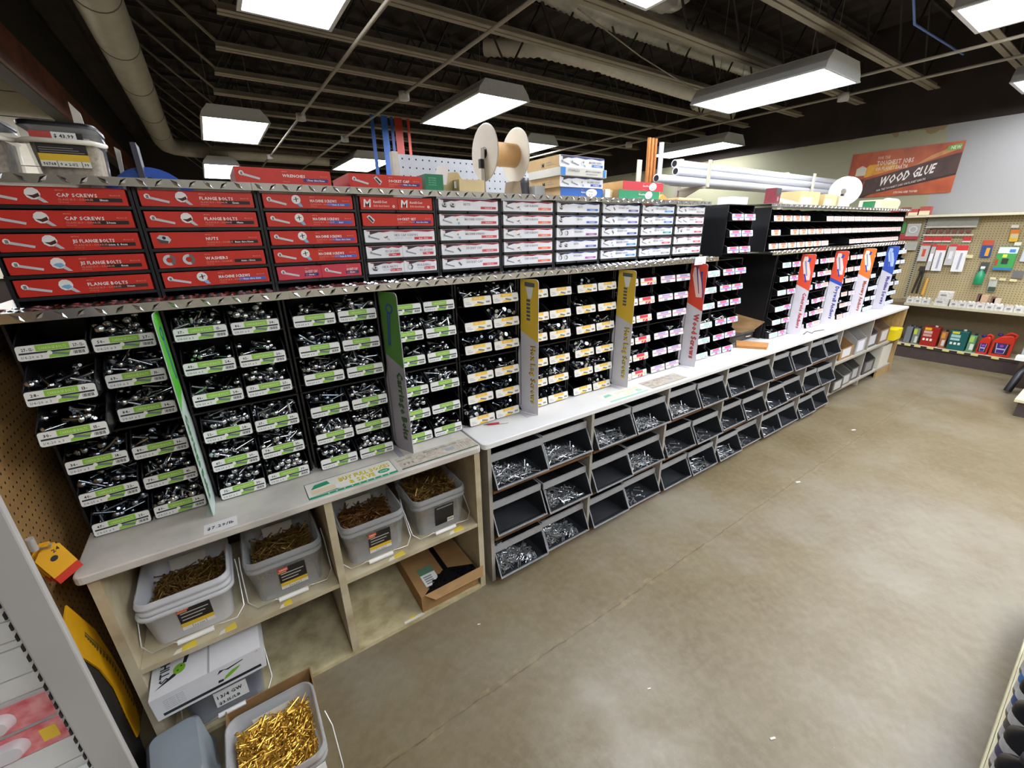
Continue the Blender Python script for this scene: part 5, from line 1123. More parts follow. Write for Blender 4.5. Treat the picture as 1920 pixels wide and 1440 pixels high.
def spool(x, y, z, R, L, rc, label, flange, core, hub, stand=True):
    o = thing('cable_spool', label, 'spool', (x + L / 2, y, z))
    for xx in (x, x + L):
        MB().lathe([(0.022, -0.002), (R - 0.004, -0.002), (R, 0.0), (R - 0.004, 0.002), (0.022, 0.002), (0.022, -0.002)], flange, 40, (xx, y, z), 'x', False).build('flange', o)
    MB().lathe([(rc, 0.0025), (rc, L - 0.0025)], core, 28, (x, y, z), 'x').build('core', o)
    MB().lathe([(0.0001, -0.004), (0.018, -0.004), (0.022, 0.001), (0.022, L)], hub, 20, (x, y, z), 'x').build('hub', o)
    if stand:
        s = thing('spool_stand', label.replace('empty', 'stand of').split(' on ')[0] + ' stand bracket', 'bracket', (x - 0.02, y, TZ))
        ST = mat('stand_metal', '#a49a8c', 0.4, metal=0.4, var=0.1)
        MB().prism([(x - 0.012, y - 0.017, TZ + 0.0005), (x - 0.012, y + 0.017, TZ + 0.0005), (x - 0.012, y + 0.013, z + 0.02), (x - 0.012, y - 0.013, z + 0.02)], (0.003, 0, 0), ST).build('plate', s)
        MB().box(x - 0.03, x - 0.008, y - 0.02, y + 0.02, TZ + 0.0003, TZ + 0.003, ST).build('foot', s)
        MB().box(x - 0.028, x - 0.0125, y - 0.009, y + 0.009, z - 0.06, z - 0.025, BLACK).build('knob', s)
spool(1.06, 1.75, 1.925, 0.112, 0.16, 0.048, 'empty white two-flanged spool with tan core on the top ledge', mat('cream_flange', '#ece4d4', 0.45, var=0.03), mat('tan_core', '#c79a62', 0.6, var=0.1), BLACK)
spool(5.0, 1.8, 1.912, 0.125, 0.05, 0.1, 'empty narrow white spool on the ledge near the corner', mat('white_flange', '#eef0f4', 0.4, var=0.02), mat('white_flange', '#eef0f4'), mat('hub_grey', '#8d9094', 0.4, metal=0.3, var=0))
tag(MB().prism([(1.175, 1.72, TZ + 0.0005), (1.235, 1.72, TZ + 0.0005), (1.225, 1.72, TZ + 0.06), (1.185, 1.72, TZ + 0.06)], (0, 0.06, 0), mat('brown_block', '#8a7558', 0.6)).build('wooden_block'), 'small brown block under the far flange of the tan-cored spool', 'block')
o = thing('coil_pack', 'dark coiled pack with clear wrap beside the stack of boxes', 'pack', (1.31, 1.78, TZ))
MB().lathe([(0.0001, 0.0005), (0.035, 0.0005), (0.038, 0.02), (0.034, 0.04), (0.038, 0.06), (0.034, 0.085), (0.0001, 0.088)], mat('dark_coil', '#3a3d44', 0.4, var=0.3), 18, (1.29, 1.80, TZ)).build('coil', o)
MB().box(1.325, 1.385, 1.74, 1.80, TZ + 0.0005, TZ + 0.05, mat('pale_blister', '#cfd3d8', 0.2, alpha=0.75, var=0)).build('clear_carton', o)
# stack of four white and blue boxes
def side_print(b, x0, x1, h, Y, depth):
    b.text('M', 0.026, INK_K, (x0 - 0.0006, 0.13, 0.008), (0, -1, 0), (0, 0, 1)); b.text('FASTENER', 0.007, INK_G, (x0 - 0.0006, 0.095, 0.022), (0, -1, 0), (0, 0, 1)); b.text('QUALITY PRODUCTS', 0.005, INK_G, (x0 - 0.0006, 0.095, 0.013), (0, -1, 0), (0, 0, 1))
st = TZ + 0.0005
o = flat_box(1.425, 1.67, st, 0.28, 0.042, 'blue machine screws and nuts box, bottom of the stack beside the spool', mat('blue_box_card', '#1f62b4', 0.42, var=0.05), 'Machine Screws & Nuts', '', '', (), None, side=KRAFT, depth=0.23)
b = MB(); b.disc((0.06, -0.0016, 0.021), 0.02, WT, 20, (1.9, 0, 0), (0.2, 0, 0.95)); b.text('Precision', 0.007, BLU, (0.04, -0.002, 0.024)); b.box(0.045, 0.05, -0.0022, -0.0018, 0.008, 0.016, INK_G).box(0.06, 0.065, -0.0022, -0.0018, 0.008, 0.016, INK_G); b.build('white_oval', o, local=True)
flat_box(1.415, 1.665, st + 0.0425, 0.282, 0.046, 'white machine screw box with a black M, second in the stack by the spool', 'white', 'MACHINE SCREWS', 'STAINLESS', '', ('bolt', 'bolt', 'phillips'), '#2f62c0', '#1f2c66', side=KRAFT, depth=0.25, top=side_print)
o = plain_box(1.555, 1.65, st + 0.089, 0.30, 0.25, 0.036, 'cream box with blue end bands, third in the stack by the spool', mat('cream_box', '#d8d6cc', 0.5, var=0.05), flap=False)
b = MB(); b.box(-0.149, -0.12, -0.0012, -0.0002, 0.001, 0.035, ink('#2a86d8')).box(0.125, 0.142, -0.0012, -0.0002, 0.001, 0.035, ink('#2a86d8')); b.text('STAINLESS', 0.014, INK_G, (-0.105, -0.001, 0.018)); b.text('METRIC ASSORTMENT', 0.009, INK_G, (0.01, -0.001, 0.02), fit=0.1); b.text('AND HARDWARE KIT', 0.007, INK_G, (0.01, -0.001, 0.008), fit=0.1); b.build('print', o, local=True)
flat_box(1.405, 1.66, st + 0.1258, 0.29, 0.05, 'white machine screw box with a black M, topmost of the stack by the spool', 'white', 'MACHINE SCREWS', 'STAINLESS', '', ('bolt', 'bolt', 'phillips'), '#2f78c8', '#2a3578', side=KRAFT, depth=0.25, top=side_print)
plain_box(1.73, 1.66, TZ, 0.035, 0.05, 0.042, 'tiny plain white box right of the box stack', WHITE, flap=False)
plain_box(1.775, 1.68, TZ, 0.04, 0.05, 0.04, 'tiny tan box between the white box and the green carton', TANC, flap=False)
def oval_box(x, y, z, w, h, label, m, title):
    o = flat_box(x, y, z, w, h, label, m, title, '', '', (), None, side=KRAFT, depth=0.2)
    b = MB(); b.disc((w * 0.22, -0.0016, h * 0.5), h * 0.48, WT, 20, (1.5, 0, 0), (0.25, 0, 0.95)); b.text('Precision', 0.007, INK_G, (w * 0.22 - 0.02, -0.002, h * 0.55))
    for k in range(3): b.box(w * 0.22 - 0.015 + k * 0.012, w * 0.22 - 0.011 + k * 0.012, -0.0022, -0.0018, h * 0.15, h * 0.4, INK_G)
    b.build('white_oval', o, local=True)
oval_box(1.79, 1.64, st, 0.325, 0.041, 'green wood screws carton under the red one on the top ledge', mat('green_carton', '#1f8a5c', 0.45, var=0.05), 'Wood Screws')
oval_box(1.825, 1.645, st + 0.0415, 0.325, 0.043, 'red sheet metal screws carton on top of the green one', mat('red_carton', '#cc2f3c', 0.45, var=0.05), 'Sheet Metal Screws')
o = thing('tan_envelope', 'orange-tan envelope peaked open at the end of the top ledge', 'envelope', (2.24, 1.70, TZ))
MB().prism([(2.15, 1.68, TZ + 0.0005), (2.27, 1.68, TZ + 0.0005), (2.24, 1.68, TZ + 0.015), (2.20, 1.68, TZ + 0.034)], (0, 0.06, 0), mat('orange_tan_paper', '#d98a34', 0.6, var=0.05)).build('flap', o)
o = thing('paper_pile', 'low pile of tan and cream sheets at the end of the top ledge', 'paper pile', (2.42, 1.68, TZ))
for k in range(3): MB().box(2.285 + 0.01 * k, 2.55 - 0.012 * k, 1.645, 1.85, TZ + 0.0005 + 0.006 * k, TZ + 0.006 + 0.006 * k, (CARD, TANC, mat('pale_sheet', '#d9c9a4', 0.6))[k]).build('sheet', o)
# clutter nearer the corner
UZ = 1.7455
for i in range(2): plain_box(2.835 + 0.093 * i, 1.60, UZ, 0.09, 0.1, 0.045, ('plain white box on the small upper rack, nearer the paper pile', 'plain white box on the small upper rack, nearer the corner')[i], WHITE, flap=False)
TZ2 = 1.7605
o = plain_box(3.36, 1.60, TZ2, 0.09, 0.07, 0.1, 'small maroon and grey box at the start of the corner ledge', mat('maroon_box', '#7a2a34', 0.5, var=0.2), flap=False, rotz=0.1)
MB().box(-0.0455, 0.0455, -0.0012, -0.0003, 0.06, 0.099, ink('#4a4a4e')).build('grey_band', o, local=True); MB().disc((0, -0.0015, 0.03), 0.016, ink('#b08a90'), 14).build('round_mark', o, local=True)
tag(MB().prism([(3.46, 1.60, TZ2 + 0.0005), (3.78, 1.60, TZ2 + 0.0005), (3.74, 1.66, TZ2 + 0.03), (3.5, 1.66, TZ2 + 0.045)], (0, 0.1, 0), mat('crumpled_tan', '#c9b07a', 0.6, var=0.3, scale=20, col2='#e9e2cc')).build('torn_carton'), 'torn tan carton lying beside the maroon box on the corner ledge', 'carton')
for i, (x, w, h, m) in enumerate(((3.95, 0.34, 0.1, TANC), (4.33, 0.24, 0.09, TANC), (4.62, 0.24, 0.085, mat('pale_carton', '#d6cfae', 0.6)))):
    o = plain_box(x, 1.64, TZ2, w, 0.2, h, ('long tan carton on the corner ledge, nearest the torn carton', 'tan carton with pale front on the corner ledge, middle one', 'pale carton on the corner ledge, just before the white spool')[i], m)
    MB().box(-w * 0.42, w * 0.1, -0.0012, -0.0003, h * 0.1, h * 0.6, ink(('#efe8d2', '#c4c9c2', '#cfd6cf')[i])).build('front_label', o, local=True)
o = plain_box(5.25, 1.62, TZ2, 0.06, 0.08, 0.06, 'tiny dark green box just right of the white spool', mat('dark_green_box', '#1c6a3c', 0.5), flap=False)
plain_box(5.62, 1.6, TZ2, 0.5, 0.18, 0.075, 'long cream carton on the corner ledge before the far wall', mat('cream_long_box', '#d9cfa6', 0.6, var=0.05), flap=False)
tag(MB().lathe([(0.0001, 0), (0.05, 0), (0.055, 0.01), (0.055, 0.24), (0.0001, 0.25)], mat('white_bag', '#dcd8d4', 0.5, var=0.1), 16, (5.9, 1.72, TZ2 + 0.0575), 'x').build('white_bag'), 'soft white bag lying at the end of the corner ledge', 'bag')

# ------------------------------------------------------------------ things behind the display
tag(MB().box(-0.54, 2.6, 1.955, 2.2, 0.0, 1.5, mat('rear_unit_steel', '#4a4744', 0.6)).box(-0.54, 2.6, 1.94, 1.954, 0.0, 1.41, BLACK).build('rear_shelf_unit'), 'dark shelf unit standing back to back behind the bolt bins', 'shelf unit')
o = thing('perforated_panel', 'grey perforated metal panel of a shelf behind the display', 'shelf panel', (1.4, 2.3, 0))
PG = mat('perforated_grey', '#b9bcc2', 0.45, metal=0.2, var=0.06)
MB().box(0.87, 1.80, 2.3, 2.305, 0.6, 1.985, PG).build('sheet', o); MB().box(0.838, 0.868, 2.27, 2.31, 0.0, 1.99, mat('post_cream', '#cfc9bb', 0.5)).build('post', o)
b = MB()
for i in range(24):
    for j in range(4): b.disc((0.90 + i * 0.037, 2.2994, 1.965 - j * 0.04), 0.0045, BK, 8)
b.build('holes', o)
for i, (x, c, w) in enumerate(((2.12, '#1f4f9e', 0.05), (2.27, '#2a63b8', 0.09), (2.40, '#27509c', 0.04), (2.46, '#b8341f', 0.11), (2.64, '#c23a22', 0.04))):
    tag(MB().box(x, x + w, 6.445, 6.449, 2.3, 3.131, ink(c)).build('hanging_strap'), ('thin blue strap hanging behind the display, nearest the jugs', 'wide blue strap hanging behind the display', 'thin blue strap hanging between wide blue and red straps', 'wide red strap hanging behind the display', 'thin red strap hanging nearest the spool')[i], 'strap', 'coloured straps hanging behind the display')
o = thing('hose_coil', 'blue hose coil hanging on a bracket behind the jugs', 'hose', (-0.12, 2.05, 1.7))
for k in range(3): MB().ring((-0.13, 2.02 + 0.02 * k, 1.715), 0.085 + 0.008 * k, 0.105 + 0.008 * k, ink('#2a5ab8'), 30).build('loop', o)
MB().box(-0.15, -0.135, 1.99, 2.09, 1.5, 1.9, ink('#3a3a44')).build('bracket', o)
for i, P4 in enumerate(([(-0.30, 1.5), (-0.262, 1.5), (-0.261, 1.96), (-0.262, 1.99), (-0.283, 2.02)], [(-0.222, 1.5), (-0.2, 1.5), (-0.197, 1.803), (-0.189, 1.888), (-0.203, 1.898)])):
    tag(MB().prism([(a, 2.1, c) for a, c in P4], (0, 0.004, 0), ink('#d5d0c4')).build('white_card_strip'), ('white pointed card strip standing behind the 43.99 jug', 'white card strip standing behind the ledge beside the blue hose')[i], 'card')
PVC = mat('white_pvc', '#d9dbe2', 0.3, var=0.04)
for i, (y, z, x0) in enumerate(((2.2, 1.955, 2.785), (2.26, 1.955, 2.95), (2.32, 1.955, 3.1), (2.2, 2.013, 3.0), (2.26, 2.013, 3.15), (2.32, 2.013, 3.2), (2.23, 2.069, 3.02), (2.29, 2.069, 3.2))):
    o = thing('plastic_pipe', f'white plastic pipe in the overhead rack, {("lowest front","lowest middle","lowest rear","middle front","middle centre","middle rear","topmost front","topmost rear")[i]} one', 'pipe', ((x0 + 5.9) / 2, y, z), group='white pipes in the overhead rack')
    MB().lathe([(0.022, 0), (0.0285, 0), (0.0285, 5.95 - x0), (0.022, 5.95 - x0)], PVC, 16, (x0, y, z), 'x').build('tube', o); MB().lathe([(0.0221, 0.004), (0.0001, 0.005)], BK, 12, (x0, y, z), 'x').build('dark_bore', o)
o = thing('pipe_rack', 'cream metal arms holding the white plastic pipes overhead', 'rack', (3.4, 2.3, 1.9))
RC = mat('rack_cream', '#cdc6b4', 0.5, var=0.06)
for x in (3.36, 5.2):
    MB().box(x, x + 0.03, 2.165, 2.42, 1.908, 1.925, RC).build('arm', o); MB().box(x, x + 0.03, 2.155, 2.17, 1.915, 2.11, RC).build('prong', o)
    MB().box(x - 0.005, x + 0.04, 2.42, 2.46, 0.0, 2.15, RC).build('post', o)
    MB().prism([(x + 0.005, 2.22, 1.914), (x + 0.005, 2.41, 1.914), (x + 0.005, 2.41, 1.83)], (0.02, 0, 0), RC).build('gusset', o)
tag(MB().box(2.95, 3.0, 2.52, 2.53, 0.0, 2.13, RC).build('rack_upright'), 'cream flat upright behind the pipe ends', 'upright')
for i, (x, c) in enumerate(((3.13, '#c98448'), (3.17, '#d08c50'), (3.21, '#c07a40'))):
    tag(MB().tube([(x + 0.03, 2.55, 0.0), (x - 0.03, 2.55, 2.3)], 0.015, mat('copper_' + c.strip('#'), c, 0.35, metal=0.6, var=0.1), 10).build('copper_pipe'), ('copper pipe standing upright, first of three behind the cartons', 'copper pipe standing upright, middle of three behind the cartons', 'copper pipe standing upright, nearest the white pipe')[i], 'pipe', 'copper pipes standing behind the display')
tag(MB().tube([(3.30, 2.55, 0.0), (3.26, 2.55, 2.28)], 0.02, PVC, 12).build('plastic_pipe'), 'white plastic pipe standing upright beside the copper pipes', 'pipe')

# ------------------------------------------------------------------ things on the counters
def sticker(x0, x1, y0, y1, kind, label, worn=False):
    z = CT + 0.0008; b = MB(); o = thing('counter_sticker', label, 'sticker', ((x0 + x1) / 2, y0, CT))
    def R(a, c, e, f, m, k=0): b.poly([(x0 + (x1 - x0) * p, y0 + (y1 - y0) * q_, z + 0.0002 * k) for p, q_ in ((a, e), (c, e), (c, f), (a, f))], m)
    if kind == 'save':
        G = ink('#1f9468' if not worn else '#8fcdb4'); Yw = ink('#e2cd2a' if not worn else '#e4e0a8'); P_ = ink('#ded9cf' if not worn else '#e9e8e0'); S_ = ink('#6a5e2a') if not worn else ink('#d8d6b0')
        R(0, 1, 0.12, 1, P_); R(0, 1, 0, 0.12, G, 1)
        if not worn:
            for a, c, e, f in ((0, 0.006, 0.12, 1), (0.994, 1, 0.12, 1), (0, 1, 0.975, 1)): R(a, c, e, f, INK_K, 1)
            for k in range(9): R(0.2 + k * 0.085, 0.215 + k * 0.085, 0.03, 0.09, ink('#cfe6da'), 2)
        w = x1 - x0; h = y1 - y0
        for t, (px, pz) in (('BUY FULL BOXES', (0.36, 0.56)), ('& SAVE', (0.45, 0.24))):
            fit = w * (0.6 if t[0] == 'B' else 0.3); sz = h * 0.33
            b.text(t, sz, S_, (x0 + w * px + 0.0015, y0 + h * pz - 0.0015, z + 0.0003), (1, 0, 0), (0, 1, 0), fit=fit); b.text(t, sz, Yw, (x0 + w * px, y0 + h * pz, z + 0.0006), (1, 0, 0), (0, 1, 0), fit=fit)
        b.disc((x0 + w * 0.86, y0 + h * 0.36, z + 0.0004), h * 0.13, G, 16, (1.6, 0, 0), (0, 1, 0)); b.text('SALE', h * 0.1, P_, (x0 + w * 0.86, y0 + h * 0.32, z + 0.0008), (1, 0, 0), (0, 1, 0), 'c')
        R(0.04, 0.3, 0.24, 0.5, ink('#d9c7a8' if not worn else '#e6e0d2'), 1); b.poly([(x0 + w * 0.05, y0 + h * 0.55, z + 0.0005), (x0 + w * 0.26, y0 + h * 0.62, z + 0.0005), (x0 + w * 0.24, y0 + h * 0.85, z + 0.0005), (x0 + w * 0.1, y0 + h * 0.8, z + 0.0005)], G)
        b.poly([(x0 + w * 0.03, y0 + h * 0.16, z + 0.0005), (x0 + w * 0.3, y0 + h * 0.2, z + 0.0005), (x0 + w * 0.34, y0 + h * 0.14, z + 0.0005)], ink('#5d6a66' if not worn else '#c8d2ce'))
    else:
        R(0, 1, 0.08, 1, mat('worn_guide', '#c6bdb0' if not worn else '#d2cdc4', 0.6, var=0.25, scale=40, col2='#a99d8c')); R(0, 1, 0, 0.08, ink('#3f5a48' if not worn else '#8a8a78'), 1)
        w = x1 - x0; h = y1 - y0
        b.text('Measuring Metric Thread Pitch', h * 0.13, ink('#4a453e'), (x0 + w * 0.35, y0 + h * 0.78, z + 0.0004), (1, 0, 0), (0, 1, 0), fit=w * 0.45); b.text('DRIVE TYPE', h * 0.1, ink('#4a453e'), (x0 + w * 0.02, y0 + h * 0.72, z + 0.0004), (1, 0, 0), (0, 1, 0))
        for px in (0.28, 0.42): b.ring((x0 + w * px, y0 + h * 0.55, z + 0.0004), h * 0.14, h * 0.155, ink('#6a645a'), 16, (1.2, 0, 0), (0, 1, 0))
        R(0.6, 0.72, 0.35, 0.6, ink('#9aa0a6'), 1)
        for k in range(5): R(0.78 + k * 0.035, 0.785 + k * 0.035, 0.3, 0.75, ink('#7d776c'), 1)
        for k in range(3): R(0.05 + k * 0.05, 0.075 + k * 0.05, 0.3, 0.45, ink('#8a8378'), 1)
    b.build('print', o)
sticker(0.10, 0.412, 1.388, 1.498, 'save', 'crisp green and yellow buy full boxes sticker on the counter above the tubs')
sticker(0.43, 0.762, 1.39, 1.485, 'guide', 'worn grey thread pitch guide sticker on the counter above the dark-labelled tub')
sticker(1.56, 1.86, 1.388, 1.495, 'save', 'faded green and yellow buy full boxes sticker on the white counter', True)
sticker(1.895, 2.225, 1.392, 1.495, 'guide', 'faded grey guide sticker on the white counter', True)
o = thing('price_card', 'white card reading 7.29 a pound on the counter edge above the tubs', 'price card', (-0.15, 1.42, CT))
b = MB().box(-0.195, -0.108, 1.386, 1.44, CT + 0.0003, CT + 0.0009, WHITE); b.text('$7.29/lb', 0.021, INK_K, (-0.187, 1.404, CT + 0.0012), (1, 0, 0), (0, 1, 0), fit=0.072); b.build('card', o)
o = thing('marker_pen', 'red and white pen lying on the white counter by the first yellow bins', 'pen', (0.94, 1.52, CT))
b = MB().tube([(0.895, 1.535, CT + 0.006), (0.945, 1.515, CT + 0.006)], 0.0045, ink('#b81f2c'), 10); b.build('red_barrel', o)
MB().tube([(0.9455, 1.5148, CT + 0.006), (0.985, 1.499, CT + 0.006)], 0.0042, WHITE, 10).build('white_barrel', o)
MB().tube([(0.875, 1.543, CT + 0.005), (0.8945, 1.5352, CT + 0.006)], [0.0006, 0.003], BK, 8).build('tip', o)
# between the racks: cardboard, flat metal cases, tilted wooden tray
o = thing('cardboard_flap_box', 'flattened orange-brown cardboard box with a white lid on the counter', 'cardboard', (3.1, 1.5, CT))
MB().prism([(3.06, 1.56, CT + 0.0005), (3.175, 1.40, CT + 0.0005), (3.32, 1.455, CT + 0.0005), (3.21, 1.645, CT + 0.0005)], (0, 0, 0.03), mat('orange_cardboard', '#c48a50', 0.65, var=0.1)).build('carton', o)
MB().prism([(2.95, 1.535, CT + 0.0005), (3.06, 1.39, CT + 0.0005), (3.165, 1.392, CT + 0.0005), (3.028, 1.58, CT + 0.0005)], (0, 0, 0.014), WHITE).build('white_lid', o)
o = thing('metal_case', 'flat dark grey metal case with a worn lid between the racks', 'case', (3.33, 1.68, CT))
CASE = mat('worn_dark_case', '#4f4a44', 0.5, metal=0.3, var=0.35, scale=18, col2='#37332f')
MB().box(3.12, 3.5, 1.665, 1.87, CT + 0.0005, CT + 0.05, CASE).build('body', o, bevel=0.006); MB().box(3.115, 3.505, 1.66, 1.875, CT + 0.052, CT + 0.095, mat('case_lid', '#69625a', 0.5, metal=0.2, var=0.3, scale=18)).build('lid', o, bevel=0.006)
MB().tube([(3.38, 1.662, CT + 0.03), (3.39, 1.648, CT + 0.034), (3.43, 1.648, CT + 0.034), (3.44, 1.662, CT + 0.03)], 0.004, WIRE, 6).build('handle', o)
o = thing('wooden_tray', 'curled brown sheet of board lying over the metal case', 'board', (3.3, 1.62, 0.87))
P_ = [(3.06, 1.63, 0.885), (3.18, 1.60, 0.862), (3.33, 1.585, 0.868), (3.49, 1.59, 0.905)]; b = MB(); TB = mat('brown_board', '#8f704a', 0.5, var=0.25, scale=8, col2='#6d5234')
vs = []
for (x, y, z) in P_: vs += [(x, y, z), (x + 0.02, y + 0.28, z + 0.03), (x, y, z - 0.006), (x + 0.02, y + 0.28, z + 0.024)]
fs = []
for i in range(3):
    a, c = 4 * i, 4 * i + 4
    fs += [(a, c, c + 1, a + 1), (a + 2, a + 3, c + 3, c + 2), (a, a + 2, c + 2, c), (a + 1, c + 1, c + 3, a + 3)]
fs += [(0, 1, 3, 2), (12, 14, 15, 13)]
b.add(vs, fs, TB); b.build('board', o)
tag(MB().prism([(3.1, 1.66, 0.857), (3.45, 1.66, 0.857), (3.42, 1.67, 0.872), (3.16, 1.67, 0.866)], (0, 0.16, 0), mat('paper_liner', '#9d8868', 0.6, var=0.2)).build('paper_liner'), 'crumpled brown paper between the board and the metal case', 'paper')
tag(MB().tube([(3.93, 1.47, CT + 0.002), (3.94, 1.45, CT + 0.03), (3.99, 1.43, CT + 0.012), (4.1, 1.46, CT + 0.006), (4.25, 1.44, CT + 0.004)], 0.003, BK, 6).build('zip_tie'), 'bent black wire lying on the counter beside the red anchor sign', 'wire')
# litter on the aisle floor
for i, (x, y, w) in enumerate(((1.2, 0.28, 0.018), (2.9, 0.93, 0.03), (1.0, 0.62, 0.012), (0.62, 1.22, 0.012), (4.1, 1.02, 0.035))):
    tag(MB().prism([(x, y, 0.0005), (x + w, y - w * 0.4, 0.0005), (x + w * 1.1, y - w * 0.1, 0.0005), (x + w * 0.2, y + w * 0.3, 0.0005)], (0, 0, 0.002), WH).build('paper_scrap'), ('small white scrap in the open aisle floor, alone', 'pale scrap lying on the floor joint', 'tiny pale scrap near the floor joint', 'tiny scrap on the floor before the cream cabinet', 'torn pale strip on the floor joint farther down the aisle')[i], 'scrap')
# ------------------------------------------------------------------ tool wall at the far end
TOOLC = mat('shelf_cream_metal', '#c9c0a4', 0.5, var=0.06); KICK = mat('brown_kick', '#4d4140', 0.55, var=0.15)
o = thing('wall_shelving', 'cream metal wall shelving with pegboard at the end of the aisle', 'shelving', (7.3, 0.6, 0))
PEG2 = pegboard_mat('tan_pegboard', '#b0a079', '#a08f68', 'Y', 'Z', 0.026)
MB().box(7.455, 7.47, -2.6, 2.6, 0.0, 1.72, PEG2).build('pegboard', o)
MB().box(7.30, 7.59, -2.6, 2.6, 1.69, 1.715, TOOLC).build('top_shelf', o)
MB().box(7.10, 7.454, -2.6, 1.62, 0.655, 0.685, TOOLC).build('middle_shelf', o)
MB().box(7.10, 7.454, -2.6, 1.62, 0.155, 0.175, TOOLC).build('lower_shelf', o)
MB().box(7.12, 7.454, -2.6, 1.62, 0.0, 0.154, KICK).build('kick_plate', o)
MB().box(7.44, 7.4545, 1.69, 1.73, 0.69, 1.69, mat('slotted_upright', '#a39a80', 0.5, var=0.15)).build('upright', o)
b = MB()
for k in range(38): b.box(7.438, 7.4398, 1.70, 1.72, 0.72 + k * 0.026, 0.732 + k * 0.026, BK)
b.build('upright_slots', o)
MB().box(7.446, 7.4545, -2.6, 1.62, 0.176, 0.654, mat('lower_back_panel', '#85765a', 0.6, var=0.1)).build('lower_back_panel', o)
b = MB().box(7.0955, 7.0995, -2.6, 1.6, 0.158, 0.176, mat('dark_price_rail', '#2d2726', 0.5)); b.build('price_rail', o)
TAG = ink('#e2d58a'); b = MB()
for y in (1.56, 1.465, 1.37, 1.25, 1.11, 0.98, 0.865, 0.7): MB().box(7.092, 7.095, y - 0.03, y + 0.03, 0.155, 0.18, TAG).build('price_tag', o)
MB().box(7.12, 7.45, 1.63, 1.9, 0.0, 0.68, mat('corner_filler', '#6e5f45', 0.7)).build('corner_panel', o)

def hang(name, label, cat, y0, y1, z0, z1, col, x=7.43, d=0.012, header=None, group=None, lean=0.0, extra=None):
    t = thing(name, label, cat, (x, (y0 + y1) / 2, z1), group=group); m = mat('pack_' + col.strip('#'), col, 0.45, var=0.08)
    b = MB().prism([(x, y0, z0), (x, y1, z0), (x, y1 + lean, z1), (x, y0 + lean, z1)], (d, 0, 0), m); b.build('card', t)
    if header: MB().prism([(x - 0.0012, y0 + lean * 0.8, z1 - (z1 - z0) * header[1]), (x - 0.0012, y1 + lean * 0.8, z1 - (z1 - z0) * header[1]), (x - 0.0012, y1 + lean, z1), (x - 0.0012, y0 + lean, z1)], (0.001, 0, 0), ink(header[0])).build('header', t)
    if extra: extra(t, x)
    return t
def strip_(t, x, y, z0, z1, w, c): MB().box(x - 0.0013, x - 0.0004, y - w / 2, y + w / 2, z0, z1, ink(c)).build('print', t)
hang('lock_pack', 'silver ring lock on a red-footed card beside the corner racks', 'blister pack', 1.75, 1.88, 1.43, 1.62, '#b9b6b2', header=None, extra=lambda t, x: (MB().ring((x - 0.012, 1.815, 1.55), 0.03, 0.042, ink('#d8dadd'), 20, (0, 1, 0), (0, 0, 1)).build('ring', t), MB().box(x - 0.0014, x - 0.0004, 1.75, 1.88, 1.43, 1.47, ink('#a8323a')).build('red_foot', t)))
hang('green_pack', 'green round pack peeking from behind the orange-labelled bins', 'pack', 1.9, 1.99, 1.51, 1.645, '#3a8a3c')
hang('red_pack', 'red pack peeking from behind the orange-labelled bins', 'pack', 1.88, 1.96, 1.43, 1.49, '#b02e36')
o = thing('price_header', 'grey header board above the rows of scraper blades on the pegboard', 'header board', (7.40, 1.47, 1.63))
MB().box(7.40, 7.41, 1.25, 1.695, 1.585, 1.68, mat('grey_header', '#8d8b80', 0.5)).build('board', o)
MB().box(7.395, 7.3995, 1.25, 1.695, 1.567, 1.584, mat('tag_rail', '#c9c6b4', 0.5)).build('tag_rail', o)
for k in range(7): hang('red_blade_pack', f'small dark red pack on the upper hooks under the header, {ORD[k]} from corner', 'pack', 1.655 - k * 0.06, 1.69 - k * 0.06, 1.505, 1.55, '#7a4a44', d=0.02, group='dark red packs under the header')
b = MB().box(7.395, 7.40, 1.255, 1.70, 1.476, 1.492, mat('tag_rail', '#c9c6b4'));
tag(b.build('tag_rail'), 'pale tag rail above the red-headed blade packs', 'tag rail')
for k in range(3): MB
for k in range(4): hang('blade_pack', f'red-headed white pack in the rear row of blades, {ORD[k]} from corner', 'pack', (1.60, 1.52, 1.435, 1.265)[k], (1.685, 1.595, 1.515, 1.335)[k], 1.40, 1.465, '#d8d6d4', x=7.425, d=0.006, header=('#c4302c', 0.75), group='red-headed packs in the rear row')
for k, (y0, y1, z1, lean) in enumerate(((1.44, 1.53, 1.365, 0.01), (1.25, 1.352, 1.366, 0.01))):
    hang('blade_pack', ('long white blade pack with red header, nearer the corner', 'long white blade pack with red header, second from the corner')[k], 'pack', y0, y1, 1.062, z1, '#e2e0de', x=7.405, header=('#c8322e', 0.19), lean=lean, extra=lambda t, x, y0=y0, y1=y1: strip_(t, x, (y0 + y1) / 2, 1.09, 1.28, 0.02, '#9c9cae'))
for k, (y0, y1, z0, z1) in enumerate(((1.60, 1.69, 1.17, 1.385), (1.545, 1.585, 1.065, 1.385), (1.36, 1.43, 1.135, 1.38))):
    hang('clear_pack', ('clear pack with a red tool at the corner end of the blades', 'tall narrow clear pack beside the first long blade pack', 'clear pack between the two long blade packs')[k], 'pack', y0, y1, z0, z1, '#bdbab6', x=7.41, header=('#b8413c', 0.12), extra=lambda t, x, y=(y0 + y1) / 2, z=(z0 + z1) / 2, k=k: strip_(t, x, y, z - 0.05, z + 0.04, 0.03, ('#c4502c', '#e6e6ea', '#d8d8dc')[k]))
hang('tag_card', 'small yellow price tag beside the second long blade pack', 'price tag', 1.2, 1.26, 1.225, 1.262, '#d9d3a0', x=7.40, d=0.004)
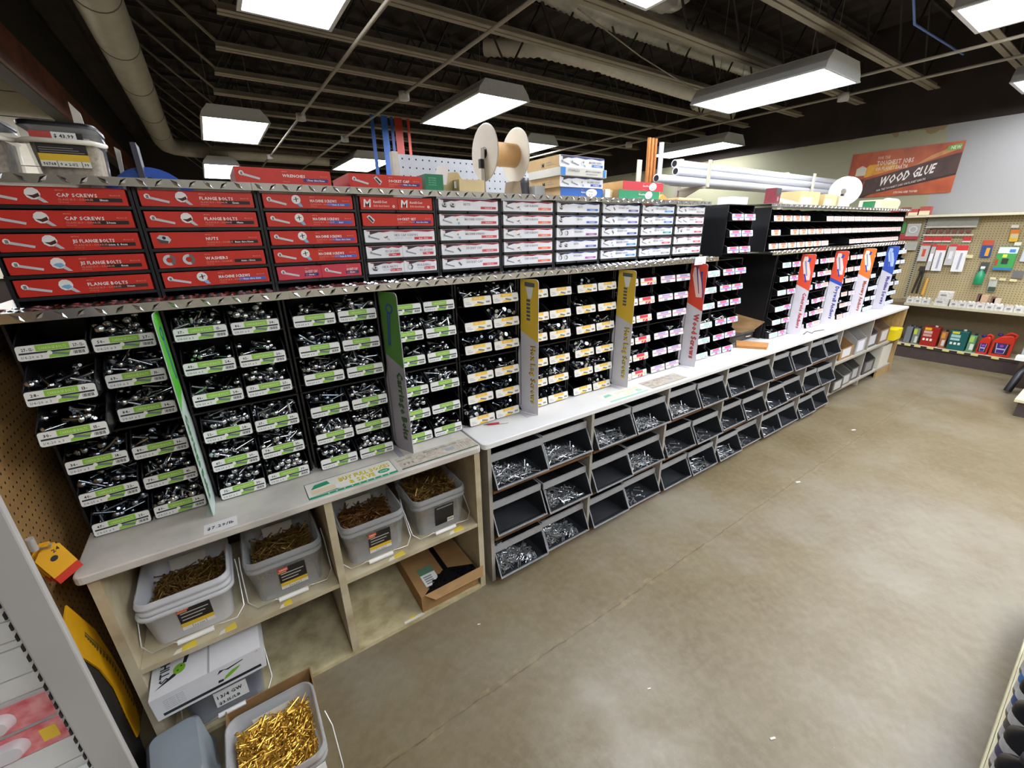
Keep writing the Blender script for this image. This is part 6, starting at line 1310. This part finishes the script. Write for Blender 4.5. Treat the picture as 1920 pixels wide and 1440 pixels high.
hang('pliers_pack', 'blue and orange tool card with a red header on the pegboard', 'pack', 1.065, 1.15, 1.235, 1.425, '#2f4a86', lean=0.012, header=('#c4502c', 0.3), extra=lambda t, x: strip_(t, x, 1.10, 1.25, 1.34, 0.03, '#e0a032'))
def bottle(t, x):
    MB().lathe([(0.0001, 0.93), (0.036, 0.93), (0.04, 0.945), (0.04, 1.05), (0.014, 1.09), (0.014, 1.105), (0.0001, 1.105)], mat('green_bottle_plastic', '#1f8a5e', 0.25, var=0.1), 16, (x - 0.045, 1.085, 0)).build('bottle', t)
    MB().lathe([(0.0001, 1.105), (0.018, 1.105), (0.018, 1.135), (0.0001, 1.135)], WHITE, 12, (x - 0.045, 1.085, 0)).build('cap', t)
hang('chalk_bottle', 'green chalk bottle with a reel on a dark card on the pegboard', 'bottle', 1.05, 1.12, 1.06, 1.18, '#4a4a48', extra=bottle)
def gbag(t, x):
    MB().box(x - 0.0016, x - 0.0004, 0.862, 1.01, 1.285, 1.352, ink('#d9dde2')).build('white_top', t); MB().box(x - 0.0022, x - 0.0017, 0.88, 0.925, 1.295, 1.33, ink('#3f7fc8')).build('blue_square', t)
    MB().box(x - 0.0016, x - 0.0004, 0.862, 1.01, 1.102, 1.128, ink('#2f6fa8')).build('blue_foot', t); MB().box(x - 0.002, x - 0.0017, 0.91, 0.96, 1.17, 1.23, ink('#26332a')).build('picture', t); MB().box(x - 0.002, x - 0.0017, 0.985, 1.008, 1.15, 1.22, ink('#a8402c')).build('red_patch', t); MB().box(x - 0.0026, x - 0.0023, 0.93, 0.965, 1.24, 1.275, ink('#d0d84a')).build('yellow_words', t)
hang('green_bag', 'large green and white bag with a blue foot on the pegboard', 'bag', 0.862, 1.01, 1.102, 1.355, '#3c9a4a', x=7.40, d=0.04, extra=gbag)
hang('yellow_pack', 'yellow and orange pack high on the pegboard above the green bag', 'pack', 0.9, 0.965, 1.41, 1.535, '#e0b224', lean=0.01, header=('#d97a26', 0.3), extra=lambda t, x: strip_(t, x, 0.935, 1.45, 1.49, 0.05, '#c9bfa8'))
for k, (y0, y1, z0, z1, c) in enumerate(((0.925, 0.98, 1.555, 1.585, '#d8d6cf'), (0.86, 0.91, 1.37, 1.405, '#d9d8c4'), (0.955, 1.0, 0.995, 1.02, '#d9d3a0'), (0.875, 0.925, 0.99, 1.015, '#d9d3a0'), (0.79, 0.845, 0.985, 1.01, '#d9d3a0'))):
    hang('tag_card', ('white hook tag above the yellow pack', 'pale hook tag below the yellow pack', 'yellow hook tag above the dark and pale pack', 'yellow hook tag alone under the green bag', 'yellow hook tag nearest the frame edge under the grey parts')[k], 'price tag', y0, y1, z0, z1, c, x=7.40, d=0.004)
hang('grey_pack', 'grey metal fittings pack beside the green bag', 'pack', 0.76, 0.845, 1.02, 1.1, '#6d6c6a')
hang('white_pack', 'pale violet and white pack at the far side of the green bag', 'pack', 0.74, 0.83, 1.2, 1.345, '#c2c2cf')
hang('leaf_pack', 'pack with dark foot leaning above the small boxes', 'pack', 0.93, 0.995, 0.85, 1.0, '#b9bab0', lean=0.01, extra=lambda t, x: strip_(t, x, 0.962, 0.855, 0.91, 0.06, '#3a4a38'))
o = thing('bolt_cutters', 'black long-handled bolt cutters hanging near the corner', 'bolt cutters', (7.42, 1.62, 1.05))
for k in (0, 1): MB().tube([(7.42, 1.60 + 0.02 * k, 1.06), (7.42, 1.595 + 0.03 * k, 0.98), (7.42, 1.60 + 0.045 * k, 0.77)], [0.014, 0.011, 0.012], mat('cutter_black', '#2c2622', 0.4, var=0.2), 8).build('handle', o)
MB().prism([(7.41, 1.585, 1.05), (7.41, 1.65, 1.05), (7.41, 1.64, 1.11), (7.41, 1.595, 1.11)], (0.02, 0, 0), mat('cutter_head', '#4a423c', 0.4, metal=0.5)).build('head', o)
tag(MB().tube([(7.43, 1.54, 0.97), (7.43, 1.545, 0.76)], [0.012, 0.018], mat('yellow_handle', '#cf9a3c', 0.5), 8).build('hammer_handle'), 'yellow wooden handle hanging beside the bolt cutters', 'handle')
hang('orange_pack', 'orange-ended tool in clear wrap just past the blue sign', 'pack', 1.83, 1.93, 1.25, 1.275, '#c98a3a', x=7.40, d=0.02)
hang('grey_bag_pack', 'grey crinkled bag hanging under the orange-ended tool', 'pack', 1.83, 1.92, 1.14, 1.22, '#77757a', x=7.40, d=0.02)
hang('clear_hook_pack', 'pale clear pack on the pegboard beside the corner ledge', 'pack', 1.73, 1.87, 1.3, 1.4, '#a8a49a', x=7.41)
# small white boxes in a row on the middle shelf
SB = mat('small_white_box', '#dedcd6', 0.5, var=0.08, scale=60, col2='#c4c0b8')
ys = [1.575, 1.502, 1.429, 1.18, 1.107, 1.034, 0.961, 0.888, 0.815, 0.742, 0.669]
for k, y in enumerate(ys):
    o = thing('switch_box', f'low open white carton of small parts on the middle shelf, {(ORD + ["thirteenth"])[k]} from the corner', 'carton', (7.16, y, 0.6855), group='low white cartons on the middle shelf')
    MB().box(-0.04, -0.036, -0.035, 0.035, 0, 0.06, SB).box(-0.036, 0.07, -0.035, -0.032, 0, 0.07, SB).box(-0.036, 0.07, 0.032, 0.035, 0, 0.07, SB).box(-0.036, 0.07, -0.0315, 0.0315, 0, 0.004, SB).build('tray', o, local=True)
    b = MB(); R = random.Random(k)
    for i in range(5): b.lathe([(0.0001, 0.0045), (0.009, 0.0045), (0.009, 0.06 + R.random() * 0.015), (0.0001, 0.07)], SB if k % 3 else mat('pinkish_parts', '#c9b4a8', 0.5), 8, (-0.02 + 0.03 * (i % 3), -0.02 + 0.012 * i, 0))
    b.build('small_parts', o, local=True)
    MB().box(-0.0412, -0.0402, -0.014, 0.014, 0.02, 0.04, INK_G).build('mark', o, local=True)
for k in range(2):
    o = thing('switch_box', ('tall white box stacked on the low cartons of the middle shelf, lower', 'tall white box stacked askew on top, middle shelf')[k], 'carton', (7.17, 1.29 - 0.012 * k, 0.6857 + 0.082 * k), rotz=0.1 * k); MB().box(-0.05, 0.06, -0.062, 0.062, 0, 0.08, SB).build('carton', o, local=True); MB().box(-0.0515, -0.0505, -0.01, 0.04, 0.03, 0.05, INK_G).build('mark', o, local=True)
for k, (y, z, w, h, c) in enumerate(((1.0, 0.686, 0.035, 0.15, '#6a4a44'), (0.945, 0.686, 0.07, 0.14, '#c9a888'), (0.885, 0.686, 0.035, 0.13, '#7a4e48'), (0.845, 0.686, 0.06, 0.11, '#d6c6b4'))):
    plain_box(7.32, y, z, 0.05, w, h, ('dark brown small box behind the low white cartons', 'peach small box behind the low white cartons', 'maroon small box behind the low white cartons', 'pale small box behind the low white cartons')[k], mat('tiny_' + c.strip('#'), c, 0.5), flap=False)
# cans and jugs on the lower shelf
def can(y, w, h, col, label, top, words=None, d=0.12):
    o = thing('fuel_can', label, 'can', (7.16, y, 0.1755)); m = mat('can_' + col.strip('#'), col, 0.35, var=0.06)
    MB().box(0, d, -w / 2, w / 2, 0, h, m).build('body', o, local=True, bevel=0.006)
    MB().lathe([(0.0001, h), (0.014, h), (0.014, h + 0.02), (0.0001, h + 0.022)], ink(top), 12, (d * 0.35, -w * 0.2, 0)).build('cap', o, local=True)
    b = MB()
    for z0, z1, a, c, cc in words or (): b.box(-0.0014, -0.0004, w * (0.5 - c), w * (0.5 - a), h * z0, h * z1, ink(cc))
    if words: b.build('print', o, local=True)
    return o
can(1.505, 0.06, 0.21, '#7c8086', 'plain grey can at the corner end of the lower shelf', '#2a2a2c')
can(1.43, 0.06, 0.2, '#7f8a82', 'narrow grey-green can with yellow lettering beside the red can', '#1c1c1e', ((0.62, 0.95, 0.1, 0.6, '#c8d23a'), (0.1, 0.5, 0.5, 0.9, '#d5dad4')))
W_ = ((0.84, 0.96, 0.1, 0.5, '#e8c82c'), (0.66, 0.8, 0.08, 0.6, '#d8b8ae'), (0.5, 0.62, 0.08, 0.6, '#d8a89e'), (0.28, 0.4, 0.12, 0.26, '#f2efe8'), (0.28, 0.4, 0.34, 0.48, '#f2efe8'), (0.28, 0.4, 0.56, 0.7, '#f2efe8'))
can(1.30, 0.15, 0.235, '#a8261e', 'wide red fuel can with yellow and white lettering on the lower shelf', '#d8d4cc', W_)
can(1.175, 0.055, 0.2, '#a86a4c', 'narrow copper-coloured can between the red and teal cans', '#1c1c1e', ((0.6, 0.95, 0.1, 0.7, '#d89a3a'), (0.15, 0.5, 0.4, 0.9, '#d8cfc8')))
W2 = ((0.84, 0.96, 0.1, 0.5, '#d8d23c'), (0.66, 0.8, 0.08, 0.6, '#a9d0cc'), (0.5, 0.62, 0.08, 0.6, '#a9d0cc'), (0.28, 0.4, 0.12, 0.26, '#f2efe8'), (0.28, 0.4, 0.34, 0.48, '#f2efe8'), (0.28, 0.4, 0.56, 0.7, '#f2efe8'))
can(1.05, 0.155, 0.23, '#14605e', 'wide teal fuel can with yellow and white lettering on the lower shelf', '#d8d4cc', W2)
can(0.93, 0.06, 0.2, '#6f9a7c', 'narrow green can with white figures beside the teal can', '#1c1c1e', ((0.6, 0.95, 0.1, 0.7, '#a8d060'), (0.15, 0.5, 0.4, 0.9, '#dfe6dc')))
def redjug(y, w, h, label):
    o = thing('oil_jug', label, 'jug', (7.15, y, 0.1755), group='red oil jugs on the lower shelf'); m = mat('red_jug_plastic', '#d4351f', 0.3, var=0.05)
    MB().prism([(0, -w / 2, 0), (0, w / 2, 0), (0, w / 2, h * 0.68), (0, w * 0.2, h * 0.92), (0, -w * 0.3, h), (0, -w / 2, h * 0.86)], (0.12, 0, 0), m).build('body', o, local=True, bevel=0.012)
    MB().tube([(0.06, -w * 0.42, h * 0.8), (0.06, -w * 0.5, h * 1.0), (0.06, -w * 0.2, h * 1.08), (0.06, 0.0, h * 0.98)], 0.012, m, 8).build('handle', o, local=True)
    MB().lathe([(0.0001, 0), (0.02, 0), (0.02, 0.025), (0.0001, 0.027)], ink('#3a2a80'), 12, (0.06, w * 0.28, h * 0.9)).build('cap', o, local=True)
    b = MB(); b.box(-0.0016, -0.0002, -w * 0.36, w * 0.36, h * 0.12, h * 0.62, ink('#2c1a2a')); b.prism([(-0.0022, -w * 0.2, h * 0.16), (-0.0022, w * 0.2, h * 0.16), (-0.0022, w * 0.27, h * 0.6), (-0.0022, -w * 0.27, h * 0.6)], (0.0004, 0, 0), ink('#c9c2d0')); b.prism([(-0.0026, -w * 0.17, h * 0.17), (-0.0026, w * 0.17, h * 0.17), (-0.0026, w * 0.23, h * 0.6), (-0.0026, -w * 0.23, h * 0.6)], (0.0003, 0, 0), ink('#3b2a86')); b.box(-0.0032, -0.0028, -w * 0.19, w * 0.19, h * 0.33, h * 0.38, ink('#d8d2e4')); b.disc((-0.0034, 0, h * 0.5), h * 0.06, ink('#b04ab0'), 12, (0, 1, 0), (0, 0, 1)); b.build('label', o, local=True)
redjug(0.83, 0.09, 0.21, 'small red oil jug with a violet label on the lower shelf')
redjug(0.69, 0.165, 0.25, 'big red oil jug with a violet label and handle on the lower shelf')
# red boxes on the top shelf
for k, (y, w, h, c, d) in enumerate(((1.98, 0.09, 0.09, '#a83a34', 0.12), (1.895, 0.08, 0.1, '#8a4a3c', 0.1), (1.80, 0.09, 0.075, '#b03a38', 0.1), (1.69, 0.1, 0.1, '#a84a40', 0.1))):
    o = plain_box(7.4, y, 1.7155, d, w, h, ('red box on the top shelf beside the wood glue banner, nearest the ledge', 'brown-red box behind others on the top shelf', 'red and white box in the middle of the top shelf group', 'red-topped pale box standing out on the top shelf')[k], mat('shelfbox_' + c.strip('#'), c, 0.55, var=0.1), flap=False)
    if k in (2, 3): MB().box(-d / 2 - 0.0012, -d / 2 - 0.0002, 0.001, w - 0.001, 0.002, h * 0.5, ink('#d9cba8')).build('pale_half', o, local=True)
# banner
o = thing('wall_banner', 'orange and brown wood glue banner hung on the far wall', 'banner', (7.58, 2.15, 1.97))
ya, yb, za, zb = 2.72, 1.61, 1.972, 2.532
def U(u, v, k=0): return (7.588 - 0.0006 * k, ya + (yb - ya) * u, za + (zb - za) * v)
b = MB(); ORB = mat('banner_orange', '#b8551f', 0.35, var=0.35, scale=4, col2='#8f3418')
b.prism([(7.596, ya, za), (7.596, yb, za), (7.596, yb, zb), (7.596, ya, zb)], (-0.007, 0, 0), ORB); b.build('sheet', o)
b = MB(); BRN = mat('banner_brown', '#4b2f26', 0.4, var=0.3, scale=8, col2='#34211c')
def q4(pts, m, k=2): b.poly([U(u, v, k) for u, v in pts], m)
q4([(0.18, 0.45), (0.5, 0.6), (0.45, 0.72), (0.2, 0.72), (0.1, 0.5)], mat('banner_yellow', '#d89a24', 0.4, var=0.3, scale=8, col2='#c2661f'), 1)
q4([(0.16, 0.0), (0.36, 0.1), (0.9, 0.34), (1, 0.38), (1, 0.78), (0.94, 0.76), (0.2, 0.40), (0.13, 0.3)], BRN)
q4([(0.16, 0.0), (0.3, 0.12), (0.22, 0.0)], ink('#2f1c18'), 3); q4([(0.36, 0.135), (0.95, 0.365), (1, 0.385), (1, 0.345), (0.36, 0.095)], ink('#2a1b18'), 3)
q4([(0.86, 0.84), (0.985, 0.84), (0.985, 0.96), (0.88, 0.93)], ink('#6f9a50'), 3); q4([(0.62, 0.6), (0.95, 0.84), (0.9, 0.9), (0.75, 0.78)], mat('banner_wood', '#c98a52', 0.4, var=0.3, scale=12), 1)
b.build('artwork', o)
b = MB(); RT = Vector((0, yb - ya, 0)).normalized(); UPV = Vector((0, 0, 1)); slant = (RT * 0.95 + UPV * 0.2)
b.text('FOR THE', 0.05, ink('#d9a88a'), U(0.27, 0.82, 4), RT, UPV, fit=0.13); b.text('TOUGHEST JOBS', 0.075, ink('#e6cdb8'), U(0.27, 0.69, 4), RT, UPV, fit=0.38); b.text('ON PLANET EARTH', 0.06, ink('#e6cdb8'), U(0.27, 0.58, 4), RT, UPV, fit=0.33)
b.text('WOOD GLUE', 0.15, ink('#ece4da'), U(0.335, 0.235, 4), slant, UPV + RT * 0.15, fit=0.56); b.text('FOR THE TOUGHEST JOBS ON PLANET EARTH', 0.035, ink('#c9b8ac'), U(0.33, 0.115, 4), slant, UPV, fit=0.5); b.text('STRONG AND TOUGH', 0.035, ink('#e6cdb8'), U(0.5, 0.05, 4), RT, UPV, fit=0.24); b.text('NEW', 0.05, ink('#cfe0b8'), U(0.9, 0.86, 4), RT, UPV, fit=0.09)
b.build('lettering', o)
b = MB()
q4([(0.08, 0.06), (0.17, 0.06), (0.19, 0.34), (0.165, 0.5), (0.085, 0.5), (0.06, 0.34)], ink('#a4502c'), 4); q4([(0.075, 0.5), (0.175, 0.5), (0.18, 0.66), (0.13, 0.72), (0.075, 0.66)], ink('#cbbfae'), 4); q4([(0.09, 0.72), (0.15, 0.7), (0.16, 0.84), (0.08, 0.84)], ink('#a8452c'), 4); q4([(0.075, 0.2), (0.175, 0.2), (0.18, 0.42), (0.075, 0.42)], ink('#5a2e1f'), 5); q4([(0.1, 0.25), (0.15, 0.25), (0.15, 0.36), (0.1, 0.36)], ink('#c9a87a'), 6)
b.build('glue_bottle_picture', o)

# ------------------------------------------------------------------ loose cartons in the shelf unit at the counter end
GC = mat('dark_grey_carton', '#55544f', 0.6, var=0.2)
def carton(x, y, z, w, d, h, m, label, lab=None, rotz=0.0, tilt=0.0):
    o = thing('parts_carton', label, 'carton', (x, y, z), rot=(tilt, 0, rotz), group='loose cartons in the shelf unit'); b = MB(); t = 0.004
    b.prism([(-w / 2, 0, 0), (-w / 2, d, 0), (-w / 2, d, h), (-w / 2, d * 0.4, h), (-w / 2, 0, h * 0.55)], (t, 0, 0), m); b.prism([(w / 2 - t, 0, 0), (w / 2 - t, d, 0), (w / 2 - t, d, h), (w / 2 - t, d * 0.4, h), (w / 2 - t, 0, h * 0.55)], (t, 0, 0), m)
    b.box(-w / 2 + t, w / 2 - t, 0, t, 0, h * 0.55, m).box(-w / 2 + t, w / 2 - t, d - t, d, 0, h, m).box(-w / 2 + t, w / 2 - t, t, d - t, 0, t, m); b.build('carton', o, local=True)
    if lab: MB().box(-w * 0.35, w * 0.3, -0.0014, -0.0003, h * 0.1, h * 0.5, ink(lab)).build('label', o, local=True)
    return o
carton(4.83, 1.41, 0.406, 0.3, 0.35, 0.2, CARD, 'brown carton with a white label, upper shelf beside the last nail bins', '#d5d5da')
carton(5.14, 1.40, 0.406, 0.24, 0.35, 0.26, mat('pale_grey_carton', '#a9a6a2', 0.6), 'pale grey carton with a big white label on the upper shelf', '#dcdce4')
carton(5.52, 1.42, 0.406, 0.26, 0.35, 0.25, GC, 'dark grey carton with a white label under the counter, upper shelf', '#c2c2c8')
carton(5.82, 1.41, 0.406, 0.28, 0.35, 0.27, mat('brown_grey_carton', '#8a6f56', 0.6, var=0.2), 'brown and grey carton with white label, upper shelf by plywood end', '#c6c4c4')
o = plain_box(6.1, 1.36, 0.406, 0.22, 0.1, 0.12, 'bright yellow card bin front at the plywood end', mat('bright_yellow_card', '#e6cf10', 0.45, var=0.05), flap=False)
carton(4.72, 1.38, 0.106, 0.24, 0.35, 0.2, GC, 'dark grey carton with a pale label on the lower shelf nearest the bins', '#b9b6b4')
carton(4.98, 1.40, 0.106, 0.22, 0.35, 0.2, mat('mid_grey_carton', '#75726e', 0.6), 'mid grey carton with a pale label, second on the lower shelf', '#bdb9b6')
carton(5.22, 1.41, 0.106, 0.2, 0.35, 0.24, GC, 'tall dark grey carton with a label, third on the lower shelf', '#a9a7a8')
carton(5.6, 1.41, 0.106, 0.3, 0.35, 0.25, mat('black_grey_carton', '#4a4844', 0.6, var=0.2), 'blackish open carton on the lower shelf past the post', '#8d8a86')
plain_box(6.02, 1.4, 0.106, 0.3, 0.3, 0.24, 'tall white carton on the lower shelf against the plywood end', mat('offwhite_carton', '#cfcbbc', 0.6, var=0.06), flap=False)

# ------------------------------------------------------------------ the other side of the aisle
o = thing('aisle_shelf', 'cream low shelf edge across the aisle with dark bottles on it', 'shelf', (1.7, -0.35, 0))
CR2 = mat('pale_cream_metal', '#dcd3ae', 0.45, var=0.05)
MB().box(0.4, 2.62, -0.7, -0.122, 0.135, 0.155, CR2).build('deck', o); MB().box(0.4, 2.62, -0.68, -0.14, 0.0, 0.134, KICK).build('kick_plate', o)
MB().box(0.4, 2.62, -0.121, -0.116, 0.128, 0.157, mat('price_strip', '#cfc79f', 0.4, var=0.1)).build('price_strip', o)
def oil(x, y, h, label, c1):
    o = thing('oil_bottle', label, 'bottle', (x, y, 0.1556), group='dark bottles across the aisle')
    MB().lathe([(0.0001, 0), (0.044, 0), (0.048, 0.01), (0.048, h * 0.72), (0.02, h * 0.86), (0.018, h * 0.9)], mat('black_bottle', '#16161d', 0.3, var=0.1), 20).build('body', o, local=True)
    MB().lathe([(0.02, h * 0.9), (0.02, h), (0.0001, h)], ink('#26262c'), 14).build('cap', o, local=True)
    MB().lathe([(0.0486, h * 0.12), (0.0486, h * 0.62)], mat('pale_label', '#c9ccd2', 0.45, var=0.2, scale=50), 20).build('label', o, local=True)
    MB().lathe([(0.049, h * 0.3), (0.049, h * 0.46)], ink(c1), 20).build('band', o, local=True)
n = 0
for k in range(8):
    for j in range(2):
        oil(1.30 + 0.115 * k, -0.172 - 0.105 * j, 0.2, f'dark bottle with a pale label across the aisle, {ORD[k]} of the {("front","rear")[j]} row', ('#35508f', '#2f6fc0', '#3a3d6a', '#4a4a52')[(k + j) % 4])
o = thing('aisle_shelf', 'dark-based shelf end across the aisle with pale grey cartons', 'shelf', (6.2, 0.1, 0))
MB().box(5.56, 7.0, -0.6, 0.32, 0.0, 0.13, KICK).build('kick_plate', o); MB().box(5.54, 7.0, -0.6, 0.345, 0.131, 0.155, CR2).build('deck', o)
LG = mat('light_grey_carton', '#b9bac0', 0.5, var=0.06)
for k in range(4):
    t = thing('grey_carton', f'light grey carton on the shelf end across the aisle, {ORD[k]} from its tip', 'carton', (5.62 + 0.15 * k + 0.36, 0.22, 0.1556), group='light grey cartons across the aisle'); MB().box(-0.07, 0.07, -0.12, 0.1, 0, 0.13 + 0.02 * (k % 2), LG).build('body', t, local=True, bevel=0.004); MB().box(0.0705, 0.0711, -0.05, 0.05, 0.03, 0.09, INK_G).build('mark', t, local=True)
o = thing('hand_truck', 'jumble of black and white tools at the shelf end across the aisle', 'tools', (6.5, 0.4, 0))
MB().box(6.38, 6.5, 0.30, 0.50, 0.32, 0.36, WHITE).build('white_tag', o); MB().tube([(6.3, 0.46, 0.02), (6.35, 0.43, 0.2), (6.5, 0.4, 0.3), (6.7, 0.3, 0.28)], 0.03, BLACK, 8).build('black_hose', o)
MB().box(6.6, 6.75, 0.36, 0.48, 0.0, 0.28, mat('brown_tool_box', '#5a4a42', 0.6)).build('base_box', o); MB().box(6.75, 6.9, 0.3, 0.5, 0.3, 0.75, LG).build('grey_rack', o)
bpy.context.view_layer.update()
